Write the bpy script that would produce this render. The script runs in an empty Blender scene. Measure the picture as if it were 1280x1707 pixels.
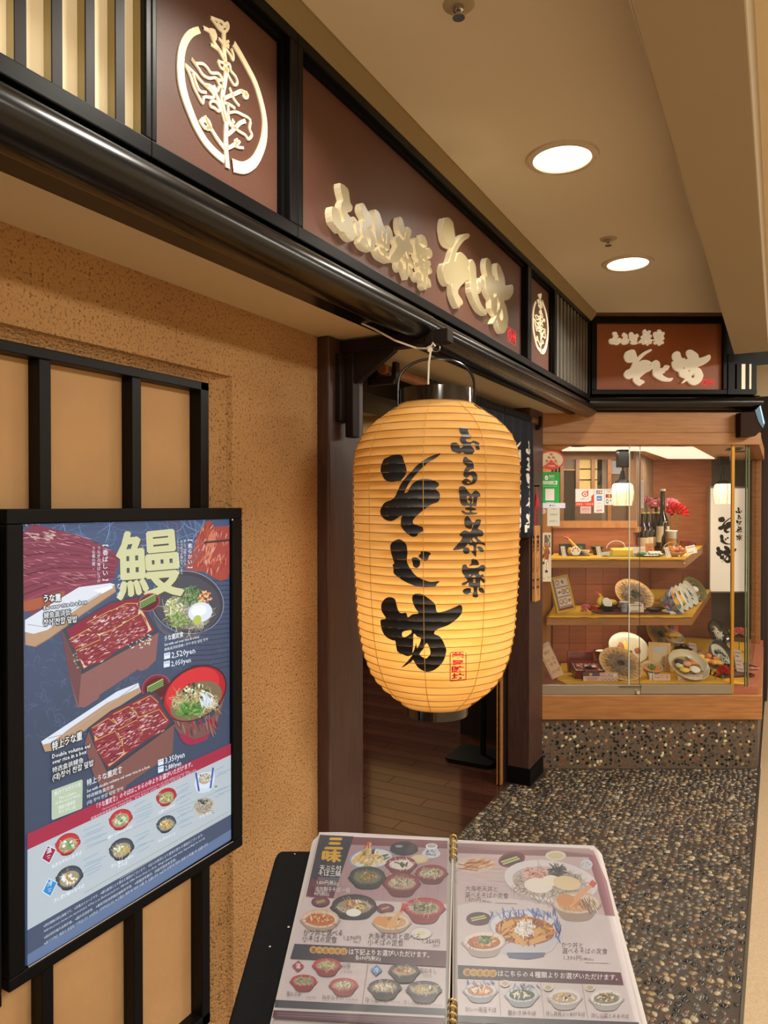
import bpy, bmesh, math, random
from math import sin, cos, pi, radians as R, sqrt, atan2
from mathutils import Vector as V, Matrix as M, noise as MN
from mathutils.geometry import tessellate_polygon
random.seed(7)
SC = bpy.context.scene
COL = SC.collection

# ------------------------------------------------------------------ camera, world, exposure
FPX = 1200.0                     # focal length in pixels of the 1280 x 1707 frame
PSI = math.atan(658 / FPX)       # the shop front recedes 28.7 degrees to the right of the view axis
PIT = math.atan(11.5 / FPX)
EYE = V((0, 0, 1.56))
RT = V((cos(PSI), sin(PSI), 0)); FW = V((-sin(PSI), cos(PSI), 0)); UP = V((0, 0, 1))
cam = bpy.data.cameras.new('camera'); camo = bpy.data.objects.new('camera', cam); COL.objects.link(camo)
cam.sensor_fit = 'VERTICAL'; cam.sensor_height = 36.0; cam.lens = 36.0 * FPX / 1707.0
cam.clip_start = 0.02
camo.location = EYE; camo.rotation_euler = (pi / 2 - PIT, 0, PSI)
SC.camera = camo
w = bpy.data.worlds.new('world'); SC.world = w; w.use_nodes = True
w.node_tree.nodes['Background'].inputs[0].default_value = (1.0, 0.86, 0.68, 1)
w.node_tree.nodes['Background'].inputs[1].default_value = 0.05
SC.view_settings.view_transform = 'Standard'; SC.view_settings.look = 'None'
SC.view_settings.exposure = -0.30; SC.view_settings.gamma = 1.0
SC.view_settings.use_curve_mapping = False
try:
    SC.cycles.use_denoising = True
    SC.cycles.max_bounces = 8; SC.cycles.diffuse_bounces = 5; SC.cycles.glossy_bounces = 4
    SC.cycles.transparent_max_bounces = 16; SC.cycles.transmission_bounces = 6
    SC.cycles.caustics_reflective = False; SC.cycles.caustics_refractive = False
    SC.cycles.sample_clamp_indirect = 6.0
except Exception: pass

DOWNLIGHT_POWER = 11.5           # watts of each recessed downlight
CORRIDOR_POWER = 84.0            # watts of each ceiling panel in the corridor
CASE_POWER = 7.0                 # watts of the light panel inside the showcase
SHELF_FILL_POWER = 0.9                # watts of the added fill strips under the showcase shelves
INSIDE_POWER = 40.0              # watts of the lamps inside the restaurant
LANTERN_POWER = 3.0              # watts of the lantern bulb
def area_lamp(name, loc, sx, sy, power, col=(1, .84, .62), rot=(0, 0, 0), shape='RECTANGLE', spread=180):
    l = bpy.data.lights.new(name, 'AREA'); l.shape = shape; l.size = sx
    if shape in ('RECTANGLE', 'ELLIPSE'): l.size_y = sy
    l.energy = power; l.color = col; l.spread = R(spread)
    o = bpy.data.objects.new(name, l); COL.objects.link(o); o.location = loc; o.rotation_euler = rot
    return o
WARM = (1.0, 0.95, 0.84)
DOWNLIGHTS = [(-.612, y) for y in (-1.12, .02, 1.16, 2.30, 3.44)]
for x_, y_ in DOWNLIGHTS: area_lamp('downlight_lamp', (x_, y_, 2.652), .16, .16, DOWNLIGHT_POWER, WARM, shape='DISK', spread=135)
CORRIDOR_PANELS = [(1.5, y) for y in (-1.2, 1.4, 4.0, 6.6)]
for x_, y_ in CORRIDOR_PANELS: area_lamp('corridor_lamp', (x_, y_, 2.64), .55, 1.1, CORRIDOR_POWER, (1, .97, .89))
area_lamp('inside_lamp', (-3.1, 3.2, 2.3), .5, .5, INSIDE_POWER, (1, .80, .52))
area_lamp('inside_lamp', (-3.2, 5.2, 2.38), .4, .4, INSIDE_POWER, (1, .86, .62))

# ------------------------------------------------------------------ pixel -> place helpers
def ray(px, py):
    X = (px - 640) / FPX; Y = (853.5 - py) / FPX
    return RT * X + FW * (cos(PIT) + Y * sin(PIT)) + UP * (Y * cos(PIT) - sin(PIT))
def at_x(px, py, x): r = ray(px, py); return EYE + r * (x / r.x)
def at_z(px, py, z): r = ray(px, py); return EYE + r * ((z - EYE.z) / r.z)
def at_Z(px, py, Z): r = ray(px, py); return EYE + r * (Z / r.dot(FW))
def at_pl(px, py, p, n): r = ray(px, py); return EYE + r * ((p - EYE).dot(n) / r.dot(n))
def B(u, d, z=0.0): return RT * u + FW * d + UP * z        # the showcase's own axes: u along its glass, d into it

# ------------------------------------------------------------------ materials
def lin(c):
    if isinstance(c, str):
        c = c.lstrip('#'); c = [int(c[i:i + 2], 16) / 255 for i in (0, 2, 4)]
    return tuple(x / 12.92 if x <= .04045 else ((x + .055) / 1.055) ** 2.4 for x in c[:3])
MATS = {}
def mat(name, col='#808080', rough=.5, metal=0.0, emit=0.0, ecol=None, var=0.0, vscale=8.0, bump=0.0, bscale=60.0, bdet=3.0,
        stretch=None, col2=None, trans=0.0, coat=0.0, spec=None, alpha=1.0, bdist=.01):
    if name in MATS: return MATS[name]
    m = bpy.data.materials.new(name); m.use_nodes = True; nt = m.node_tree; N = nt.nodes; L = nt.links
    b = N['Principled BSDF']; c = lin(col)
    b.inputs['Base Color'].default_value = (*c, 1); b.inputs['Roughness'].default_value = rough; b.inputs['Metallic'].default_value = metal
    if coat: b.inputs['Coat Weight'].default_value = coat; b.inputs['Coat Roughness'].default_value = .08
    if spec is not None: b.inputs['Specular IOR Level'].default_value = spec
    if trans: b.inputs['Transmission Weight'].default_value = trans
    if alpha < 1: b.inputs['Alpha'].default_value = alpha
    if emit:
        b.inputs['Emission Color'].default_value = (*(lin(ecol) if ecol else c), 1); b.inputs['Emission Strength'].default_value = emit
    tc = None
    if var or col2 or bump:
        tc = N.new('ShaderNodeTexCoord'); mp = N.new('ShaderNodeMapping'); L.new(tc.outputs['Object'], mp.inputs[0])
        if stretch: mp.inputs['Scale'].default_value = stretch
    if var or col2:
        n = N.new('ShaderNodeTexNoise'); n.inputs['Scale'].default_value = vscale; n.inputs['Detail'].default_value = 6; n.inputs['Roughness'].default_value = .62
        L.new(mp.outputs[0], n.inputs['Vector']); r = N.new('ShaderNodeValToRGB'); L.new(n.outputs[0], r.inputs[0])
        c2 = lin(col2) if col2 else tuple(x * (1 - var) for x in c)
        c1 = c if col2 else tuple(min(1, x * (1 + var)) for x in c)
        r.color_ramp.elements[0].position = .33; r.color_ramp.elements[1].position = .67
        r.color_ramp.elements[0].color = (*c2, 1); r.color_ramp.elements[1].color = (*c1, 1); L.new(r.outputs[0], b.inputs['Base Color'])
    if bump:
        n2 = N.new('ShaderNodeTexNoise'); n2.inputs['Scale'].default_value = bscale; n2.inputs['Detail'].default_value = bdet
        L.new(mp.outputs[0], n2.inputs['Vector']); bm_ = N.new('ShaderNodeBump'); bm_.inputs['Strength'].default_value = bump; bm_.inputs['Distance'].default_value = bdist
        L.new(n2.outputs[0], bm_.inputs['Height']); L.new(bm_.outputs[0], b.inputs['Normal'])
    MATS[name] = m; return m
def print_mat(name, emit=0.0, rough=.45, coat=0.0, tint=None, dim=1.0):
    if name in MATS: return MATS[name]
    m = bpy.data.materials.new(name); m.use_nodes = True; nt = m.node_tree; b = nt.nodes['Principled BSDF']
    a = nt.nodes.new('ShaderNodeAttribute'); a.attribute_name = 'Col'
    nt.links.new(a.outputs['Color'], b.inputs['Base Color']); b.inputs['Roughness'].default_value = rough
    if dim < 1:
        md = nt.nodes.new('ShaderNodeMix'); md.data_type = 'RGBA'; md.blend_type = 'MULTIPLY'; md.inputs[0].default_value = 1; md.inputs[7].default_value = (dim, dim, dim, 1)
        nt.links.new(a.outputs['Color'], md.inputs[6]); nt.links.new(md.outputs[2], b.inputs['Base Color'])
    if coat: b.inputs['Coat Weight'].default_value = coat; b.inputs['Coat Roughness'].default_value = .12
    if emit:
        src = a.outputs['Color']
        if tint:
            mx = nt.nodes.new('ShaderNodeMix'); mx.data_type = 'RGBA'; mx.blend_type = 'MULTIPLY'; mx.inputs[0].default_value = 1; mx.inputs[7].default_value = (*tint, 1)
            nt.links.new(src, mx.inputs[6]); src = mx.outputs[2]
        nt.links.new(src, b.inputs['Emission Color']); b.inputs['Emission Strength'].default_value = emit
    MATS[name] = m; return m
def glass_mat(name, tint=(1, 1, 1), refl=.06, rough=.0, veil=0.0, bump=0.0, bscale=20):
    if name in MATS: return MATS[name]
    m = bpy.data.materials.new(name); m.use_nodes = True; nt = m.node_tree; N = nt.nodes; L = nt.links; N.clear()
    out = N.new('ShaderNodeOutputMaterial'); t = N.new('ShaderNodeBsdfTransparent'); t.inputs[0].default_value = (*tint, 1)
    g = N.new('ShaderNodeBsdfGlossy'); g.inputs['Roughness'].default_value = rough
    fr = N.new('ShaderNodeFresnel'); fr.inputs[0].default_value = 1.45
    mu = N.new('ShaderNodeMath'); mu.operation = 'MULTIPLY_ADD'; mu.inputs[1].default_value = .8; mu.inputs[2].default_value = refl - .035; mu.use_clamp = True
    L.new(fr.outputs[0], mu.inputs[0]); mx = N.new('ShaderNodeMixShader'); L.new(mu.outputs[0], mx.inputs[0]); L.new(t.outputs[0], mx.inputs[1]); L.new(g.outputs[0], mx.inputs[2])
    last = mx
    if veil:
        d = N.new('ShaderNodeBsdfDiffuse'); d.inputs[0].default_value = (.9, .9, .95, 1); m2 = N.new('ShaderNodeMixShader'); m2.inputs[0].default_value = veil
        L.new(mx.outputs[0], m2.inputs[1]); L.new(d.outputs[0], m2.inputs[2]); last = m2
    if bump:
        tc = N.new('ShaderNodeTexCoord'); n2 = N.new('ShaderNodeTexNoise'); n2.inputs['Scale'].default_value = bscale; L.new(tc.outputs['Object'], n2.inputs['Vector'])
        bb = N.new('ShaderNodeBump'); bb.inputs['Strength'].default_value = bump; bb.inputs['Distance'].default_value = .02
        L.new(n2.outputs[0], bb.inputs['Height']); L.new(bb.outputs[0], g.inputs['Normal']); L.new(bb.outputs[0], fr.inputs['Normal'])
    L.new(last.outputs[0], out.inputs[0]); MATS[name] = m; return m

# ------------------------------------------------------------------ mesh builder
class MB:
    def __init__(s): s.v = []; s.f = []; s.m = []
    def add(s, vs, fs, mi=0):
        o = len(s.v); s.v += [tuple(p) for p in vs]; s.f += [tuple(i + o for i in f) for f in fs]; s.m += [mi] * len(fs); return s
    def box(s, a, b, mi=0, mx=None):
        (x0, y0, z0), (x1, y1, z1) = a, b
        vs = [V(p) for p in ((x0, y0, z0), (x1, y0, z0), (x1, y1, z0), (x0, y1, z0), (x0, y0, z1), (x1, y0, z1), (x1, y1, z1), (x0, y1, z1))]
        if mx is not None: vs = [mx @ p for p in vs]
        return s.add(vs, [(3, 2, 1, 0), (4, 5, 6, 7), (0, 1, 5, 4), (1, 2, 6, 5), (2, 3, 7, 6), (3, 0, 4, 7)], mi)
    def cbox(s, c, d, mi=0, mx=None): return s.box([c[i] - d[i] / 2 for i in range(3)], [c[i] + d[i] / 2 for i in range(3)], mi, mx)
    def prism(s, poly, z0, z1, mi=0, mx=None):            # polygon in x,y (counter clockwise), extruded along z
        n = len(poly); vs = [V((p[0], p[1], z0)) for p in poly] + [V((p[0], p[1], z1)) for p in poly]
        if mx is not None: vs = [mx @ p for p in vs]
        tr = tessellate_polygon([[V((p[0], p[1], 0)) for p in poly]])
        return s.add(vs, [tuple(reversed(t)) for t in tr] + [tuple(i + n for i in t) for t in tr] + [(i, (i + 1) % n, (i + 1) % n + n, i + n) for i in range(n)], mi)
    def extr(s, poly, y0, y1, mi=0, mx=None):             # polygon in x,z extruded along y
        n = len(poly); vs = [V((p[0], y0, p[1])) for p in poly] + [V((p[0], y1, p[1])) for p in poly]
        if mx is not None: vs = [mx @ p for p in vs]
        tr = tessellate_polygon([[V((p[0], p[1], 0)) for p in poly]])
        return s.add(vs, [tuple(t) for t in tr] + [tuple(i + n for i in reversed(t)) for t in tr] + [((i + 1) % n, i, i + n, (i + 1) % n + n) for i in range(n)], mi)
    def lathe(s, prof, seg=24, mi=0, mx=None, mis=None, sx=1, sy=1):
        o = []; n = len(prof)
        for r, z in prof:
            for k in range(seg):
                a = 2 * pi * k / seg; p = V((r * cos(a) * sx, r * sin(a) * sy, z)); o.append(mx @ p if mx is not None else p)
        for i in range(n - 1):
            s.add([], []); base = len(s.v)
            if i == 0: s.v += [tuple(p) for p in o]; st = base
            for k in range(seg):
                s.f.append((st + i * seg + k, st + i * seg + (k + 1) % seg, st + (i + 1) * seg + (k + 1) % seg, st + (i + 1) * seg + k))
                s.m.append(mis[i] if mis else mi)
        return s
    def tube(s, pts, r, seg=6, mi=0, cap=True, closed=False):
        pts = [V(p) for p in pts]; n = len(pts); rs = r if isinstance(r, (list, tuple)) else [r] * n
        st = len(s.v); up = None
        for i in range(n):
            a = pts[i - 1] if (i > 0 or closed) else pts[i]; b = pts[(i + 1) % n] if (i < n - 1 or closed) else pts[i]
            t = (b - a)
            if t.length < 1e-9: t = V((0, 0, 1))
            t.normalize()
            if up is None: up = t.orthogonal().normalized()
            else:
                up = up - t * up.dot(t)
                up = up.normalized() if up.length > 1e-6 else t.orthogonal().normalized()
            w_ = t.cross(up)
            for k in range(seg):
                q = 2 * pi * k / seg; s.v.append(tuple(pts[i] + (up * cos(q) + w_ * sin(q)) * rs[i]))
        for i in range(n if closed else n - 1):
            j = (i + 1) % n
            for k in range(seg):
                s.f.append((st + i * seg + k, st + i * seg + (k + 1) % seg, st + j * seg + (k + 1) % seg, st + j * seg + k)); s.m.append(mi)
        if cap and not closed:
            s.f.append(tuple(st + k for k in reversed(range(seg)))); s.m.append(mi)
            s.f.append(tuple(st + (n - 1) * seg + k for k in range(seg))); s.m.append(mi)
        return s
    def blob(s, c, r, mi=0, sub=2, amp=.0, freq=3.0, seed=0, mx=None):
        bm = bmesh.new(); bmesh.ops.create_icosphere(bm, subdivisions=sub, radius=1)
        r = r if isinstance(r, (list, tuple)) else (r, r, r); vs = []
        for v in bm.verts:
            k = 1 + amp * MN.noise(v.co * freq + V((seed * 7.3, seed * 1.7, seed)))
            p = V((c[0] + v.co.x * r[0] * k, c[1] + v.co.y * r[1] * k, c[2] + v.co.z * r[2] * k)); vs.append(mx @ p if mx is not None else p)
        bm.verts.index_update(); fs = [tuple(v.index for v in f.verts) for f in bm.faces]; bm.free(); return s.add(vs, fs, mi)
    def mesh(s, name, mats, smooth=False):
        me = bpy.data.meshes.new(name); me.from_pydata(s.v, [], s.f)
        for m in (mats if isinstance(mats, (list, tuple)) else [mats]): me.materials.append(m)
        me.polygons.foreach_set('material_index', s.m)
        if smooth:
            me.polygons.foreach_set('use_smooth', [True] * len(s.f))
            try: me.set_sharp_from_angle(angle=R(38))
            except Exception: pass
        me.update(); return me
    def build(s, name, mats, parent=None, smooth=False, world=False, fix=True, bevel=0.0, label=None):
        me = s.mesh(name, mats, smooth)
        if fix:
            bm = bmesh.new(); bm.from_mesh(me); bmesh.ops.recalc_face_normals(bm, faces=bm.faces); bm.to_mesh(me); bm.free()
        return place(name, me, parent, world, bevel, label)
def place(name, me, parent=None, world=False, bevel=0.0, label=None):
    o = bpy.data.objects.new(name, me); COL.objects.link(o)
    if parent is not None:
        o.parent = parent
        if world: o.matrix_parent_inverse = wm(parent).inverted()
    if bevel:
        b = o.modifiers.new('b', 'BEVEL'); b.width = bevel; b.segments = 2; b.limit_method = 'ANGLE'; b.angle_limit = R(40)
    if label: o['label'] = label
    return o
def wm(o):
    m = M.LocRotScale(o.location, o.rotation_euler, o.scale)
    return wm(o.parent) @ o.matrix_parent_inverse @ m if o.parent else m
def tag(o, label, cat, group=None):
    o['label'] = label; o['category'] = cat
    if group: o['group'] = group
    return o
def thing(name, label, cat, loc=(0, 0, 0), rot=(0, 0, 0), group=None):
    o = bpy.data.objects.new(name, None); COL.objects.link(o); o.empty_display_size = .05
    o.location = loc; o.rotation_euler = rot if isinstance(rot, (tuple, list)) else (0, 0, rot)
    return tag(o, label, cat, group)
def struct(o): o['kind'] = 'structure'; return o
def dup(root, label, group=None):
    r = root.copy(); COL.objects.link(r); r['label'] = label
    if group: r['group'] = group
    for ch in list(root.children):
        c = ch.copy(); COL.objects.link(c); c.parent = r
        for g in list(ch.children):
            d = g.copy(); COL.objects.link(d); d.parent = c
    return r

# ------------------------------------------------------------------ flat shapes, lettering and print
def smooth_loop(pts, n=4):
    out = []; k = len(pts)
    for i in range(k):
        p0, p1, p2, p3 = (V((*pts[(i + j) % k][:2], 0)) for j in (-1, 0, 1, 2))
        for t in range(n):
            u = t / n
            q = .5 * ((2 * p1) + (p2 - p0) * u + (2 * p0 - 5 * p1 + 4 * p2 - p3) * u * u + (3 * p1 - p0 - 3 * p2 + p3) * u ** 3)
            out.append((q.x, q.y))
    return out
TXT = {}
def text_geo(s, bold=0.0):
    k = (s, bold)
    if k in TXT: return TXT[k]
    c = bpy.data.curves.new('t', 'FONT'); c.body = s; c.size = 1; c.resolution_u = 2 if len(s) < 4 else 1; c.offset = bold; c.fill_mode = 'FRONT'
    o = bpy.data.objects.new('t', c); COL.objects.link(o); dg = bpy.context.evaluated_depsgraph_get(); dg.update()
    me = bpy.data.meshes.new_from_object(o.evaluated_get(dg))
    vs = [(v.co.x, v.co.y) for v in me.vertices]; fs = [tuple(p.vertices) for p in me.polygons]
    bpy.data.meshes.remove(me); bpy.data.objects.remove(o); bpy.data.curves.remove(c)
    if not vs: vs = [(0, 0), (.01, 0), (0, .01)]; fs = [(0, 1, 2)]
    x0 = min(v[0] for v in vs); x1 = max(v[0] for v in vs); y0 = min(v[1] for v in vs); y1 = max(v[1] for v in vs)
    TXT[k] = (vs, fs, x0, x1, y0, y1); return TXT[k]
class Print:
    """flat ink on a sheet: shapes given in their own 2D frame, put on the sheet by fn, each one a few microns above the last"""
    def __init__(s, fn, nrm, step=8e-6, tf=None):
        s.fn = fn; s.n = V(nrm); s.step = step; s.k = 1; s.v = []; s.f = []; s.c = []; s.tf = tf or (lambda x, y: (x, y))
    def raw(s, pts, faces, col):
        o = len(s.v); off = s.n * (s.step * s.k); s.k += 1
        for p in pts:
            q = s.tf(*p[:2]); s.v.append(tuple(s.fn(*q) + off)); s.c.append((*lin(col(*p[:2]) if callable(col) else col), 1))
        s.f += [tuple(i + o for i in f) for f in faces]; return s
    def poly(s, pts, col, holes=(), sm=0):
        loops = [pts] + list(holes)
        if sm: loops = [smooth_loop(l, sm) for l in loops]
        tr = tessellate_polygon([[V((p[0], p[1], 0)) for p in l] for l in loops]); return s.raw([p for l in loops for p in l], tr, col)
    def ell(s, cx, cy, rx, ry, col, rot=0, n=28, a0=0, a1=360):
        c, d = cos(R(rot)), sin(R(rot)); full = (a1 - a0) >= 360
        P = [(cx, cy)]
        for i in range(n + (0 if full else 1)):
            a = R(a0 + (a1 - a0) * i / n); x = rx * cos(a); y = ry * sin(a); P.append((cx + x * c - y * d, cy + x * d + y * c))
        m = len(P) - 1
        return s.raw(P, [(0, i + 1, (i + 1) % m + 1) for i in range(m if full else m - 1)], col)
    def ring(s, cx, cy, rx, ry, wd, col, rot=0, n=28):
        c, d = cos(R(rot)), sin(R(rot)); P = []
        for i in range(n):
            a = 2 * pi * i / n
            for q in (0, wd):
                x = (rx - q) * cos(a); y = (ry - q) * sin(a); P.append((cx + x * c - y * d, cy + x * d + y * c))
        return s.raw(P, [(2 * i, 2 * ((i + 1) % n), 2 * ((i + 1) % n) + 1, 2 * i + 1) for i in range(n)], col)
    def stroke(s, lines, wd, col):
        if not isinstance(lines[0][0], (tuple, list)): lines = [lines]
        P = []; Fc = []
        for ln in lines:
            m = len(ln); o = len(P)
            for i, p in enumerate(ln):
                a = ln[max(0, i - 1)]; b = ln[min(m - 1, i + 1)]; dx, dy = b[0] - a[0], b[1] - a[1]; l = math.hypot(dx, dy) or 1
                ww = (wd if not callable(wd) else wd(i / (m - 1))) / 2
                P += [(p[0] - dy / l * ww, p[1] + dx / l * ww), (p[0] + dy / l * ww, p[1] - dx / l * ww)]
            Fc += [(o + 2 * i, o + 2 * i + 1, o + 2 * i + 3, o + 2 * i + 2) for i in range(m - 1)]
        return s.raw(P, Fc, col)
    def text(s, t, p0, p1, h, col, bold=0.0, lean=0.0):
        off = bold * h * .8 if bold > .012 else 0
        vs, fs, x0, x1, y0, y1 = text_geo(t, 0 if off else bold); W = (x1 - x0) or 1
        P = [(p0[0] + (p1[0] - p0[0]) * (x - x0) / W + lean * y * h, p0[1] + (p1[1] - p0[1]) * (x - x0) / W - y * h) for x, y in vs]
        if not off: return s.raw(P, fs, col)
        for dx, dy in ((-1, 0), (1, 0), (0, 1), (0, -1), (.7, .7), (-.7, .7), (.7, -.7), (-.7, -.7)):
            s.raw([(x + dx * off, y + dy * off) for x, y in P], fs, col)
        return s
    def quadtext(s, t, tl, tr, bl, br, col, bold=0.0):
        vs, fs, x0, x1, y0, y1 = text_geo(t, 0)
        for dx, dy in ((-1, 0), (1, 0), (0, 1), (0, -1)) if bold else ((0, 0),):
            P = []
            for x, y in vs:
                a = (x + dx * bold - x0) / (x1 - x0); b = (y1 - y - dy * bold) / (y1 - y0)
                P.append(tuple((tl[i] * (1 - a) + tr[i] * a) * (1 - b) + (bl[i] * (1 - a) + br[i] * a) * b for i in (0, 1)))
            s.raw(P, fs, col)
        return s
    def vtext(s, t, x, y0, y1, wd, col, bold=0.0, slope=0.0):
        n = len(t); ch = (y1 - y0) / n
        for i, c in enumerate(t):
            if c in ' 　': continue
            vs, fs, a0, a1, b0, b1 = text_geo(c, min(bold, .012)); cx = (a0 + a1) / 2; cy = .38; yc = y0 + ch * (i + .5); k = min(wd, abs(ch) * 1.05)
            P = [(x + (vx - cx) * wd, yc - (vy - cy) * k + slope * (vx - cx) * wd) for vx, vy in vs]
            if c in '【】「」ー': P = [(x + (vy - cy) * wd, yc + (vx - cx) * k) for vx, vy in vs]
            s.raw(P, fs, col)
            s.k -= 1
        s.k += 1
        return s
    def dabs(s, cx, cy, rx, ry, n, ln, wd, cols, ang=0, spread=25, rot=0, curve=.0, seed=1):
        rg = random.Random(seed); groups = {}
        for i in range(n):
            a = rg.uniform(0, 2 * pi); q = sqrt(rg.random()); x = rx * q * cos(a); y = ry * q * sin(a); c, d = cos(R(rot)), sin(R(rot))
            px, py = cx + x * c - y * d, cy + x * d + y * c; t = R(ang + rg.uniform(-spread, spread)); l = ln * rg.uniform(.5, 1.2); k = curve * rg.uniform(-1, 1)
            pts = []
            for j in range(5):
                u = j / 4 - .5; tt = t + k * u * 2
                pts.append((px + cos(tt) * l * u - sin(t) * k * l * u * u, py + sin(tt) * l * u + cos(t) * k * l * u * u))
            groups.setdefault(rg.choice(cols), []).append(pts)
        for c, g in groups.items(): s.stroke(g, lambda u: wd * (.35 + 2.6 * u * (1 - u)), c)
        return s
    def build(s, name, m, parent=None, world=True, label=None):
        me = bpy.data.meshes.new(name); me.from_pydata(s.v, [], s.f); me.materials.append(m)
        a = me.color_attributes.new('Col', 'FLOAT_COLOR', 'POINT'); a.data.foreach_set('color', [x for c in s.c for x in c]); me.update()
        return place(name, me, parent, world, 0, label)
def glyph_mesh(loops_list, offset=0.0, depth=0.0, bevel=0.0):
    """outlines (list of lists of 2D points, holes included) -> (verts, faces) of a filled, offset, extruded shape in x,y with z up"""
    c = bpy.data.curves.new('g', 'CURVE'); c.dimensions = '2D'; c.fill_mode = 'BOTH' if depth else 'FRONT'; c.offset = offset; c.extrude = depth / 2; c.bevel_depth = bevel
    for l in loops_list:
        sp = c.splines.new('POLY'); sp.points.add(len(l) - 1); sp.use_cyclic_u = True
        for i, p in enumerate(l): sp.points[i].co = (p[0], p[1], 0, 1)
    o = bpy.data.objects.new('g', c); COL.objects.link(o); dg = bpy.context.evaluated_depsgraph_get(); dg.update()
    me = bpy.data.meshes.new_from_object(o.evaluated_get(dg)); vs = [V(v.co) for v in me.vertices]; fs = [tuple(p.vertices) for p in me.polygons]
    bpy.data.meshes.remove(me); bpy.data.objects.remove(o); bpy.data.curves.remove(c); return vs, fs
def fat_geo(loops, off, depth, seg=10, rise=.003):
    """a glyph grown by off all round (round pen along its outline), extruded; z runs -depth/2 .. depth/2"""
    b = MB(); vs, fs = glyph_mesh(loops, 0, depth); b.add([v + V((0, 0, rise if v.z > 0 else 0)) for v in vs], fs, 1); kz = 0
    for l in loops:
        q = []
        for i in range(len(l)):
            a, c = V((*l[i], 0)), V((*l[(i + 1) % len(l)], 0)); n = max(1, math.ceil((c - a).length / (off * 1.4)))
            q += [a.lerp(c, k / n) for k in range(n)]
        m = len(q)
        for i in range(m):
            p, r_ = q[i], q[(i + 1) % m]; kz += 1; h = depth / 2 + (kz % 37) * 1.6e-5; o = [p + V((cos(2 * pi * k / seg), sin(2 * pi * k / seg), 0)) * off for k in range(seg)]
            b.add([v + V((0, 0, -h)) for v in o] + [v + V((0, 0, h)) for v in o], [tuple(range(seg, 2 * seg))] + [(k, (k + 1) % seg, (k + 1) % seg + seg, k + seg) for k in range(seg)])
            d = (r_ - p)
            if d.length < 1e-7: continue
            h += 8e-6; n_ = V((-d.y, d.x, 0)).normalized() * off; o = [p - n_, r_ - n_, r_ + n_, p + n_]
            b.add([v + V((0, 0, -h)) for v in o] + [v + V((0, 0, h)) for v in o], [(4, 5, 6, 7), (0, 1, 5, 4), (2, 3, 7, 6)])
    return [V(v) for v in b.v], b.f, b.m

# ------------------------------------------------------------------ materials of the place
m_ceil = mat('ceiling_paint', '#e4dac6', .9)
m_soffit = mat('soffit_paint', '#d8c9aa', .7)
m_beam = mat('beam_paint', '#a99a82', .85)
m_black = mat('black_lacquer', '#0d0c0d', .40, spec=.16)
m_blackmat = mat('black_metal', '#08080a', .5, spec=.12)
m_roll = mat('black_moulding', '#0c0a0a', .25, coat=.12, spec=.35)
m_brownp = mat('brown_panel', '#5a3a2e', .50, var=.10, vscale=220, spec=.35)
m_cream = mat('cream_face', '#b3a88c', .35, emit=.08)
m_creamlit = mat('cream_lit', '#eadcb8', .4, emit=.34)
m_wooddark = mat('dark_wood', '#4a3029', .42, col2='#33201b', vscale=9, stretch=(14, 14, .7), bump=.08, bscale=40)
m_woodblack = mat('blackened_wood', '#261a18', .55, spec=.2, col2='#1a1212', vscale=9, stretch=(12, 12, .8))
m_woodor = mat('warm_oak', '#a06c3c', .42, col2='#87552b', vscale=7, stretch=(.9, 9, 12))
m_woodcase = mat('case_board', '#9c5a3a', .5, col2='#84482e', vscale=6, stretch=(1.2, 8, 10))
m_woodlight = mat('pale_wood', '#c08a55', .5, col2='#a8703c', vscale=10, stretch=(3, 3, 1))
m_white = mat('white_plastic', '#efece4', .4)
m_chrome = mat('chrome', '#c9c9c9', .18, metal=1)
def stucco():
    m = bpy.data.materials.new('stucco'); m.use_nodes = True; nt = m.node_tree; N = nt.nodes; L = nt.links; b = N['Principled BSDF']; b.inputs['Roughness'].default_value = .95
    tc = N.new('ShaderNodeTexCoord')
    n1 = N.new('ShaderNodeTexNoise'); n1.inputs['Scale'].default_value = 150; n1.inputs['Detail'].default_value = 4; L.new(tc.outputs['Object'], n1.inputs['Vector'])
    n2 = N.new('ShaderNodeTexNoise'); n2.inputs['Scale'].default_value = 3.2; n2.inputs['Detail'].default_value = 4; L.new(tc.outputs['Object'], n2.inputs['Vector'])
    r = N.new('ShaderNodeValToRGB'); L.new(n1.outputs[0], r.inputs[0]); e = r.color_ramp.elements
    e[0].position = .30; e[0].color = (*lin('#5f452a'), 1); e[1].position = .46; e[1].color = (*lin('#b08757'), 1)
    r2 = N.new('ShaderNodeValToRGB'); L.new(n2.outputs[0], r2.inputs[0]); r2.color_ramp.elements[0].position = .3; r2.color_ramp.elements[1].position = .7
    r2.color_ramp.elements[0].color = (.80, .76, .72, 1); r2.color_ramp.elements[1].color = (1, 1, 1, 1)
    mx = N.new('ShaderNodeMix'); mx.data_type = 'RGBA'; mx.blend_type = 'MULTIPLY'; mx.inputs[0].default_value = 1
    L.new(r.outputs[0], mx.inputs[6]); L.new(r2.outputs[0], mx.inputs[7]); L.new(mx.outputs[2], b.inputs['Base Color'])
    bb = N.new('ShaderNodeBump'); bb.inputs['Strength'].default_value = 1.0; bb.inputs['Distance'].default_value = .006; L.new(n1.outputs[0], bb.inputs['Height']); L.new(bb.outputs[0], b.inputs['Normal'])
    return m
m_stucco = stucco()
m_tan = mat('tan_board', '#b08a5e', .75, var=.05, vscale=5, bump=.15, bscale=30)

CEIL_Z = 2.67; SOF_Z = 2.10; XF = -.955     # ceiling, soffit, front plane of the fascia frames
XW = -1.30                                   # stucco wall plane
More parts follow.
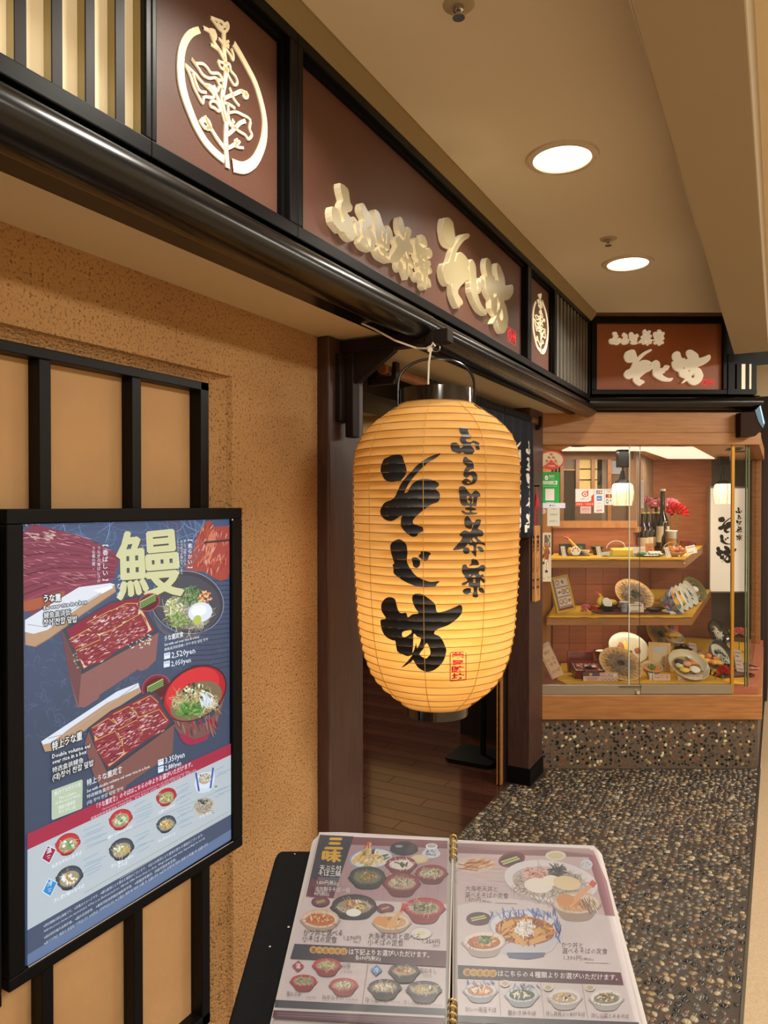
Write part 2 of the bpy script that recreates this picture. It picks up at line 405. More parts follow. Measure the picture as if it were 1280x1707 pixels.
# ------------------------------------------------------------------ floor
floor_m = mat('pebble_mortar', '#30271f', .34, var=.18, vscale=90, bump=.25, bscale=150)
floor = struct(MB().box((-1.325, -2, -.06), (-.09, 7.6, 0)).build('floor', floor_m))
cf = struct(MB().box((-.09, -2.2, -.06), (3.2, 9, .004)).build('corridor_floor', mat('beige_terrazzo', '#a28c70', .5, col2='#8c7658', vscale=160)))
struct(MB().box((-.096, -2, 0), (-.086, 4.78, .006)).build('trim_1', mat('floor_strip', '#6b6357', .3, metal=.8)))
inf = struct(MB().box((-4.6, -.5, -.06), (-1.325, 8, -.012)).build('entrance_floor', mat('floor_joint_glint', '#9a846c', .5)))  # pale joints: reflections off the plank edges put into the colour
pm = [mat('plank_a', '#3d211a', .12, col2='#2e1813', vscale=6, stretch=(1.2, 14, 4)), mat('plank_b', '#371e18', .13, col2='#291511', vscale=6, stretch=(1.2, 14, 4)), mat('plank_c', '#43271f', .12, col2='#341c16', vscale=6, stretch=(1.2, 14, 4))]
plank_mesh = []
for k in range(3):
    b = MB(); b.box((-.4482, -.0482, -.012), (.4482, .0482, 0)); plank_mesh.append(b.mesh('plank', pm[k]))
for j in range(42):
    y = 2.0 + j * .1
    for i in range(4):
        x = -1.325 - .45 - i * .9 + (j % 3) * .3
        if x + .45 > -1.325:
            b = MB(); b.box((x - .4485, y - .0485, -.012), (-1.3265, y + .0485, 0)); b.build('plank', pm[(j * 7 + i) % 3], inf); continue
        o = place('plank', plank_mesh[(j * 7 + i * 3) % 3], inf); o.location = (x, y, 0)
    x = -1.325 - .45 + (j % 3) * .3
    if j % 3 == 0: continue
# ------------------------------------------------------------------ stucco wall with the recessed lattice window
LY0, LY1, LZ0, LZ1 = -1.6, 1.43, .20, 1.878          # lattice outline
b = MB(); OY, OZ0, OZ1 = .07, .08, .05
ya, yb, za, zb = LY0 - OY, LY1 + .085, LZ0 - OZ0, LZ1 + .03
def wall_strip(y0, y1, z0, z1): b.box((XW - .16, y0, z0), (XW, y1, z1))
wall_strip(-2.0, ya, 0, SOF_Z); wall_strip(yb, 1.925, 0, SOF_Z); wall_strip(ya, yb, zb, SOF_Z); wall_strip(ya, yb, 0, za)
xi = XW - .034                                        # the plaster slopes back to the frame
outer = [(ya, za), (yb, za), (yb, zb), (ya, zb)]; inner = [(LY0, LZ0), (LY1, LZ0), (LY1, LZ1), (LY0, LZ1)]
for i in range(4):
    j = (i + 1) % 4; prev = None
    for t in range(5):
        u = t / 4; x = XW + (xi - XW) * (sin(u * pi / 2)); w_ = u ** 1.5
        p = [V((x, outer[k][0] * (1 - w_) + inner[k][0] * w_, outer[k][1] * (1 - w_) + inner[k][1] * w_)) for k in (i, j)]
        if prev: b.add([prev[0], prev[1], p[1], p[0]], [(0, 1, 2, 3)])
        prev = p
wl = struct(b.build('wall_left', m_stucco, fix=False))
win = thing('window_1', 'black timber lattice window with tan boards recessed in the plaster wall', 'window'); win['kind'] = 'structure'
XL = -1.305
for a, c in (((XL - .06, LY0, LZ1 - .022), (XL, LY1, LZ1)), ((XL - .06, LY0, LZ0), (XL, LY1, LZ0 + .03)), ((XL - .06, LY1 - .03, LZ0), (XL, LY1, LZ1)), ((XL - .06, LY0, LZ0), (XL, LY0 + .03, LZ1))):
    MB().box(a, c).build('frame_rail', m_black, win, bevel=.002)
ms = [1.192 - .238 * k for k in range(12)]
for y in ms: MB().box((XL - .045, y - .0135, LZ0 + .03), (XL - .003, y + .0135, LZ1 - .022)).build('mullion', m_black, win, bevel=.002)
edges = [LY1 - .03] + [y for y in ms] + [LY0 + .03]
for i in range(len(edges) - 1):
    MB().box((XL - .055, edges[i + 1] + .001, LZ0 + .03), (XL - .038, edges[i] - .001, LZ1 - .022)).build('panel', m_tan, win)
# ------------------------------------------------------------------ posts of the entrance
def post(name, x0, x1, y0, y1, pl=True, z1=SOF_Z):
    t = thing(name, 'dark wooden entrance post ' + ('between plaster wall and lantern' if y0 < 3 else 'with black foot beside the showcase'), 'post', ((x0 + x1) / 2, (y0 + y1) / 2, 0)); t['kind'] = 'structure'
    MB().box((x0, y0, .09 if pl else 0), (x1, y1, z1)).build('shaft', m_wooddark, t, world=True, bevel=.006)
    if pl: MB().box((x0 - .004, y0 - .004, 0), (x1 + .004, y1 + .004, .09)).build('plinth', m_blackmat, t, world=True)
    return t
post('trim_2', -1.46, -1.255, 1.925, 2.142); post('trim_3', -1.335, -1.205, 3.88, 4.125)
# ------------------------------------------------------------------ soffit, lintel, ceiling, beam, corridor shell
struct(MB().box((-1.46, -2, SOF_Z), (-1.06, 4.22, SOF_Z + .02)).build('soffit', m_soffit))
struct(MB().box((-1.46, 2.142, 1.985), (-1.37, 3.88, SOF_Z)).build('trim_4', m_woodblack))
struct(MB().box((-1.46, 4.13, 0), (-1.34, 8, 2.75)).build('wall_inner', m_wooddark))
struct(MB().box((-2.2, -2.2, SOF_Z + .02), (XF - .055, 4.45, CEIL_Z + .1)).build('fascia_core', m_woodblack))
struct(MB().box((-1.12, -2.2, CEIL_Z), (-.228, 9, CEIL_Z + .08)).build('ceiling', m_ceil))
bm_ = MB(); bm_.box((-.228, -2.2, 2.418), (-.052, 4.56, CEIL_Z + .08)); struct(bm_.build('ceiling_beam', m_beam, bevel=.004))
struct(MB().box((-.052, -2.2, CEIL_Z), (3.2, 9, CEIL_Z + .08)).build('corridor_ceiling', mat('corridor_paint', '#e4d6b8', .9)))
# cove strip between fascia and ceiling
struct(MB().extr([(XF - .03, 2.626), (XF - .002, 2.626), (XF + .006, 2.634), (XF + .03, 2.662), (XF + .03, CEIL_Z), (XF - .03, CEIL_Z)], -2.2, 4.24).build('trim_5', mat('cove_paint', '#8f7c58', .7)))
struct(MB().box((3.0, -2.2, 0), (3.2, 9, CEIL_Z)).build('wall_right', mat('far_wall', '#dccbae', .85)))
struct(MB().box((-4.6, -2.4, 0), (3.2, -2.2, CEIL_Z)).build('wall_back', mat('far_wall2', '#cdb998', .85)))
struct(MB().box((-4.7, 8.9, 0), (3.2, 9.0, CEIL_Z)).build('wall_end', mat('far_wall3', '#5b4434', .85)))
# inside of the restaurant
struct(MB().box((-4.7, -.5, 0), (-4.6, 8.9, 2.5)).build('wall_inside', mat('inside_wall', '#c8ab7c', .9)))
struct(MB().box((-4.6, .3, 0), (-1.46, .42, 2.5)).build('wall_inside_left', m_wooddark))
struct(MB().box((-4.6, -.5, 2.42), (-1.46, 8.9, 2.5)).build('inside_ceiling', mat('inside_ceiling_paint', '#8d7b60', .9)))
struct(MB().box((-4.6, 6.1, 0), (-1.46, 6.2, 2.42)).build('wall_inside_right', mat('inside_wall_b', '#cdb184', .85)))
o = struct(MB().box((-1.4, 5.2, 2.335), (.3, 5.3, 2.42)).build('trim_6', m_wooddark)); o.rotation_euler = (0, 0, PSI)
struct(MB().box((-4.6, 6.06, 0), (-1.46, 6.1, .95)).build('wall_wainscot', m_wooddark))
struct(MB().box((-3.62, 4.85, 0), (-3.5, 6.1, 1.98)).build('partition', m_wooddark))
struct(MB().box((-1.9, 4.55, 0), (-1.47, 4.62, 1.98)).build('inner_screen', m_woodblack))
# far dark post on the corridor line
struct(MB().box((-.20, 6.45, 2.42), (-.07, 8.9, CEIL_Z)).build('wall_upper', m_ceil))
struct(MB().box((-.20, 6.45, 0), (-.075, 8.9, 2.42)).build('trim_7', mat('far_post', '#241712', .55)))
# light fittings on the ceiling
m_lamp = mat('lamp_face', '#fff6e4', .5, emit=9.0, ecol='#fff1d8')
m_ring = mat('lamp_ring', '#d8cbb4', .3, coat=.3)
names = ['white round recessed downlight outside the picture behind the viewer', 'white round recessed downlight out of sight above the viewer', 'white round recessed downlight out of view above the emblem sign',
         'large bright round downlight in the ceiling nearest the shop sign', 'smaller bright round downlight in the ceiling near the far sign']
for k, (x, y) in enumerate(DOWNLIGHTS):
    t = thing('downlight', names[k], 'light', (x, y, CEIL_Z), 0, 'recessed ceiling downlights')
    MB().lathe([(.088, -.002), (.092, -.008), (.112, -.006), (.116, 0), (.1, .001)], 40).build('trim_ring', m_ring, t, smooth=True)
    MB().lathe([(0, -.0035), (.089, -.0035)], 40).build('lens', m_lamp, t)
    for a in (20, 200): MB().blob((.103 * cos(R(a)), .103 * sin(R(a)), -.007), (.004, .004, .002), sub=1).build('screw', m_chrome, t)
for x, y in CORRIDOR_PANELS:
    t = thing('ceiling_panel_light', 'long corridor light panel out of view, ' + {-1.2: 'behind the viewer', 1.4: 'right of the viewer', 4.0: 'level with the showcase', 6.6: 'beyond the showcase'}[y], 'light', (x, y, CEIL_Z), 0, 'corridor light panels')
    MB().box((-.3, -.58, -.012), (.3, .58, 0)).build('frame', m_ring, t); MB().box((-.27, -.55, -.014), (.27, .55, -.012)).build('diffuser', m_lamp, t)
for (x, y), lb in (((-.628, 3.09), 'small chrome sprinkler head on the ceiling between the downlights'), ((-.628, 1.49), 'small chrome sprinkler head at the top edge of the ceiling')):
    t = thing('sprinkler_head', lb, 'sprinkler', (x, y, CEIL_Z), 0, 'ceiling sprinklers')
    MB().lathe([(.0, -.004), (.03, -.004), (.036, 0)], 20).build('collar', mat('sprinkler_white', '#b8a98c', .4), t, smooth=True)
    MB().lathe([(.012, -.004), (.012, -.014), (.006, -.018), (.006, -.026)], 12).build('body', m_chrome, t, smooth=True)
    MB().lathe([(0, -.026), (.014, -.027), (.014, -.029), (0, -.029)], 14).build('deflector', m_chrome, t)
# ceiling vent inside the entrance
t = thing('air_vent', 'flat slotted air vent in the dim ceiling inside the entrance', 'vent', (-2.35, 4.0, 2.42))
MB().box((-.34, -.34, -.02), (.34, .34, 0)).build('frame', mat('vent_frame', '#a59a86', .5), t)
for k in range(7): MB().box((-.28, -.27 + k * .08, -.03), (.28, -.23 + k * .08, -.02)).build('slat', mat('vent_slat', '#4b443a', .5), t)

# ------------------------------------------------------------------ brush glyphs, traced as outlines in pixels of the lantern
def Z_(o, s, pts): return [(o[0] + x / s, o[1] + y / s) for x, y in pts]
o1, s1 = (610, 730), 7.111; o2 = (610, 880); o3, s3 = (610, 980), 6.737; o4, s4 = (735, 700), 10.04; o5, s5 = (735, 850), 10.67
GL = {}
GL['so'] = [Z_(o1, s1, p) for p in (
 [(245,235),(310,205),(375,195),(430,215),(445,260),(470,330),(482,390),(460,450),(410,505),(360,515),(300,522),(245,510),(205,470),(190,430),(172,385),(182,320),(210,255)],
 [(870,182),(800,205),(690,260),(600,330),(540,395),(470,470),(400,570),(330,715),(225,765),(180,830),(168,880),(190,935),(240,975),(300,985),(350,965),(425,915),(415,960),(415,1040),(440,1085),(490,1135),(555,1172),(605,1160),(620,1130),(680,1105),(685,1080),(665,1055),(590,1030),(560,1010),(560,970),(620,905),(700,840),(780,785),(850,760),(875,710),(870,650),(825,605),(860,570),(862,540),(820,510),(760,490),(690,485),(630,495),(560,535),(510,600),(495,640),(455,650),(500,555),(550,480),(650,370),(740,290),(830,235),(878,195)])]
GL['ji'] = [Z_(o2, s1, p) for p in (
 [(385,135),(430,150),(470,185),(485,230),(492,300),(485,400),(530,490),(590,565),(680,615),(770,640),(870,632),(840,665),(815,695),(700,702),(600,692),(530,668),(450,630),(385,585),(330,540),(325,480),(315,435),(335,420),(310,340),(290,260),(290,200),(325,160)],
 [(540,372),(555,352),(605,352),(638,385),(638,440),(605,475),(560,455),(553,410)],
 [(622,338),(650,300),(650,280),(710,280),(768,300),(745,335),(735,370),(700,392),(660,370)])]
GL['bo'] = [Z_(o3, s3, p) for p in (
 [(250,105),(310,115),(335,150),(345,200),(380,280),(450,280),(470,330),(520,298),(590,285),(555,230),(525,160),(520,110),(540,70),(620,68),(690,110),(770,175),(790,250),(810,275),(900,255),(1000,215),(1055,190),(1080,215),(1075,280),(1020,350),(920,420),(800,465),(765,515),(820,540),(860,590),(895,670),(900,720),(870,820),(800,900),(720,940),(650,935),(580,890),(530,810),(510,830),(450,870),(400,895),(460,830),(520,755),(470,768),(410,745),(350,710),(330,600),(300,590),(240,560),(195,510),(170,440),(165,360),(225,345),(180,270),(170,200),(195,140)],
 [(535,515),(575,548),(615,565),(605,620),(575,680),(562,620),(548,675),(522,730),(530,650)],
 [(410,495),(500,475),(512,490),(500,515),(420,560)],
 [(680,620),(715,680),(722,740),(680,790),(640,780),(600,745),(640,690)])]
GL['fu'] = [Z_(o4, s4, p) for p in (
 [(305,130),(430,130),(455,190),(475,245),(510,262),(490,310),(420,315),(430,360),(500,370),(545,345),(640,385),(635,430),(650,490),(600,500),(575,450),(565,390),(520,385),(500,420),(545,480),(560,525),(520,570),(450,578),(390,560),(360,540),(310,560),(220,535),(180,510),(160,440),(180,385),(260,380),(300,420),(325,470),(375,435),(340,385),(315,340),(325,300),(350,260),(320,210)],)]
GL['ru'] = [Z_(o4, s4, p) for p in (
 [(410,615),(470,660),(535,705),(550,810),(530,820),(480,840),(450,880),(520,855),(580,880),(610,940),(600,1010),(560,1065),(500,1085),(420,1092),(370,1070),(350,1045),(370,1005),(420,980),(470,1000),(510,1045),(530,1000),(525,950),(490,925),(440,965),(390,950),(375,900),(400,820),(430,775),(385,735),(365,700),(375,645)],
 [(430,1040),(460,1030),(490,1055),(450,1062)])]
GL['sato'] = [Z_(o4, s4, p) for p in (
 [(340,1108),(400,1120),(450,1190),(510,1240),(570,1180),(640,1215),(660,1280),(615,1290),(600,1370),(590,1440),(540,1435),(520,1440),(505,1465),(580,1480),(585,1505),(515,1520),(520,1545),(610,1555),(590,1575),(480,1585),(400,1580),(345,1535),(360,1515),(420,1545),(475,1545),(480,1518),(415,1500),(410,1470),(485,1460),(480,1440),(430,1430),(390,1440),(340,1410),(315,1330),(310,1260),(295,1170),(310,1125)],
 [(435,1275),(480,1290),(455,1310),(455,1340),(485,1360),(480,1390),(445,1380)], [(515,1290),(540,1285),(535,1390),(510,1390),(530,1340)])]
GL['cha'] = [Z_(o5, s5, p) for p in (
 [(470,110),(515,150),(555,215),(600,215),(630,170),(710,180),(695,260),(655,335),(730,370),(755,420),(730,470),(640,480),(700,545),(785,600),(780,635),(730,615),(640,610),(630,680),(625,828),(595,810),(530,725),(570,735),(575,640),(520,630),(480,600),(440,650),(390,690),(215,715),(270,640),(380,500),(335,455),(335,425),(380,385),(430,362),(520,390),(560,320),(585,250),(555,270),(545,335),(480,330),(425,285),(415,190),(430,140)],
 [(515,575),(540,545),(545,580)], [(585,490),(640,560),(620,580),(560,530)],
 [(390,725),(410,680),(450,665),(495,680),(512,725),(495,768),(450,783),(408,768)], [(640,655),(700,655),(750,690),(755,745),(700,740),(665,700)])]
GL['ryo'] = [Z_(o5, s5, p) for p in (
 [(545,875),(620,878),(660,920),(672,980),(560,985),(495,1000),(540,950)],
 [(390,980),(450,975),(475,1020),(560,1035),(660,1020),(730,975),(790,1000),(798,1050),(760,1098),(700,1085),(670,1120),(700,1160),(740,1140),(765,1190),(720,1200),(790,1250),(790,1285),(750,1298),(700,1250),(695,1375),(650,1380),(650,1480),(660,1540),(610,1558),(560,1535),(570,1500),(525,1470),(480,1500),(420,1495),(385,1445),(420,1405),(500,1388),(535,1410),(530,1455),(575,1475),(575,1380),(520,1370),(490,1330),(490,1290),(430,1335),(385,1340),(365,1315),(400,1290),(465,1265),(460,1230),(415,1200),(425,1180),(380,1120),(375,1040)],
 [(540,1195),(590,1165),(625,1195),(600,1205)], [(575,1240),(610,1235),(605,1255),(575,1258)], [(575,1275),(615,1270),(610,1290),(575,1290)], [(510,1145),(525,1150),(515,1185),(505,1170)],
 [(690,1380),(740,1390),(765,1430),(768,1480),(720,1475),(680,1445),(668,1405)])]
def glyph_box(g):
    P = [p for l in GL[g] for p in l]; xs = [p[0] for p in P]; ys = [p[1] for p in P]; return min(xs), max(xs), min(ys), max(ys)
def glyph_in(g, x0, x1, y0, y1, sm=3):
    """outlines of a glyph stretched to a box, y up"""
    a, b_, c, d = glyph_box(g)
    return [smooth_loop([(x0 + (p[0] - a) / (b_ - a) * (x1 - x0), y1 - (p[1] - c) / (d - c) * (y1 - y0)) for p in l], sm) for l in GL[g]]
# ------------------------------------------------------------------ emblem of a buckwheat plant in a ring
eo, es = (240, 20), 4.923
EMB = []
def E_(w_, pts, closed=False): EMB.append((w_, Z_(eo, es, pts)))
E_((20, 34, 26), [(452,148),(390,172),(340,230),(308,320),(298,430),(305,560),(330,680),(375,810),(430,940),(500,1060),(580,1150),(655,1212)])
E_((24, 26, 44), [(735,258),(790,350),(850,460),(910,580),(955,720),(985,860),(990,970),(975,1080),(930,1190),(880,1250),(810,1280),(725,1258)])
E_((16, 18, 20), [(655,150),(655,300),(665,400),(670,500),(660,590),(650,640),(640,720),(655,820),(672,900),(670,1000),(672,1130),(685,1282)])
for l in ([(550,45),(590,100),(620,140),(660,165),(690,130),(685,90),(660,100),(640,80),(600,65),(550,45)], [(600,85),(640,130),(660,110),(670,130)], [(655,165),(655,185)],
  [(545,265),(580,290),(620,320)], [(610,215),(640,250),(655,290)], [(665,250),(695,240)], [(665,280),(695,270)], [(660,290),(705,350),(728,395),(732,350),(715,300)], [(680,250),(690,300)],
  [(605,400),(640,415),(700,430),(710,480),(750,530),(765,580),(740,600),(700,540),(670,480),(630,460),(605,400)], [(650,440),(690,490),(680,460)],
  [(388,380),(420,420),(480,425),(520,460),(550,500),(610,505),(640,550),(620,560),(580,540),(540,545),(500,530),(470,500),(445,460),(388,380)],
  [(335,430),(370,500),(390,560),(410,620),(440,680),(480,750),(490,700),(530,700),(570,700),(560,660),(500,600),(460,560),(430,520),(390,480),(335,430)], [(400,505),(450,640),(510,660)],
  [(590,540),(620,600),(655,640)], [(570,600),(600,650),(615,610)], [(540,740),(570,730),(600,750),(620,790),(610,815),(580,790),(545,775),(540,740)],
  [(790,640),(815,665)], [(700,620),(720,670),(740,720),(780,770)], [(650,740),(700,760),(745,790)], [(680,740),(690,800),(680,870)],
  [(690,830),(750,820),(800,840),(870,885),(865,960),(885,1010),(855,1045),(830,1010),(780,980),(745,950),(720,920),(700,900),(690,830)], [(680,890),(700,920),(740,955)], [(720,880),(740,910)],
  [(500,850),(515,900),(540,945)], [(740,1090),(770,1110),(815,1115)], [(740,1045),(765,1085),(785,1060)]): E_((8.5, 9, 8.5), l)
for l in ([(485,130),(540,160),(560,210),(580,260),(620,320),(660,390)], [(500,600),(560,620),(600,700),(630,780),(665,900)], [(640,720),(700,690),(750,670),(800,650),(840,685)], [(685,1010),(740,960),(790,910),(830,895)],
  [(455,880),(500,950),(540,950),(600,1040),(660,1120)], [(680,1120),(740,1090),(770,1050)]): E_((12, 13, 15), l)
for l in ([(530,155),(575,165),(575,215),(555,215)], [(470,885),(515,890),(540,945),(510,960)], [(820,660),(845,680),(825,695),(805,675)]): E_((14, 22, 10), l)
def plane_uv(px, py, x): p = at_x(px, py, x); return (p.y, p.z)
EMB_UV = [(w_, [plane_uv(px, py, XF - .026) for px, py in l]) for w_, l in EMB]
def emblem_mesh(m, cy, cz, k):
    """thin raised strokes; k scales, plane faces +x"""
    us = [p for w_, l in EMB_UV for p in l]; u0 = (min(p[0] for p in us) + max(p[0] for p in us)) / 2; z0 = (min(p[1] for p in us) + max(p[1] for p in us)) / 2
    b = MB()
    for w_, l in EMB_UV:
        l = [V((p[0], p[1], 0)) for p in l]; q = []
        for i in range(len(l) - 1):
            p0 = l[max(0, i - 1)]; p1 = l[i]; p2 = l[i + 1]; p3 = l[min(len(l) - 1, i + 2)]
            for t in range(3):
                u = t / 3; q.append(.5 * ((2 * p1) + (p2 - p0) * u + (2 * p0 - 5 * p1 + 4 * p2 - p3) * u * u + (3 * p1 - p0 - 3 * p2 + p3) * u ** 3))
        q.append(l[-1]); n = len(q); L_ = []
        for i, p in enumerate(q):
            d = q[min(n - 1, i + 1)] - q[max(0, i - 1)]
            d = d.normalized() if d.length > 0 else V((1, 0, 0)); u = i / (n - 1)
            ww = (w_[0] + (w_[1] - w_[0]) * u * 2 if u < .5 else w_[1] + (w_[2] - w_[1]) * (u - .5) * 2) * .00029
            nn = V((-d.y, d.x, 0)) * ww; L_ += [p + nn, p - nn]
        P = [V((m, cy + (p.x - u0) * k, cz + (p.y - z0) * k)) for p in L_]; o = len(P); P2 = [p + V((.0035, 0, 0)) for p in P]
        fs = [(o + 2 * i, o + 2 * i + 1, o + 2 * i + 3, o + 2 * i + 2) for i in range(n - 1)]
        for i in range(n - 1): fs += [(2 * i, 2 * i + 2, o + 2 * i + 2, o + 2 * i), (2 * i + 1, o + 2 * i + 1, o + 2 * i + 3, 2 * i + 3)]
        b.add(P + P2, fs)
    return b
# ------------------------------------------------------------------ fascia band
ZB, ZT = 2.163, 2.626            # bottom and top of the frames
PZ0, PZ1 = 2.193, 2.600          # opening
def bay(name, label, cat, y0, y1, lj, rj):
    """black frame between y0 and y1 with stiles lj and rj wide"""
    t = thing(name, label, cat, (XF - .05, (y0 + y1) / 2, ZB))
    for a, c in (((XF - .05, y0, ZB), (XF, y1, PZ0)), ((XF - .05, y0, PZ1), (XF, y1, ZT)), ((XF - .05, y0, PZ0), (XF, y0 + lj, PZ1)), ((XF - .05, y1 - rj, PZ0), (XF, y1, PZ1))):
        MB().box(a, c).build('frame_bar', m_black, t, world=True, bevel=.0025)
    return t
def panel(t, y0, y1):
    MB().box((XF - .05, y0, PZ0), (XF - .028, y1, PZ1)).build('panel', m_brownp, t, world=True)
    MB().box((XF - .028, y1 - .012, PZ0), (XF - .016, y1, PZ1)).build('inner_bead', m_blackmat, t, world=True)
    MB().box((XF - .028, y0, PZ1 - .012), (XF - .016, y1 - .012, PZ1)).build('inner_bead', m_blackmat, t, world=True)
def louvre(name, label, y0, y1, lj, rj, slats, sw, dep, mats):
    t = bay(name, label, 'lamp box', y0, y1, lj, rj)
    MB().box((XF - .05, y0 + lj, PZ0), (XF - .045, y1 - rj, PZ1)).build('lit_panel', mats[1], t, world=True)
    for y in slats: MB().box((XF - dep, y - sw / 2, PZ0), (XF - .006, y + sw / 2, PZ1)).build('slat', mats[0], t, world=True)
    return t
m_litbox = mat('lit_shoji', '#e6d8b8', .6, emit=.36, ecol='#f6e2b4')
m_litdim = mat('dim_shoji', '#8f8873', .5)
m_slat = mat('slat_black', '#211c1b', .5, spec=.2)
m_slatg = mat('slat_grey', '#5c584f', .3)
t = bay('slatted_lamp_box', 'lit cream lamp box behind black slats left of the emblem sign', 'lamp box', -2.0, .906, .02, .014)
MB().box((XF - .05, -1.98, PZ0), (XF - .03, .892, PZ1)).build('lit_panel', m_litbox, t, world=True)
m_slats = mat('slat_side', '#a3966e', .5)
sl = [(at_x(a, 100, XF - .01).y, at_x(c, 100, XF - .01).y) for a, c in ((193, 207), (143, 157), (87, 103), (25, 43))]
for k in range(17): y = sl[3][0] - .0745 * (k + 1); sl.append((y, y + .0195))
for a, c in sl:
    o = MB().box((XF - .03, a, PZ0), (XF - .012, c, PZ1)).build('slat', m_slats, t, world=True); MB().box((XF - .012, a - .0005, PZ0), (XF - .009, c + .0005, PZ1)).build('slat_front', m_slat, o, world=True)
MB().box((XF - .03, .8915, PZ0), (XF - .012, .8925, PZ1)).build('side_cheek', m_slats, t, world=True)
t = bay('emblem_sign', 'square brown sign with the large plant emblem in a ring', 'sign', .906, 1.338, .012, .029); panel(t, .918, 1.309)
us = [p for w_, l in EMB_UV for p in l]
ecy = (min(p[0] for p in us) + max(p[0] for p in us)) / 2; ecz = (min(p[1] for p in us) + max(p[1] for p in us)) / 2
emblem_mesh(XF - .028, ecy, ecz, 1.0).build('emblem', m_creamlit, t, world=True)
t = bay('shop_sign', 'long brown shop sign with big raised cream characters', 'sign', 1.338, 3.078, .022, .038); panel(t, 1.36, 3.04)
def letter(t, g, box, off, dep, name='letter', nx=None):
    """raised character on the plane x = XF-.028: box in (y, z)"""
    vs, fs, ms_ = fat_geo(glyph_in(g, *box, 2), off, dep)
    b = MB(); b.add([V((XF - .028 + v.z + dep / 2, v.x, v.y)) for v in vs], fs)
    # side walls glow, faces are plain cream
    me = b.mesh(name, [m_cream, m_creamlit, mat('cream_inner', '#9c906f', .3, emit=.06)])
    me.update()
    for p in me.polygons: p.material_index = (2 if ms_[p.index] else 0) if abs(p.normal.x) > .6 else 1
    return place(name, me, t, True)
def mbox(px0, px1, ptop, pbot, x=XF - .006):
    a = at_x(px0, 450, x).y; c = at_x(px1, 450, x).y; return (a, c, at_x(*pbot, x).z, at_x(*ptop, x).z)
o6 = .0014
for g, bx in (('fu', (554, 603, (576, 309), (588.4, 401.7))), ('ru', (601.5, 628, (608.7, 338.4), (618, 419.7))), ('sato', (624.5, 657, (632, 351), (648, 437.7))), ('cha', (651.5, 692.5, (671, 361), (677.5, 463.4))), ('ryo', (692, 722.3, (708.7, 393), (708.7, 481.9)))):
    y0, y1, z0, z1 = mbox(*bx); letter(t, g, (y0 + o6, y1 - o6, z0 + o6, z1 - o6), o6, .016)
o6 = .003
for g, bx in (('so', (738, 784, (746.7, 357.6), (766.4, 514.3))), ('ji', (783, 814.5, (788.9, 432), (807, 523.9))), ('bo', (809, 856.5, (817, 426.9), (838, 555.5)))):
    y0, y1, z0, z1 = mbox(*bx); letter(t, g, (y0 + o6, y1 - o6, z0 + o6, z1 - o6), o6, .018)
m_red = mat('seal_red', '#e01c2c', .4, emit=.35)
def seal(t, O, ux, uz, nrm, w_, h):
    P = Print(lambda x, y: O + ux * (x * w_) - uz * (y * h), nrm, 2e-4)
    P.stroke([(0, 0), (1, 0), (1, 1), (0, 1), (0, 0)], .05, '#e01c2c'); P.ell(.27, .5, .24, .42, '#e01c2c'); P.quadtext('信', (.1, .2), (.45, .2), (.1, .8), (.45, .8), '#5c0a10', .01); P.quadtext('州', (.54, .14), (.94, .14), (.54, .86), (.94, .86), '#e01c2c', .03)
    return P.build('seal', print_mat('seal_print', .5), t)
sy0, sy1, sz0, sz1 = mbox(846, 859.5, (847, 546), (858, 572), XF - .028)
seal(t, V((XF - .0275, sy0, sz1 + .003)), V((0, 1, 0)), V((0, 0, 1)), V((1, 0, 0)), sy1 - sy0, sz1 - sz0 + .012)
t = bay('small_emblem_sign', 'narrow brown sign with the small plant emblem near the far corner', 'sign', 3.078, 3.495, .012, .03); panel(t, 3.09, 3.465)
a = at_x(900, 488, XF - .026); c = at_x(905, 592, XF - .026); hz = max(p[1] for p in us) - min(p[1] for p in us)
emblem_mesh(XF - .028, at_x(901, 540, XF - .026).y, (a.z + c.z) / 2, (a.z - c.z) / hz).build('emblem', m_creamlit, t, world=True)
louvre('slatted_vent_box', 'dim grey slatted box at the inner corner of the fascia', 3.495, 4.21, .01, .012, [3.54 + .068 * k for k in range(10)], .03, .03, (m_slatg, m_litdim))
# rolled moulding under the signs
def roll_prof(x):                # x = front plane of the frames, profile in (x, z)
    p = [(x - .03, ZB - .004), (x - .012, ZB - .006)]
    for k in range(11): a = R(100 - k * 19); p.append((x - .022 + .056 * cos(a), ZB - .052 + .043 * sin(a)))
    return p + [(x - .075, ZB - .074), (x - .08, ZB - .064), (x - .145, ZB - .066), (x - .145, ZB - .05), (x - .03, ZB - .04)]
struct(MB().extr(roll_prof(XF), -2.2, 2.02).build('trim_8', m_roll, smooth=True, bevel=0))
pr = [(p[0], p[1]) for p in roll_prof(XF - .002)]; pr = [p for p in pr if p[1] > ZB - .064 or p[0] > XF - .09]
rr = roll_prof(XF - .003)[:13] + [(XF - .075, ZB - .075), (XF - .08, ZB - .05)]
struct(MB().extr(rr, 2.021, 4.24).build('trim_9', m_roll, smooth=True))
struct(MB().box((XF - .12, 2.1, SOF_Z - .012), (XF - .085, 4.2, SOF_Z)).build('trim_10', mat('roll_inner', '#1a1310', .5)))
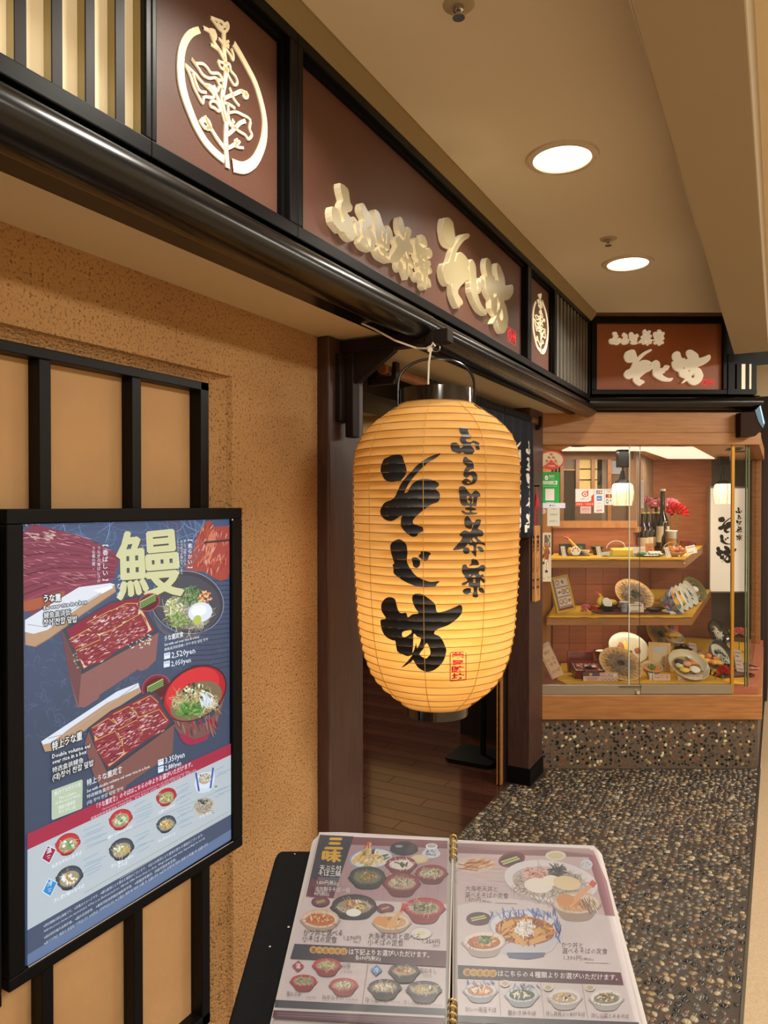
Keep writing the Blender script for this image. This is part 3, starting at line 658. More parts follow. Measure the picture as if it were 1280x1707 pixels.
# ------------------------------------------------------------------ back fascia, square to the viewer, over the showcase
DB = 4.19                         # depth of its sign frame
UL, UR = 1.207, 2.12
cor = V((XF, 4.21, 0))
struct(MB().box((UL - .05, DB + .05, 2.0), (2.17, DB + .16, 2.71)).build('fascia_core_far', m_woodblack)).rotation_euler = (0, 0, PSI)
o = struct(MB().box((UL - .02, DB - .03, 2.655), (2.16, DB + .05, 2.70)).build('trim_11', mat('cove_wood', '#6e4a34', .5, col2='#523422', vscale=7, stretch=(1, 9, 12)))); o.rotation_euler = (0, 0, PSI)
bs = thing('far_shop_sign', 'brown shop sign with cream characters above the food showcase', 'sign', B(UL, DB, 2.2), PSI)
def bz(py): return EYE.z + (842 - py) / FPX * DB
def bu(px): return (px - 640) / FPX * DB
zb0, zb1, zp0, zp1 = bz(657.5), bz(529), bz(649.6), bz(539)
up0, up1 = bu(994.5), bu(1204.5)
def loc_(b_): return b_
for a, c in (((0, 0, 0), (bu(1211) - UL, .05, zp0 - zb0)), ((0, 0, zp1 - zb0), (bu(1211) - UL, .05, zb1 - zb0)), ((0, 0, zp0 - zb0), (up0 - UL, .05, zp1 - zb0)), ((up1 - UL, 0, zp0 - zb0), (bu(1211) - UL, .05, zp1 - zb0))):
    MB().box(a, c).build('frame_bar', m_black, bs, bevel=.0025)
MB().box((up0 - UL, .024, zp0 - zb0), (up1 - UL, .05, zp1 - zb0)).build('panel', mat('brown_panel_lit_tone', '#94532f', .42, var=.12, vscale=160), bs)  # brighter copy of the brown panel, the light on it put into the colour
bs.location = B(UL, DB, zb0)
def lay(px0, px1, py0, py1): return (bu(px0) - UL, bu(px1) - UL, bz(py1) - zb0, bz(py0) - zb0)
def z6(x0, x1, y0, y1): return lay(1000 + x0 / 6.4, 1000 + x1 / 6.4, 530 + y0 / 6.4, 530 + y1 / 6.4)
for g, q, off in (('fu', (97, 235, 150, 285), .0022), ('ru', (235, 312, 155, 282), .0022), ('sato', (313, 415, 150, 280), .0022), ('cha', (410, 560, 120, 292), .0022), ('ryo', (570, 690, 125, 292), .0022),
                ('so', (258, 553, 332, 722), .0035), ('ji', (556, 782, 448, 678), .0035), ('bo', (772, 1180, 340, 716), .0035)):
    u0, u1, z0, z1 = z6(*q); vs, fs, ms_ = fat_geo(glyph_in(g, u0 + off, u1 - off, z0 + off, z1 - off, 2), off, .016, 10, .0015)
    b = MB(); b.add([V((v.x, .024 - .008 - v.z, v.y)) for v in vs], fs); me = b.mesh('letter', [mat('cream_face_far_glow', '#e4dac4', .4, emit=.34), m_creamlit]); me.update()  # letter faces glow slightly in place of light falling on them
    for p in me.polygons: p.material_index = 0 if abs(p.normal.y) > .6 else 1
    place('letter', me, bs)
u0, u1, z0, z1 = z6(1100, 1228, 648, 718)
seal(bs, B(UL, DB, zb0) + B(u0, .0235, z1), RT, UP, -FW, u1 - u0, z1 - z0)
# return box at the right end with two lit slits
rb = thing('corner_lamp_box', 'small black lamp box with two lit slits at the right end', 'lamp box', B(bu(1211), DB, zb0), PSI)
W2 = bu(1262) - bu(1211); H2 = bz(590) - zb0
MB().box((.0, .03, 0), (W2, .3, H2)).build('body', m_black, rb)
MB().box((.004, 0, 0), (W2 * .97, .03, .03)).build('frame_bar', m_black, rb); MB().box((.004, 0, bz(607) - zb0), (W2 * .97, .03, H2)).build('frame_bar', m_black, rb)
for a, c in ((1213, 1224), (1227, 1235), (1242, 1248), (1252, 1260)): MB().box((bu(a) - bu(1211), 0, .03), (bu(c) - bu(1211), .03, bz(607) - zb0)).build('slat', m_black, rb)
for a, c in ((1235, 1242), (1248, 1252)): MB().box((bu(a) - bu(1211), .004, .03), (bu(c) - bu(1211), .032, bz(607) - zb0)).build('lit_panel', mat('slit_light', '#e8dcbc', .5, emit=.6), rb)
# its moulding
q = [(-(p[0] - XF), p[1] - ZB) for p in roll_prof(XF)]
b = MB(); n = len(q); P = []
ue = bu(1267)
for u in (UL - .02, ue): P += [V((u, DB + yy, zb0 + zz * .95)) for yy, zz in q]
b.add(P, [(i, (i + 1) % n, n + (i + 1) % n, n + i) for i in range(n)] + [tuple(range(n))[::-1], tuple(range(n, 2 * n))])
o = struct(b.build('trim_12', m_roll, smooth=True)); o.rotation_euler = (0, 0, PSI)
# side box with a cold blue strip under the right end of the moulding
cl = thing('side_lamp_box', 'dark wooden side box with a cold blue light strip right of the header', 'lamp box', B(bu(1233), DB - .03, bz(729)), PSI)
def sp(*ps): return [(bu(x) * (DB - .03) / DB - bu(1233) * 1.0, bz(y) - bz(729)) for x, y in ps]
MB().extr(sp((1234, 689), (1257, 688), (1265, 704), (1271, 716), (1258, 728), (1234, 729)), 0, .06).build('body', mat('side_box_wood', '#2c1b13', .6, spec=.1), cl)
MB().extr(sp((1257, 686), (1266, 677), (1274, 707), (1270, 715), (1263, 704)), -.004, .05).build('side_face', mat('blue_face', '#4a6a86', .3), cl)
MB().extr(sp((1264.3, 679), (1266, 678), (1272.6, 706), (1271, 708)), -.006, .04).build('light_strip', mat('blue_strip', '#9fd4f4', .4, emit=1.1, ecol='#7cc4f0'), cl)

# ------------------------------------------------------------------ paper lantern on its bracket
LZ = 2.2; LC = at_Z(727, 842, LZ); LC = V((LC.x, LC.y, 0)); K = LZ / FPX
def zpx(y): return EYE.z - (y - 842) * K
PR = [(675, 60), (681, 69), (690, 86), (702, 103), (723, 125), (750, 137.5), (779, 141.5), (859, 141), (966, 138.5), (1046, 132.5), (1088, 124.5), (1125, 110), (1149, 89), (1163, 70), (1172, 56)]
PRZ = [(zpx(y), r * K * .985) for y, r in PR]
def rbase(z):
    if z >= PRZ[0][0]: return PRZ[0][1]
    for (z0, r0), (z1, r1) in zip(PRZ, PRZ[1:]):
        if z1 <= z <= z0:
            return r0 + (r1 - r0) * (z0 - z) / (z0 - z1)
    return PRZ[-1][1]
def rsm(z): return sum(rbase(z + d * .006) for d in (-2, -1, 0, 1, 2)) / 5
ZT0, ZB0 = zpx(675), zpx(1172); NR = 38; PITCH = (ZT0 - ZB0) / NR
def rl(z):
    t = (ZT0 - z) / PITCH; u = t - math.floor(t); return rsm(z) - .0042 * sin(pi * u) ** .8
lt = thing('paper_lantern', 'tall glowing yellow paper lantern with black brush characters hanging at the entrance', 'lantern', (LC.x, LC.y, zpx(1205)))
b = MB(); SEG = 72; SUB = 5; rows = NR * SUB
for i in range(rows + 1):
    z = ZT0 - (ZT0 - ZB0) * i / rows; r = rl(z)
    for k in range(SEG):
        a = 2 * pi * k / SEG; q = r * (1 + .004 * MN.noise(V((cos(a) * 3, sin(a) * 3, z * 14)))); b.v.append((LC.x + q * cos(a), LC.y + q * sin(a), z))
for i in range(rows):
    for k in range(SEG): b.f.append((i * SEG + k, (i + 1) * SEG + k, (i + 1) * SEG + (k + 1) % SEG, i * SEG + (k + 1) % SEG)); b.m.append(0)
def paper():
    m = bpy.data.materials.new('lantern_paper'); m.use_nodes = True; nt = m.node_tree; N = nt.nodes; L = nt.links; N.clear()
    out = N.new('ShaderNodeOutputMaterial'); d = N.new('ShaderNodeBsdfDiffuse'); t = N.new('ShaderNodeBsdfTranslucent'); mx = N.new('ShaderNodeMixShader'); mx.inputs[0].default_value = .5
    tc = N.new('ShaderNodeTexCoord'); n = N.new('ShaderNodeTexNoise'); n.inputs['Scale'].default_value = 9; n.inputs['Detail'].default_value = 5
    mp = N.new('ShaderNodeMapping'); mp.inputs['Scale'].default_value = (1, 1, 5); L.new(tc.outputs['Object'], mp.inputs[0]); L.new(mp.outputs[0], n.inputs['Vector'])
    r = N.new('ShaderNodeValToRGB'); L.new(n.outputs[0], r.inputs[0]); r.color_ramp.elements[0].position = .3; r.color_ramp.elements[1].position = .7
    r.color_ramp.elements[0].color = (*lin('#dcb066'), 1); r.color_ramp.elements[1].color = (*lin('#e8c283'), 1)
    mm = N.new('ShaderNodeMix'); mm.data_type = 'RGBA'; mm.blend_type = 'MULTIPLY'; mm.inputs[0].default_value = 1; mm.inputs[7].default_value = (.86, .80, .74, 1); L.new(r.outputs[0], mm.inputs[6]); L.new(mm.outputs[2], d.inputs[0]); L.new(r.outputs[0], t.inputs[0]); L.new(d.outputs[0], mx.inputs[1]); L.new(t.outputs[0], mx.inputs[2]); L.new(mx.outputs[0], out.inputs[0]); return m
m_paper = paper()
b.build('paper_shade', m_paper, lt, smooth=False, world=True, fix=False)
for p in lt.children[0].data.polygons: p.use_smooth = True
m_rib = mat('lantern_rib', '#7a4c18', .8)
for i in range(NR + 1):
    z = ZT0 - PITCH * i; r = rsm(z) + .0003
    MB().tube([(r * cos(2 * pi * k / 48), r * sin(2 * pi * k / 48), 0) for k in range(48)], .0011, 4, closed=True).build('rib', m_rib, lt).location = (0, 0, z - zpx(1205))
for k in range(9):
    a = PSI - pi / 2 + R(-12 + 40 * k); pts = [(LC.x + (rsm(z) + .0008) * cos(a), LC.y + (rsm(z) + .0008) * sin(a), z) for z in [ZT0 - (ZT0 - ZB0) * i / NR for i in range(NR + 1)]]
    MB().tube(pts, .0009, 4).build('seam_thread', mat('lantern_thread', '#b98a3c', .8), lt, world=True)
m_lacq = mat('cap_lacquer', '#09090a', .1, coat=.8)
rt_, rb_ = 61.5 * K, 53 * K
def cap(name, z0, z1, r):
    MB().lathe([(r - .006, z0), (r, z0), (r, z1), (r - .006, z1), (r - .006, z0)], 56).build(name, m_lacq, lt, smooth=True, world=True).location += V((LC.x, LC.y, 0))
cap('top_cap', zpx(684), EYE.z + 201 * K * .95, rt_); cap('bottom_cap', EYE.z - 363 * K * .956, zpx(1166), rb_)
# wire bail
hp = []
for k in range(25):
    a = pi * k / 24; hp.append(LC + RT * (cos(a) * (rt_ + .004)) * (1 if abs(cos(a)) < .97 else 1) + UP * (zpx(650) + sin(a) ** .75 * (zpx(598) - zpx(650))))
hp = [LC + RT * (rt_ + .004) + UP * zpx(686)] + hp + [LC - RT * (rt_ + .004) + UP * zpx(686)]
MB().tube(hp, .0042, 8).build('bail', mat('bail_metal', '#1a1817', .18, metal=.6), lt, world=True, smooth=True)
MB().blob((LC.x, LC.y, zpx(1010)), (.03, .03, .045), sub=3).build('bulb', mat('bulb_glow', '#fff0d0', .5, emit=14, ecol='#ffd9a0'), lt, world=True, smooth=True)
pl = bpy.data.lights.new('lantern_lamp', 'POINT'); pl.energy = LANTERN_POWER; pl.color = (1, .80, .48); pl.shadow_soft_size = .04
po = bpy.data.objects.new('lantern_lamp', pl); COL.objects.link(po); po.location = LC - FW * .08 + UP * zpx(1035)
# brush characters painted on the paper
def lantern_pt(px, py, eps=.0016):
    r_ = ray(px, py); h2 = V((r_.x, r_.y)); d = V((LC.x, LC.y)); z = zpx(py); s = 0
    for _ in range(6):
        rr = rl(z) + eps; a = h2.dot(h2); bq = -2 * h2.dot(d); c = d.dot(d) - rr * rr; disc = bq * bq - 4 * a * c
        s = (-bq - sqrt(max(disc, 0))) / (2 * a); z = EYE.z + r_.z * s
    return EYE + r_ * s
def painted(name, loops, m, holes_ok=True, thick=0.0):
    vs, fs = glyph_mesh([smooth_loop([(p[0], -p[1]) for p in l], 3) for l in loops])
    paint(name, vs, fs, m)
def paint(name, vs, fs, m):
    bm = bmesh.new(); bv = [bm.verts.new((v[0], v[1], 0)) for v in vs]
    for f in fs:
        try: bm.faces.new([bv[i] for i in f])
        except ValueError: pass
    xs = [v[0] for v in vs]; ys = [v[1] for v in vs]
    y = math.floor(min(ys))
    while y < max(ys):
        bmesh.ops.bisect_plane(bm, geom=bm.verts[:] + bm.edges[:] + bm.faces[:], plane_co=(0, y, 0), plane_no=(0, 1, 0)); y += 2.6
    x = math.floor(min(xs))
    while x < max(xs):
        bmesh.ops.bisect_plane(bm, geom=bm.verts[:] + bm.edges[:] + bm.faces[:], plane_co=(x, 0, 0), plane_no=(1, 0, 0)); x += 9
    for v in bm.verts: v.co = lantern_pt(v.co.x, -v.co.y)
    me = bpy.data.meshes.new(name); bm.to_mesh(me); bm.free(); me.materials.append(m); place(name, me, lt, True)
m_ink = mat('lantern_ink', '#0c0b0c', .5)
for g in ('so', 'ji', 'bo', 'fu', 'ru', 'sato', 'cha', 'ryo'): painted('brush_character', GL[g], m_ink)
m_inkred = mat('lantern_red_ink', '#c4121f', .5)
def seal_paint():
    bar = lambda a, b_, c, d: [(a, b_), (c, b_), (c, d), (a, d)]
    V2 = []; F2 = []
    def addq(q): o = len(V2); V2.extend((p[0], -p[1]) for p in q); F2.append(tuple(range(o, o + 4)))
    for q in (bar(749.5, 1089, 751, 1135.5), bar(776, 1088, 777.3, 1133), [(751, 1087.2), (773, 1086), (773, 1087.2), (751, 1088.6)], [(750, 1134.6), (777, 1132.5), (777, 1133.8), (750, 1136)]): addq(q)
    for ch, y0, y1 in (('蕎', 1088, 1109), ('時', 1110, 1122), ('坊', 1122, 1134)):
        vs, fs, x0, x1, b0, b1 = text_geo(ch, .035); o = len(V2)
        V2.extend((752.5 + (x - x0) / (x1 - x0) * 21.5, -(y1 - (y - b0) / (b1 - b0) * (y1 - y0))) for x, y in vs); F2.extend(tuple(i + o for i in f) for f in fs)
    paint('red_seal', V2, F2, m_inkred)
seal_paint()
# ------------------------------------------------------------------ bracket arm
AY = LC.y + .005
bk = thing('lantern_bracket', 'dark wooden bracket arm on the entrance post holding the lantern', 'bracket', (-1.255, AY, 1.8))
arm_end = at_z(738, 557, 2.07).x
MB().box((-1.25, AY - .022, 2.052), (LC.x + .045, AY + .022, 2.093)).build('arm', m_woodblack, bk, world=True, bevel=.003)
MB().box((-1.255, AY - .05, 1.83), (-1.235, AY + .02, 2.05)).build('wall_plate', m_woodblack, bk, world=True, bevel=.003)
MB().box((-1.235, AY - .022, 1.78), (-1.205, AY + .022, 2.052)).build('hanging_leg', m_woodblack, bk, world=True, bevel=.003)
MB().extr([(-1.206, 1.96), (-1.206, 2.052), (-1.06, 2.052), (-1.06, 2.045), (-1.195, 1.955)], AY - .012, AY + .012).build('brace', m_woodblack, bk, world=True)
tp = LC + UP * zpx(597)
MB().tube([(LC.x + .012 * cos(a), LC.y, 2.04 + .012 * sin(a)) for a in [2 * pi * k / 16 for k in range(16)]], .002, 6, closed=True).build('hook_ring', m_chrome, bk, world=True, smooth=True)
# white cord tied round the handle
cd = tag(MB().tube([V((-1.085, 1.84, 2.098)), V((-1.06, 1.87, 2.085)), V((-1.02, 1.93, 2.058)), V((LC.x - .06, LC.y - .014, 2.042)), V((LC.x - .02, LC.y - .016, 2.036)), V((LC.x - .012, LC.y - .014, 2.03)), V((LC.x - .016, LC.y - .02, 1.99)), V((LC.x - .018, LC.y - .02, zpx(642)))], .0032, 6)
         .blob((LC.x - .014, LC.y - .016, 2.034), (.01, .01, .012), sub=1, amp=.4, freq=3).tube([V((LC.x - .012, LC.y - .02, 2.036)), V((LC.x + .0, LC.y - .024, 2.05)), V((LC.x + .006, LC.y - .02, 2.04))], .003, 6)
         .build('tie_cord', mat('cord_white', '#d8d0c0', .8), smooth=True), 'thin white cord tied to the lantern handle and run to the soffit', 'cord')
# ------------------------------------------------------------------ noren curtain on its pole
NX = -1.215
np_ = thing('curtain_pole', 'light brown wooden curtain pole with dark brackets under the soffit', 'pole', (NX, 3, 2.035))
pm_ = mat('bamboo_pole', '#8a5a3a', .45, var=.15, vscale=14)
MB().tube([V((NX, 2.2, 2.035)), V((NX, 4.06, 2.035))], .0185, 14).build('rod', pm_, np_, world=True, smooth=True)
for y in (2.235, 3.985):
    b = MB(); b.extr([(NX - .07, 1.985), (NX + .03, 1.985), (NX + .045, 2.005), (NX + .045, 2.06), (NX + .03, 2.06), (NX + .025, 2.012), (NX - .03, 2.012), (NX - .04, 2.075), (NX - .07, 2.075)], y - .014, y + .014)
    b.build('pole_bracket', m_woodblack, np_, world=True, bevel=.002)
m_navy = mat('navy_cloth', '#111726', .95, var=.25, vscale=60)
nr = thing('noren_curtain', 'dark navy split entrance curtain with white brush writing behind the lantern', 'curtain', (NX, 3.2, 1.38))
def noren_x(y, z): return NX + (.011 * sin(y * 47) + .007 * sin(y * 23 + 1)) * min(1, (2.03 - z) * 3 + .15) + .02
for y0, y1 in ((2.56, 2.99), (3.0, 3.42), (3.43, 3.88)):
    b = MB(); ny, nz = 40, 14
    for i in range(ny + 1):
        for j in range(nz + 1):
            y = y0 + (y1 - y0) * i / ny; z = 2.012 - (2.012 - 1.385) * j / nz; b.v.append((noren_x(y, z), y, z))
    for i in range(ny):
        for j in range(nz): b.f.append((i * (nz + 1) + j, (i + 1) * (nz + 1) + j, (i + 1) * (nz + 1) + j + 1, i * (nz + 1) + j + 1)); b.m.append(0)
    o = b.build('cloth_panel', m_navy, nr, world=True, fix=False)
    for p in o.data.polygons: p.use_smooth = True
    s = o.modifiers.new('s', 'SOLIDIFY'); s.thickness = .002
    MB().tube([V((NX + .002 * sin(q * 2.3), y0 + (y1 - y0) * q / 24, 2.035)) for q in range(25)], [.0225 + .0022 * sin(q * 2.1) for q in range(25)], 14).build('pole_sleeve', m_navy, nr, world=True, smooth=True)
# white characters on the far cloth panel
b = MB(); m_wh = mat('white_dye', '#dcd8d0', .9)
def noren_glyph(g, y0, y1, z0, z1):
    vs, fs = glyph_mesh(glyph_in(g, y0, y1, z0, z1)); b2 = MB()
    bm = bmesh.new(); bv = [bm.verts.new((v.x, v.y, 0)) for v in vs]
    for f in fs:
        try: bm.faces.new([bv[i] for i in f])
        except ValueError: pass
    x = y0
    while x < y1: bmesh.ops.bisect_plane(bm, geom=bm.verts[:] + bm.edges[:] + bm.faces[:], plane_co=(x, 0, 0), plane_no=(1, 0, 0)); x += .012
    for v in bm.verts: y, z = v.co.x, v.co.y; v.co = (noren_x(y, z) + .003, y, z)
    me = bpy.data.meshes.new('brush_character'); bm.to_mesh(me); bm.free(); me.materials.append(m_wh); place('brush_character', me, nr, True)
zz = 1.905
for g, h in (('fu', .075), ('ru', .075), ('sato', .08), ('cha', .1), ('ryo', .1)): noren_glyph(g, 3.755, 3.845, zz - h, zz); zz -= h + .012
for g, h, z in (('so', .17, 1.90), ('ji', .12, 1.72), ('bo', .15, 1.58)): noren_glyph(g, 3.50, 3.68, z - h, z)
MB().box((NX + .036, 3.70, 1.415), (NX + .037, 3.74, 1.455)).build('stamp', m_wh, nr, world=True)
# dark sign stand just inside the entrance
ss = thing('sign_stand', 'black metal sign stand with square foot inside the entrance', 'stand', at_z(793, 1264, 0))
MB().prism([(-.15, -.12), (-.12, -.15), (.12, -.15), (.15, -.12), (.15, .12), (.12, .15), (-.12, .15), (-.15, .12)], .0, .025).build('foot', m_blackmat, ss, bevel=.004)
MB().tube([V((.04, .02, .02)), V((.04, .02, 1.5))], .018, 12).build('pole', m_blackmat, ss, smooth=True)
MB().box((-.14, -.0, 1.0), (.2, .02, 1.5)).build('board', m_blackmat, ss)
# sliding door edge behind the far post
sd = thing('sliding_door', 'dark sliding door leaf with two thin brown edge strips behind the far post', 'door', (-1.36, 3.85, 0))
for x0, x1, m in ((-1.352, -1.345, m_woodor), (-1.37, -1.362, m_woodor), (-1.362, -1.352, m_blackmat)): MB().box((x0, 3.80, .005), (x1, 3.835, 1.98)).build('edge_strip', m, sd, world=True)
MB().box((-1.385, 3.835, .005), (-1.345, 3.88, 1.98)).build('leaf', m_woodblack, sd, world=True)

# ------------------------------------------------------------------ backlit poster panels on the lattice
XS = -1.237
pp = thing('poster_panel', 'large black framed backlit eel menu poster on the lattice wall', 'poster', (XS, 1.15, .66))
def frame_box(t, y0, y1, z0, z1, iy0, iy1, iz0, iz1):
    for a, c in (((XS - .03, y0, z0), (XS, y1, iz0)), ((XS - .03, y0, iz1), (XS, y1, z1)), ((XS - .03, y0, iz0), (XS, iy0, iz1)), ((XS - .03, iy1, iz0), (XS, y1, iz1))):
        MB().box(a, c).build('frame_bar', m_blackmat, t, world=True, bevel=.003)
    MB().box((XS - .03, iy0, iz0), (XS - .012, iy1, iz1)).build('light_box', m_blackmat, t, world=True)
frame_box(pp, .822, 1.481, .661, 1.553, .856, 1.443, .686, 1.524)
MB().tube([V((XS + .001, .86, .689)), V((XS + .001, 1.44, .689))], .0015, 6).build('edge_clip', m_chrome, pp, world=True)
MB().tube([V((XS - .004, 1.425, 1.553)), V((XS - .004, 1.425, 1.556)), V((XS - .004, 1.437, 1.559)), V((XS - .004, 1.448, 1.556)), V((XS - .004, 1.448, 1.553))], .0012, 6).build('key_loop', m_chrome, pp, world=True)
for y in (.86, 1.44):
    MB().blob((XS + .0015, y, 1.522), (.0025, .0035, .0035), sub=1).build('clip', m_chrome, pp, world=True)
p2 = thing('side_poster_panel', 'black frame of a second poster panel at the left picture edge', 'poster', (XS, .45, .66))
frame_box(p2, .14, .809, .645, 1.553, .175, .77, .67, 1.524)
MB().box((XS - .012, .175, .67), (XS - .010, .77, 1.524)).build('lit_sheet', mat('plain_lit_sheet', '#6f87a5', .5, emit=.5), p2, world=True)
XP = XS - .0115
A_ = lambda x, y: (x / 3.0476, 840 + y / 3.0476)
B_ = lambda x, y: (x / 3.0476, 1220 + y / 3.0476)
def fnp(px, py):
    p = at_x(px, py, XP); return V((XP, min(1.446, max(.853, p.y)), min(1.527, max(.683, p.z))))
P = Print(fnp, (1, 0, 0), 9e-6)
def mixc(c1, c2, t): a = lin(c1); b_ = lin(c2); return tuple(((x + (y - x) * t) * 1.0) for x, y in zip(a, b_))
def srgb(c): return tuple(12.92 * x if x <= .0031308 else 1.055 * x ** (1 / 2.4) - .055 for x in c)
def grad(c1, c2, y0, y1): return lambda x, y: srgb(mixc(c1, c2, max(0, min(1, (y - y0) / (y1 - y0)))))
P.tf = lambda x, y: (x, y)
# sheet
ym = lambda t: [(36 + (392 - 36) * k / 12, 868 + 0 * k) for k in range(13)]
corners = [(.853, 1.527), (1.446, 1.527), (1.446, .683), (.853, .683)]
def yz(y, z): return V((XP, y, z))
rows = 12
S = Print(lambda y, z: yz(y, z), (1, 0, 0), 9e-6)
for i in range(rows):
    z0 = 1.527 - .844 * i / rows; z1 = 1.527 - .844 * (i + 1) / rows
    S.poly([(.853, z0), (1.446, z0), (1.446, z1), (.853, z1)], grad('#46597a', '#3d4b63', 1.527, 1.1)); S.k -= 1
P.k = 3
A2 = dict(tf=A_)
P.tf = A_
P.dabs(650, 150, 560, 110, 46, 190, 3.5, ['#7894bd', '#5d78a2', '#8ba6c8'], ang=-70, spread=50, curve=2.2, seed=3)
P.dabs(400, 900, 330, 420, 150, 75, 1.5, ['#62779a', '#7087a8', '#566b8c'], ang=-60, spread=80, curve=2.5, seed=4)
P.dabs(1000, 800, 200, 420, 60, 60, 1.3, ['#62779a', '#566b8c'], ang=-60, spread=80, curve=2.5, seed=5)
# bamboo mat
P.stroke([[(960, 380 + 26 * k), (1070, 392 + 25 * k), (1178, 388 + 24 * k)] for k in range(19)], 4, '#2b3448')
# eel fillet top left
P.poly([(118, 138), (250, 122), (400, 165), (520, 212), (600, 262), (592, 335), (555, 400), (470, 420), (330, 475), (220, 522), (128, 545)], '#83384e', sm=2)
P.poly([(118, 500), (220, 470), (330, 440), (300, 490), (220, 524), (128, 547)], '#a85a3c', sm=2)
for k in range(11): P.stroke([(118, 165 + 33 * k), (260, 165 + 27 * k), (420, 205 + 20 * k), (585, 270 + 11 * k)], lambda u: 7 * (1 - .6 * u), ['#5d2138', '#9c4a60', '#6d2a44'][k % 3])
P.dabs(330, 300, 250, 150, 150, 46, 3.0, ['#a8576c', '#c27f88', '#571d33', '#8d3f55', '#d09a9c'], ang=12, spread=14, seed=6)
P.dabs(210, 160, 90, 26, 26, 40, 6, ['#c9a39a', '#b58a86', '#d4b8a8'], ang=10, spread=25, seed=7)
# eel held by chopsticks
P.poly([(940, 330), (985, 215), (1020, 130), (1062, 82), (1092, 118), (1150, 112), (1180, 150), (1180, 340), (1120, 392), (1040, 345)], '#a9473c', sm=2)
P.poly([(1060, 160), (1100, 130), (1085, 230), (1060, 300), (1040, 290)], '#d07a5c', sm=2)
P.dabs(1075, 230, 95, 120, 110, 36, 4, ['#d78a70', '#7f2c30', '#c05b4a', '#e6b29a', '#8e3338'], ang=105, spread=25, seed=8)
P.dabs(880, 270, 130, 150, 26, 130, 5, ['#58708f', '#6c86a8', '#8a5a64'], ang=-60, spread=40, curve=2, seed=9)
P.stroke([(1036, 196), (1180, 182)], 11, '#33252d'); P.stroke([(1040, 192), (1180, 178)], 3, '#6d5058')
# lid of the upper box
P.poly([(126, 592), (400, 425), (560, 402), (582, 408), (588, 445), (560, 466), (420, 560), (250, 685), (180, 726), (128, 716)], '#b99575')
P.poly([(126, 590), (400, 423), (560, 402), (582, 410), (560, 428), (410, 520), (240, 640), (170, 660), (126, 650)], '#dfe3ea')
P.stroke([(140, 612), (225, 625), (545, 432)], 4, '#a9a6ac'); P.stroke([(180, 725), (250, 684), (420, 560), (585, 448)], 5, '#8e7060')
P.poly([(470, 440), (560, 415), (575, 425), (520, 455)], '#f2f3f6')
# upper lacquer box with eel
P.poly([(310, 640), (330, 655), (412, 862), (804, 655), (790, 795), (745, 838), (712, 850), (700, 840), (505, 970), (498, 990), (430, 1034), (390, 1030), (345, 850)], '#8f5f5c')
P.poly([(310, 640), (330, 655), (412, 862), (398, 1031), (345, 850)], '#6e464a')
P.dabs(600, 850, 180, 90, 60, 10, 2, ['#9d6d68', '#845552'], seed=10)
P.poly([(318, 640), (560, 495), (700, 462), (806, 650), (415, 866)], '#36434f')
P.poly([(340, 638), (560, 507), (694, 476), (785, 645), (420, 842)], '#8d2140')
P.poly([(360, 680), (700, 500), (770, 640), (425, 835)], '#d8c6a6')
P.dabs(700, 690, 70, 45, 60, 12, 5, ['#efe4cc', '#c9b28a', '#f6eedc'], ang=30, spread=90, seed=11)
P.dabs(400, 790, 30, 60, 40, 12, 5, ['#a98f74', '#7d5a48', '#cbb698'], ang=30, spread=90, seed=12)
def eel(poly, seed, ang):
    P.poly(poly, '#8a2f3c', sm=2); xs = [p[0] for p in poly]; ys = [p[1] for p in poly]; cx = sum(xs) / len(xs); cy = sum(ys) / len(ys)
    rx = (max(xs) - min(xs)) * .42; ry = (max(ys) - min(ys)) * .34
    P.dabs(cx, cy, rx, ry, 90, 26, 4.5, ['#a8434a', '#6b1f2e', '#c06a6c', '#d8a7a2', '#93363f', '#e6d2d0', '#7a2836'], ang=ang, spread=14, seed=seed)
    P.stroke([poly[0]] + poly[1:3], 4, '#d3a24e')
for k, q in enumerate(([(350, 690), (440, 640), (480, 650), (510, 700), (430, 770), (385, 740)], [(440, 605), (560, 540), (600, 560), (620, 610), (500, 660), (460, 640)], [(560, 545), (640, 505), (690, 505), (700, 560), (620, 600), (590, 585)],
                     [(385, 745), (505, 690), (560, 745), (560, 775), (445, 825), (420, 800)], [(505, 668), (620, 615), (660, 650), (655, 710), (565, 755), (530, 720)], [(620, 610), (715, 555), (748, 620), (740, 660), (660, 705), (640, 650)])): eel(q, 20 + k, -28)
# black bowl of cold soba
P.ell(950, 500, 186, 158, '#3a3d48', 14); P.ring(950, 500, 188, 160, 4, '#8b93a5', 14); P.ell(948, 505, 172, 140, '#474955', 14); P.poly([(770, 545), (830, 640), (930, 668), (1020, 650), (1080, 600), (1000, 680), (930, 690), (850, 672), (800, 630)], '#5d5a62', sm=2)
P.ell(950, 545, 120, 90, '#8d8a76', 10); P.dabs(950, 560, 115, 80, 120, 60, 4, ['#b5b09a', '#6d6a5c', '#9d987f', '#cfc9b4'], ang=10, spread=80, curve=2.5, seed=31)
P.dabs(880, 530, 45, 60, 70, 22, 7, ['#d8d8a8', '#c2cc7c', '#e9ecc8', '#a6b562'], spread=90, seed=32); P.dabs(970, 465, 55, 45, 80, 34, 5, ['#3f6b3a', '#2f5130', '#6a9250', '#89a96a'], ang=-60, spread=60, seed=33)
P.dabs(1040, 475, 34, 30, 40, 18, 9, ['#d78b52', '#e4a468', '#c26a3c', '#f0c490'], spread=90, seed=34); P.dabs(900, 590, 55, 34, 50, 30, 8, ['#7c9a4c', '#5c7c38', '#a3b870'], spread=90, seed=35)
P.ell(1015, 550, 62, 50, '#dfe7ee', -15); P.ell(1008, 542, 40, 28, '#f4f8fb', -15); P.ell(1000, 590, 20, 26, '#b9c45c', 20)
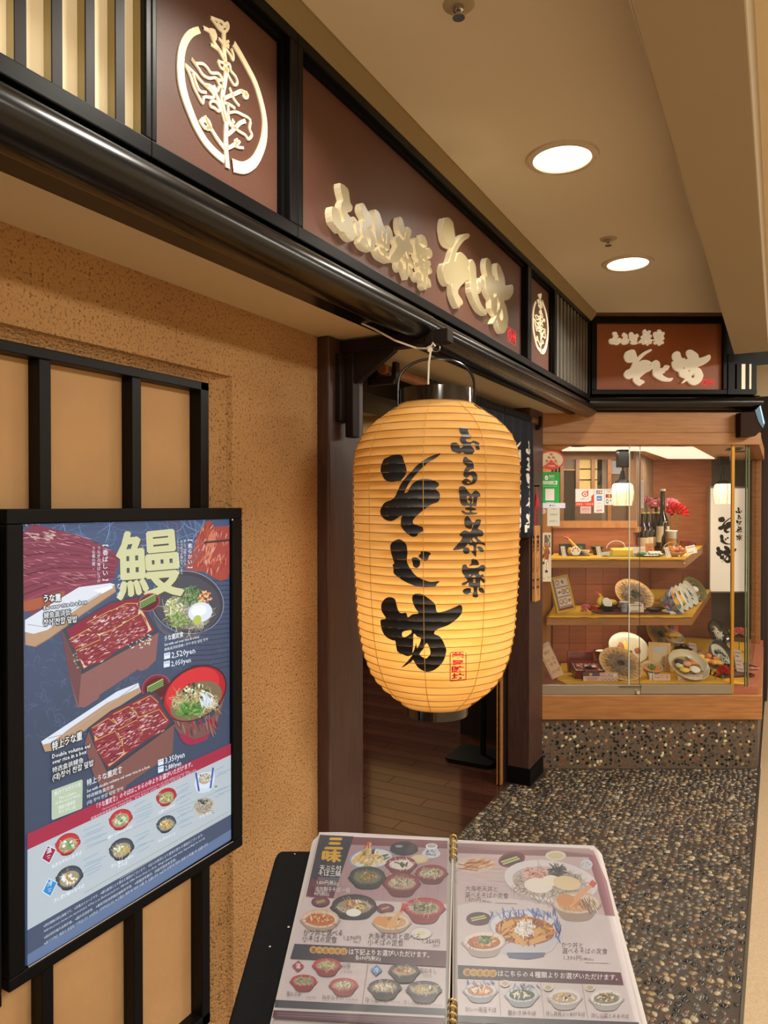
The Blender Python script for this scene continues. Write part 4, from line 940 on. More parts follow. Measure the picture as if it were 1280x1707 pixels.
# kanji for eel and vertical writing
for o, c, bd in ((5, '#4b4a3c', .022), (0, '#d3d2a0', .018)):
    P.quadtext('鰻', (590 + o, 150 + o), (900 + o, 118 + o), (596 + o, 486 + o), (932 + o, 462 + o), c, bd)
P.vtext('うなぎ', 605, 352, 485, 34, '#dfe3e6'); P.vtext('【香ばしい】', 533, 195, 402, 30, '#e4e8ee', .01); P.vtext('うなぎの香ばしさが', 500, 212, 402, 19, '#dfe4ea'); P.vtext('うな重の要。', 473, 215, 335, 19, '#dfe4ea')
P.vtext('【柔らかい】', 963, 172, 335, 25, '#e4e8ee', .01); P.vtext('蒸しては焼き上げる', 937, 180, 312, 14, '#dfe4ea'); P.vtext('ほろほろと崩れてしまう', 920, 182, 360, 15, '#dfe4ea'); P.vtext('しっとりとした味わいです。', 903, 184, 376, 14, '#dfe4ea')
def lab(t, p0, p1, h, bd=.012, glow=True):
    if glow: P.text(t, p0, p1, h, '#2a2a2c', .2)
    P.text(t, p0, p1, h, '#e9ecec', bd)
lab('うな重', (220, 496), (306, 490), 42, .03); lab('Eel over rice in a box', (220, 538), (438, 506), 28, .02); lab('鳗鱼盖浇饭', (220, 580), (356, 562), 33, .005); lab('장어 찬합 덮밥', (218, 618), (388, 598), 38, .015)
lab('うな重定食', (832, 696), (928, 672), 30, .02, False); lab('Set with eel over rice in a box', (832, 722), (1008, 680), 19, .015, False); lab('鳗鱼盖浇饭套餐 / 장어 찬합 덮밥 정식', (832, 746), (1052, 692), 16, 0, False)
for x, y, q, pr_ in ((830, 790, 44, '2,520yen'), (828, 832, 38, '2,050yen')):
    P.poly([(x, y), (x + 31, y - 7), (x + 31, y - 38), (x, y - 31)], '#dfe9f2'); P.text('定食' if q == 44 else '単品', (x + 4, y - 19), (x + 27, y - 24), 12, '#5a7aa8'); P.text(pr_, (x + 38, y - 7), (x + (158 if q == 44 else 138), y - (33 if q == 44 else 29)), q * .95, '#e8edf2', .01)
# pickles
for x, y, r1, r2 in ((752, 500, 60, 44), (790, 932, 76, 64)):
    P.ell(x, y, r1, r2, '#7c2338', -25); P.ell(x, y + 3, r1 * .82, r2 * .78, '#5b1729', -25); P.ring(x, y, r1, r2, 4, '#b05468', -25)
    P.stroke([[(x - 45, y + 28 - 9 * k), (x + 35, y - 14 - 9 * k)] for k in range(4)], 11, '#9fb86a'); P.stroke([[(x - 42, y + 33 - 9 * k), (x + 36, y - 9 - 9 * k)] for k in range(4)], 5, '#3d5e34')
# red bowl of hot soba
P.poly([(822, 985), (860, 1090), (915, 1180), (930, 1205), (965, 1222), (1040, 1200), (1060, 1170), (1110, 1080), (1146, 930), (1100, 1050), (980, 1130)], '#7a5350', sm=2)
P.poly([(905, 1160), (925, 1205), (965, 1224), (1030, 1204), (1062, 1165), (985, 1195)], '#a1264a', sm=2); P.dabs(1000, 1110, 110, 60, 40, 60, 9, ['#8d6660', '#66413f', '#98706a', '#a02b38'], ang=75, spread=12, seed=40)
P.ell(985, 962, 178, 128, '#42202a', -34); P.ell(985, 964, 170, 121, '#b81c2c', -34); P.ell(975, 945, 150, 96, '#d5303a', -34); P.ell(992, 1000, 142, 86, '#7d6c50', -28)
P.dabs(990, 1005, 112, 62, 190, 46, 4, ['#c9b27c', '#e6d8ae', '#8b7a52', '#b8a06c'], ang=-25, spread=70, curve=2.8, seed=41); P.dabs(960, 1040, 70, 40, 70, 36, 12, ['#6f9a4a', '#4d7a38', '#8fb562'], spread=90, seed=42)
P.dabs(990, 950, 70, 38, 40, 18, 11, ['#d4dca4', '#e7ead0', '#455a3a', '#2e4238'], spread=90, seed=43); P.dabs(1045, 995, 34, 36, 34, 40, 7, ['#eef2f2', '#d8e0e4'], ang=60, spread=30, seed=44)
# lower lid and lower box
P.poly([(205, 1208), (590, 952), (700, 910), (714, 955), (520, 1080), (400, 1170), (290, 1248), (225, 1258)], '#b99575'); P.poly([(205, 1206), (590, 952), (698, 909), (702, 932), (540, 1010), (350, 1140), (260, 1210), (215, 1222)], '#dce3ee')
P.stroke([(240, 1190), (340, 1165), (690, 920)], 4, '#a9a6ac')
P.tf = B_
P.poly([(425, 60), (470, 215), (520, 300), (600, 345), (640, 270), (872, 108), (882, -45), (760, -150), (455, -30)], '#80544f')
P.poly([(440, -20), (560, -110), (745, -205), (790, -200), (884, -48), (540, 205), (470, 60)], '#34404d'); P.poly([(458, -18), (560, -98), (745, -190), (780, -188), (862, -50), (545, 185), (480, 60)], '#8d2140'); P.poly([(470, -10), (750, -175), (850, -60), (550, 175), (480, 50)], '#cdb184')
P.stroke([(884, -46), (542, 205)], 7, '#2b3540'); P.dabs(640, 210, 130, 50, 40, 10, 2, ['#8f625c', '#754845'], seed=50)
for k, q in enumerate(([(462, -20), (545, -70), (590, -40), (600, 0), (520, 40), (480, 20)], [(570, -90), (650, -130), (690, -90), (690, -60), (610, -15), (590, -50)], [(670, -140), (760, -185), (800, -150), (800, -115), (710, -75), (690, -100)],
                     [(475, 45), (580, -5), (620, 70), (610, 120), (540, 165), (500, 110)], [(595, -12), (690, -62), (720, 0), (725, 50), (630, 105), (620, 40)], [(690, -70), (805, -115), (845, -60), (835, -20), (735, 40), (720, -10)])): eel(q, 60 + k, -28)
lab('特上うな重', (260, 92), (412, 34), 48, .02); lab('Double volume eel', (260, 134), (452, 78), 30, .02); lab('over rice in a box', (260, 164), (434, 108), 30, .02); lab('特选盒装鳗鱼', (260, 206), (418, 152), 31, .005); lab('(대)장어 찬합 덮밥', (260, 246), (470, 166), 36, .012)
P.poly([(256, 296), (408, 240), (414, 246), (412, 384), (406, 390), (262, 446), (256, 440)], '#b9c8ad')
for k, (t_, a, c) in enumerate((('贅沢!うなぎが２倍', (270, 322), (404, 272)), ('The volume', (292, 345), (380, 313)), ('of the eel is twice', (274, 370), (402, 324)), ('鳗鱼分量两倍', (292, 394), (376, 362)), ('장어 양이 2배', (292, 418), (376, 388)))): P.text(t_, a, c, 23, '#eef3e6')
lab('特上うな重定食', (435, 272), (616, 200), 36, .012, False); lab('Set with double volume eel over rice in a box', (435, 308), (755, 180), 21, .012, False); lab('特选鳗鱼盒定食', (435, 336), (572, 282), 20, 0, False); lab('(대) 장어 찬합 덮밥 정식', (435, 368), (618, 292), 21, 0, False)
for x, y, pr_, x1, q in ((797, 172, '3,350yen', 932, 42), (797, 208, '2,880yen', 914, 36)):
    P.poly([(x, y), (x + 28, y - 9), (x + 28, y - 39), (x, y - 30)], '#dfe9f2'); P.text('定食' if q == 42 else '単品', (x + 3, y - 18), (x + 25, y - 25), 11, '#5a7aa8'); P.text(pr_, (x + 36, y - 12), (x1, y - 46 if q == 42 else y - 40), q, '#e8edf2', .01)
# lower part of the sheet
P.poly([(133, 516), (1190, 48), (1190, 106), (133, 598)], '#a82a48'); P.poly([(133, 597), (1190, 105), (1190, 406), (133, 1006)], '#bcc6ca'); P.poly([(133, 1005), (1190, 405), (1190, 530), (133, 1222)], '#47546c')
P.poly([(133, 1130), (1190, 480), (1190, 530), (133, 1222)], '#66799a')
P.text('「うな重定食」のそばはこちらの中よりお選びいただけます。', (485, 388), (972, 172), 30, '#eddfe4', .012); P.text('Choose your soba noodles from here to be served in the set with grilled eel over rice.', (512, 398), (955, 200), 14, '#e5d2d8')
P.text('套餐中的荞麦面请从下列中选择。장어 정식의 소바는 아래에서 선택하실 수 있습니다.', (455, 445), (992, 196), 15, '#e0c8d0'); P.stroke([(430, 592), (1185, 262)], 2, '#8fa0ac')
def soba(x, y, r, c_out, c_in, seed, extra):
    P.poly([(x - r * .98, y), (x - r * .6, y + r * .75), (x - r * .35, y + r * .95), (x + r * .2, y + r * .85), (x + r * .7, y + r * .35), (x + r * .98, y - r * .3)], srgb(tuple(c * .55 for c in lin(c_out))), sm=2)
    P.ell(x, y, r, r * .74, c_out, -32); P.ell(x, y + r * .05, r * .9, r * .62, c_in, -32); P.ell(x + 1, y + r * .12, r * .74, r * .5, '#a59a78', -30)
    P.dabs(x, y + r * .12, r * .66, r * .42, 34, r * .5, 3, ['#d8ceaa', '#8d8262', '#c2b78e'], spread=90, curve=2, seed=seed); P.dabs(x, y + r * .1, r * .5, r * .3, 26, r * .34, r * .14, extra, spread=90, seed=seed + 1)
for x, y, r, c1, c2, ex in ((337, 565, 66, '#b9313a', '#c9343c', ['#6f9a55', '#dfe6da', '#88ad6a', '#f0f4f0']), (606, 440, 62, '#b9313a', '#c9343c', ['#5f8a48', '#8fae6c', '#dfe3c4']), (838, 326, 54, '#b9313a', '#b22a34', ['#c8b070', '#7c9a50', '#e4dcb8']),
                          (345, 735, 72, '#3d4652', '#4b545f', ['#eef2f4', '#c89a54', '#f8fafa']), (610, 590, 66, '#3d4652', '#4b545f', ['#7f9d55', '#eef2e8', '#d49a58', '#b9c77c']), (837, 464, 52, '#3d4652', '#4b545f', ['#d2503c', '#8aa355', '#f0f0e4', '#e0b050'])): soba(x, y, r, c1, c2, int(x), ex)
P.poly([(985, 240), (990, 295), (1010, 310), (1055, 300), (1076, 275), (1080, 195)], '#d3dde8', sm=2); P.ell(1032, 245, 48, 40, '#dfe8f0', -25); P.stroke([[(988, 205), (1004, 300)], [(1076, 180), (1062, 285)], [(1010, 215), (1020, 240)]], 9, '#3f58a8'); P.ell(1034, 236, 34, 26, '#b8a98c', -25); P.dabs(1034, 232, 30, 22, 30, 22, 4, ['#dcd6c4', '#8d8a6c', '#f0ece0'], spread=90, seed=81)
P.ell(1030, 378, 52, 42, '#c6bfa8', -35); P.ell(1030, 374, 46, 36, '#a9a08c', -35); P.dabs(1030, 372, 42, 32, 70, 30, 3, ['#d8cfba', '#7f7666', '#b8ae98'], spread=90, curve=2.5, seed=82); P.dabs(1024, 352, 24, 12, 26, 16, 4, ['#2f3a36', '#445048'], spread=60, seed=83); P.ell(1090, 278, 14, 11, '#ccd5dc', -20); P.ell(1090, 276, 9, 7, '#8f9b86', -20)
for t_, a, c, h in (('ねぎみぞれのおそば', (255, 692), (408, 618), 23), ('葉わさびのおそば', (540, 545), (664, 486), 20), ('山菜のおそば', (798, 416), (880, 376), 17), ('冷し揚げ餅のおそば', (265, 866), (420, 786), 23), ('冷し葉わさびの', (555, 690), (672, 634), 20), ('おそば', (592, 690), (640, 668), 18), ('冷し梅おろしの', (795, 562), (884, 518), 17), ('ざるそば', (1004, 440), (1068, 412), 16)): P.text(t_, a, c, h, '#edf4f8', .012)
rg = random.Random(5)
for x, y, n, l in ((415, 500, 6, 105), (672, 378, 6, 95), (888, 285, 6, 75), (415, 650, 6, 105), (676, 530, 6, 88), (890, 405, 6, 72), (1085, 195, 3, 66), (1085, 300, 3, 64)):
    P.stroke([[(x + 16 * (k % 2), y + 16 * k), (x + 16 * (k % 2) + l * rg.uniform(.6, 1), y + 16 * k - .36 * l)] for k in range(n)], 2.4, '#86a4b8')
P.stroke([(420, 815), (760, 622), (1150, 405)], 3, '#a9ad98'); P.stroke([(600, 745), (1150, 420)], 2.4, '#b4b8a0')
for x, y, c1, t_ in ((240, 620, '#9c2244', '温'), (245, 788, '#2f8fd0', '冷')):
    P.poly([(x - 6, y - 48), (x + 40, y - 26), (x + 2, y + 48), (x - 40, y + 22)], '#dfe8ee'); P.poly([(x - 5, y - 42), (x + 35, y - 24), (x + 2, y + 42), (x - 34, y + 20)], c1); P.text(t_, (x - 12, y - 4), (x + 14, y - 14), 30, '#f0f4f6', .01); P.stroke([[(x - 10, y + 10), (x + 8, y + 3)], [(x - 7, y + 20), (x + 6, y + 15)]], 3, '#e8d8e0')
for t_, a, c, h in (('※表示価格は税込価格です。 ※写真はイメージです。 ※都は産地により異なる場合がございます。 ※仕入れ状況により産地が変わる場合がございます。', (213, 992), (1025, 525), 17), ('※All the prices shown are tax-included. ※This is an illustrated photo. ※Bowls differ from shop to shop. ※Ingredients may vary depending on stock.', (215, 1016), (1035, 540), 16),
                  ('※标识的价格为含税价格。 ※图片仅供参考。 ※餐具可能会根据店铺有所不同。 ※根据进货情况，内容可能会有变更。', (216, 1050), (888, 650), 17), ('※표기가격은 세금이 포함된 가격입니다. ※사진은 이미지입니다. ※그릇은 매장에 따라 다를 수 있습니다. ※입하 상황에 따라 내용이 바뀔 수 있습니다.', (216, 1080), (1050, 572), 17)): P.text(t_, a, c, h, '#d3deea')
S.v += P.v; o_ = len(S.v) - len(P.v); S.f += [tuple(i + o_ for i in f) for f in P.f]; S.c += P.c
m_poster = print_mat('poster_print', .88, .6, 0, (.90, 1.0, 1.14), .25)
S.build('printed_sheet', m_poster, pp)

# ------------------------------------------------------------------ menu folder on the black lectern
MC = V((-.4, .933, .976)); MU = V((.927, .37, .051)).normalized(); MV = V((-.367, .876, .313)).normalized(); MNn = MU.cross(MV).normalized()
def mp_(px, py, h=0.0): return at_pl(px, py, MC + MNn * h, MNn)
st = thing('menu_lectern', 'slim black lectern with slanted top board under the open menu', 'lectern', (-.46, .95, 0))
C_ = lambda x, y: (380 + x / 3.368, 1370 + y / 3.368)
D_ = lambda x, y: (740 + x / 3.368, 1370 + y / 3.368)
bh = -.022
pts = [mp_(*p, bh) for p in ((470, 1418), (463, 1421), (458, 1430), (376, 1720), (372, 1800), (700, 1800), (880, 1800), (900, 1500), (905, 1424), (898, 1419))]
b = MB(); n = len(pts); b.add(pts + [p - MNn * .018 for p in pts], [tuple(range(n)), tuple(range(2 * n - 1, n - 1, -1))] + [(i, i + n, (i + 1) % n + n, (i + 1) % n) for i in range(n)])
b.build('top_board', mat('board_black', '#060607', .6, spec=.1, bump=.05, bscale=200), st, world=True, bevel=.003)
for p, r in (((480, 1456), .002), ((492, 1466), .0015), ((452, 1540), .0016)): MB().blob(mp_(*C_(*((340, 590) if p[0] == 480 else (375, 180) if p[0] == 492 else (235, 700))), bh + .0005), (r, r, .0006), sub=1).build('scuff', mat('scuff', '#b5b2ac', .8), st, world=True)
MB().tube([V((-.46, .95, .02)), V((-.46, .95, .93))], .022, 14).build('post', m_blackmat, st, world=True, smooth=True)
MB().lathe([(0, 0), (.2, 0), (.2, .012), (.03, .024), (0, .024)], 32).build('base', m_blackmat, st, smooth=True)
bk_ = thing('menu_folder', 'open two-page photo menu in clear plastic sleeves on the lectern', 'menu', MC)
def sheet(name, loop, h, m, tk=.0012):
    pts = [mp_(*p, h) for p in loop]; n = len(pts); b = MB(); b.add(pts + [p - MNn * tk for p in pts], [tuple(range(n)), tuple(range(2 * n - 1, n - 1, -1))] + [(i, i + n, (i + 1) % n + n, (i + 1) % n) for i in range(n)]); return b.build(name, m, bk_, world=True)
m_sheet = mat('page_stock', '#a29b98', .6); m_sleeve = glass_mat('clear_sleeve', refl=.05, rough=.06, veil=.015, bump=.05, bscale=16)
for k in range(3):
    sheet('rear_page', [C_(495 - 10 * k, 92 + 8 * k), C_(515, 70), C_(1255, 100), C_(1225, 1150), C_(1200, 1290), C_(215 - 9 * k, 1290 + 5 * k)], -.004 - .004 * k, m_sheet)
    sheet('rear_page', [D_(52, 100), D_(850 + 8 * k, 145 + 6 * k), D_(868 + 9 * k, 170 + 6 * k), D_(1118 + 12 * k, 1135), D_(1160 + 12 * k, 1290), D_(52, 1290)], -.004 - .004 * k, m_sheet)
sheet('sleeve_backing', [C_(512, 58), C_(640, 58), C_(1262, 92), C_(1232, 1290), C_(216, 1290)], .0, mat('sleeve_backing', '#8f8988', .5)); sheet('sleeve_backing', [D_(55, 104), D_(840, 133), D_(858, 152), D_(1122, 1150), D_(1160, 1290), D_(52, 1290)], .0, mat('sleeve_backing', '#8f8988', .5))
def menu_print(tf): return Print(lambda px, py: mp_(px, py, .0004), MNn, 7e-6, tf)
def bowl2(P, x, y, rx, ry, out, inn, seed, food, extra, lift=.55):
    P.poly([(x - rx, y), (x - rx * .8, y + ry * .85), (x - rx * .45, y + ry * (1 + lift)), (x + rx * .45, y + ry * (1 + lift)), (x + rx * .8, y + ry * .85), (x + rx, y)], srgb(tuple(c * .6 for c in lin(out))), sm=3)
    P.ell(x, y, rx, ry, out); P.ell(x, y + ry * .05, rx * .92, ry * .88, inn); P.ell(x, y + ry * .14, rx * .78, ry * .66, food[0])
    P.dabs(x, y + ry * .12, rx * .7, ry * .56, 46, rx * .4, 4, food, spread=90, curve=2, seed=seed); P.dabs(x, y + ry * .05, rx * .5, ry * .36, 26, rx * .3, rx * .1, extra, spread=90, seed=seed + 1)
NOOD = ['#9d8c76', '#c4b49c', '#7d6c58', '#d6c8b0']
P = menu_print(C_)
P.poly([(520, 70), (640, 68), (1232, 104), (1220, 1078), (262, 1052)], '#cdbfc4')
P.poly([(700, 84), (1232, 106), (1228, 462), (440, 425), (590, 400)], '#ab8a93'); P.poly([(700, 84), (1232, 106), (1231, 150), (690, 128)], '#77444c')
P.stroke([[(640 + 60 * k, 300), (620 + 62 * k, 440)] for k in range(10)], 3, '#9b7a84'); P.dabs(920, 300, 290, 130, 60, 120, 2.4, ['#a07f8a', '#b6969e'], ang=88, spread=4, seed=100)
P.poly([(516, 72), (706, 82), (590, 428), (437, 420)], '#26263a'); P.poly([(440, 415), (505, 300), (560, 330), (592, 420)], '#5a2036', sm=0)
P.poly([(437, 420), (470, 320), (530, 360), (600, 372), (592, 428)], '#612338')
P.quadtext('三', (570, 92), (642, 94), (545, 150), (640, 152), '#d3a52c', .06); P.quadtext('味', (535, 160), (635, 160), (528, 222), (630, 226), '#d3a52c', .05)
P.text('天ぷら付', (515, 272), (636, 276), 36, '#ece6e8', .015); P.text('そば三昧', (508, 302), (634, 306), 36, '#ece6e8', .015); P.stroke([[(505, 314), (632, 318)], [(505, 324), (625, 328)]], 2.5, '#a9a3b0')
P.text('1,830円(税込)', (500, 350), (620, 356), 28, '#ece6e8', .01); P.stroke([(485, 356), (680, 366)], 2, '#8d8796'); P.text('追加割子そば 一段', (490, 388), (686, 396), 30, '#ddd5da', .01); P.text('80円(税込)', (484, 412), (568, 416), 26, '#ddd5da', .01)
P.ell(805, 208, 128, 62, '#8f9cb8', -6); P.ell(805, 206, 116, 52, '#d8d6dc', -6); P.dabs(800, 205, 85, 36, 60, 60, 14, ['#e2c48a', '#d2a868', '#f0e0b8', '#8a9a60', '#5b5470'], ang=-40, spread=60, seed=101)
P.stroke([[(700, 232), (770, 160)], [(760, 190), (800, 118)], [(740, 220), (790, 150)]], lambda u: 26 - 10 * u, '#dcb878'); P.stroke([[(765, 150), (792, 112)], [(788, 150), (790, 116)]], 9, '#c2503c')
P.ell(988, 150, 78, 40, '#33333f'); P.ell(988, 142, 70, 30, '#23232e'); P.ell(960, 138, 22, 7, '#9a98a8'); P.poly([(915, 150), (925, 175), (985, 192), (1050, 178), (1062, 150)], '#2c2c38', sm=2)
P.ell(1140, 180, 52, 26, '#cdd0dc'); P.ell(1142, 165, 40, 26, '#c3c7d8'); P.ell(1143, 138, 33, 16, '#e8e8ee'); P.ell(1143, 136, 26, 11, '#a9a6ae'); P.dabs(1142, 175, 40, 18, 14, 18, 6, ['#5d6a94', '#7a86ac'], spread=90, seed=102)
P.ell(1074, 210, 52, 26, '#cdb0a0'); P.ell(1074, 208, 42, 20, '#d8c8a0')
bowl2(P, 972, 236, 86, 40, '#7c2438', '#8f3044', 103, ['#dcd4d0', '#efeae6', '#c8beb8'], ['#f2eeec', '#6c6a58']); bowl2(P, 1142, 284, 88, 42, '#7c2438', '#8f3044', 104, NOOD, ['#e6dcc8', '#4f6a48', '#d6c49c']); bowl2(P, 975, 340, 100, 52, '#7c2438', '#8f3044', 105, NOOD, NOOD); bowl2(P, 782, 305, 100, 54, '#2f3234', '#3c4040', 106, ['#6d6a58', '#8d8468'], ['#c9803f', '#d89a58', '#7c8a4a', '#56683c'], .35)
P.ell(520, 452, 52, 30, '#5c2238'); P.ell(520, 448, 40, 21, '#7f3348'); P.stroke([[(495, 452), (540, 440)], [(500, 460), (545, 447)]], 8, '#8d9a5c'); P.ell(884, 490, 50, 29, '#5c2238'); P.ell(884, 486, 38, 20, '#7f3348'); P.stroke([[(862, 492), (905, 480)]], 9, '#a5a878')
bowl2(P, 708, 470, 125, 62, '#2c2630', '#3b333c', 107, NOOD, ['#e2a648', '#c2543c', '#6b7a44', '#e8e0d0', '#d8c070'], .28); P.ell(705, 512, 42, 22, '#efecec')
bowl2(P, 1102, 480, 112, 52, '#a62a3c', '#b83346', 108, NOOD, ['#5f7248', '#8a966a', '#4c5a44', '#ccc4a8'], .75)
bowl2(P, 518, 545, 105, 54, '#cdb4a0', '#dcc8b6', 109, ['#c07038', '#d88a48', '#a8502c'], ['#e6b868', '#c2503c', '#7a8a50', '#e8cc98'], .3); bowl2(P, 920, 560, 102, 50, '#cdb4a0', '#dcc8b6', 110, ['#c99a60', '#8d6a4c', '#e0c49a'], ['#e29a50', '#5a4a60', '#eac490', '#b88a5c'], .3)
P.stroke([[(900, 600), (975, 500)]], lambda u: 34 - 16 * u, '#dca468'); P.stroke([[(968, 510), (1000, 462)], [(975, 500), (985, 458)]], 12, '#cc4a44'); P.ell(860, 560, 42, 26, '#d89050')
P.ell(1085, 628, 60, 34, '#ddd4d4'); P.ring(1085, 628, 60, 34, 4, '#b6a8ac'); P.ell(1085, 628, 22, 13, '#d3cfa0')
for t_, a, c, h in (('かつ丼と選べる', (425, 638), (645, 642), 40), ('小そばの定食', (418, 672), (612, 680), 40), ('1,270円', (650, 664), (745, 668), 32), ('大海老天丼と選べる', (790, 656), (1080, 664), 40), ('小そばの定食', (785, 692), (985, 698), 40), ('1,350円', (1092, 682), (1190, 688), 32), ('(税込)', (705, 682), (740, 684), 14), ('(税込)', (1150, 702), (1186, 704), 14)): P.text(t_, a, c, h, '#5b4b52')
P.poly([(374, 688), (1226, 728), (1222, 818), (350, 770)], lambda x, y: srgb(mixc('#26263a', '#5a2036', max(0, min(1, (x - 820) / 400)))))
for k, ch in enumerate('選べる小そば'): P.ell(480 + 34 * k, 722 + 2 * k, 22, 20, '#c99a4c'); P.text(ch, (469 + 34 * k, 733 + 2 * k), (492 + 34 * k, 734 + 2 * k), 26, '#6a2c28', .02)
P.text('は下記よりお選びいただけます。', (680, 748), (1130, 766), 38, '#ece6e8', .015); P.text('各690円(税込)', (715, 778), (858, 784), 28, '#ece6e8', .015)
P.stroke([(786, 798), (752, 1032)], 2.5, '#8f858a')
for x, y, r, c1, c2, ex, s_ in ((556, 806, 78, '#b03642', '#c23c48', ['#d8c890', '#9aa468', '#c4b070'], 120), (425, 896, 72, '#b03642', '#a8323e', ['#7c8a5c', '#5f6c48', '#a8a880'], 121), (650, 918, 78, '#b03642', '#c23c48', ['#dcd8c0', '#b0b488', '#eeeade'], 122), (990, 838, 84, '#3a343e', '#4a444c', ['#c2543c', '#6b7a44', '#efe9dc', '#d8a850'], 123), (880, 930, 90, '#3a343e', '#4a444c', ['#efeae4', '#f4f2ee', '#d89a58'], 124), (1100, 942, 95, '#3a343e', '#4a444c', ['#d8b060', '#7c8a50', '#efeae0', '#c8b890'], 125)): bowl2(P, x, y, r, r * .46, c1, c2, s_, NOOD, ex, .75)
for x, y, c1, t_ in ((395, 815, '#a03444', '温'), (834, 838, '#4a8ac4', '冷')): P.poly([(x - 34, y - 2), (x + 2, y - 30), (x + 34, y + 2), (x - 2, y + 32)], c1); P.text(t_, (x - 14, y + 12), (x + 14, y + 13), 32, '#efe9ec', .01)
for t_, a, c, h in (('山菜', (642, 822), (690, 824), 28), ('のおそば', (634, 850), (700, 853), 16), ('梅おろし', (1075, 850), (1172, 854), 28), ('のおそば', (1090, 872), (1142, 875), 16), ('葉わさび', (330, 980), (410, 985), 28), ('のおそば', (440, 994), (495, 998), 14), ('ねぎみぞれ', (530, 1000), (650, 1006), 28), ('のおそば', (660, 1008), (728, 1012), 14), ('冷し揚げ餅', (770, 1016), (900, 1020), 28), ('のおそば', (908, 1022), (968, 1026), 14), ('冷し山菜とろろ', (985, 1030), (1142, 1036), 28), ('のおそば', (1146, 1040), (1200, 1044), 14)): P.text(t_, a, c, h, '#6a5a60')
P.poly([(268, 1006), (1220, 1056), (1218, 1096), (262, 1050)], '#31313f'); P.poly([(262, 1050), (1218, 1096), (1216, 1128), (258, 1088)], '#c4bcc0'); P.poly([(258, 1064), (1216, 1108), (1212, 1160), (250, 1108)], '#4e1c34')
P.stroke([[(275 + 3 * k, 1080 + k * 13), (1190, 1124 + k * 13)] for k in range(2)], 3, '#8d6a7c')
pf = print_mat('menu_print', .0, .4, 0, None, .58)
P.build('printed_page', pf, bk_)
P = menu_print(D_)
P.poly([(75, 118), (835, 152), (912, 330), (1108, 1150), (1130, 1240), (75, 1240)], '#d3c6ca')
P.poly([(76, 118), (835, 152), (870, 240), (920, 530), (640, 470), (300, 420), (76, 470)], '#c7b2b6'); P.poly([(76, 118), (820, 150), (835, 200), (76, 176)], '#8a6468'); P.poly([(800, 160), (838, 158), (912, 330), (960, 530), (905, 525)], '#8c5a66')
P.dabs(260, 300, 180, 110, 50, 160, 3, ['#d2bfc2', '#bda6aa'], ang=5, spread=5, seed=140)
P.ell(170, 240, 110, 46, '#cfbcb4', 0); P.dabs(190, 235, 90, 26, 40, 70, 11, ['#d8a880', '#c98c60', '#e4c8a8'], ang=-12, spread=14, seed=141); P.stroke([[(78, 236), (190, 262)], [(78, 262), (190, 274)]], 6, '#9c6a50')
P.ell(380, 212, 76, 42, '#7a2c42', -12); P.ell(378, 214, 60, 30, '#3d3a34', -12); P.stroke([[(320, 226), (412, 196)], [(330, 238), (425, 206)]], 9, '#c9c088'); P.stroke([[(325, 232), (418, 201)]], 5, '#4f6a44')
P.ell(627, 190, 58, 28, '#ded2c6'); P.ell(627, 190, 42, 18, '#cfc49c'); P.ell(800, 240, 34, 28, '#cfd0dc'); P.dabs(800, 240, 24, 18, 10, 14, 4, ['#7d88ac'], spread=90, seed=142)
P.ell(600, 345, 268, 122, '#b7aab2', 8); P.ell(600, 334, 264, 116, '#ded6dc', 8); P.ell(595, 342, 214, 88, '#c4b8b6', 8); P.dabs(590, 352, 200, 80, 150, 70, 5, ['#8f8070', '#b8aa98', '#6f6256'], spread=90, curve=2.5, seed=143)
P.dabs(515, 292, 66, 36, 70, 34, 10, ['#d4978c', '#c47c74', '#e6b8ac'], spread=90, seed=144); P.dabs(632, 272, 50, 32, 60, 40, 8, ['#4a4a50', '#3a3a40', '#5d5d62'], spread=60, seed=145); P.ell(530, 358, 80, 42, '#ebe4dc', 6); P.ell(600, 330, 50, 30, '#efe6d6'); P.ell(690, 345, 78, 40, '#e4cfa8', 8)
bowl2(P, 745, 455, 135, 62, '#cbb2a4', '#dccabc', 150, ['#d0a478', '#b88a60', '#e0c09a'], ['#d48c58', '#4a4450', '#e2b080'], .62)
P.stroke([[(700, 470), (840, 345)]], lambda u: 40 - 20 * u, '#dfa67c'); P.stroke([[(826, 360), (845, 335)]], 34, '#cc5a4a'); P.ell(680, 440, 50, 34, '#d4925e'); P.dabs(815, 470, 50, 30, 24, 60, 6, ['#8d7a70', '#efe6e0', '#6a5a54'], ang=65, spread=12, seed=151)
for t_, a, c, h in (('大海老天丼と', (120, 388), (300, 392), 36), ('選べるそばの定食', (118, 424), (362, 430), 36), ('1,470円', (120, 448), (205, 452), 30), ('(税込)', (210, 452), (265, 455), 16), ('かつ丼と', (660, 704), (780, 708), 36), ('選べるそばの定食', (664, 738), (918, 742), 36), ('1,390円', (672, 774), (770, 778), 32), ('(税込)', (776, 776), (840, 779), 16)): P.text(t_, a, c, h, '#6e5f64')
P.stroke([[(790, 792), (925, 796)], [(290, 456), (410, 461)]], 3, '#9a8c90')
P.ell(195, 545, 70, 38, '#5e2438', 0); P.ell(195, 540, 56, 28, '#3f3a36'); P.stroke([[(150, 545), (230, 528)], [(155, 556), (238, 538)]], 9, '#c4bc84'); P.stroke([[(152, 551), (234, 533)]], 5, '#4f6a44')
P.poly([(255, 600), (300, 700), (350, 745), (560, 748), (630, 690), (652, 600)], '#c9c6d2', sm=2); P.poly([(350, 735), (365, 765), (470, 775), (560, 760), (570, 735)], '#5d6688', sm=1); P.ell(452, 590, 203, 98, '#b4b9d0', 4); P.ell(452, 590, 190, 88, '#d9d7e2', 4)
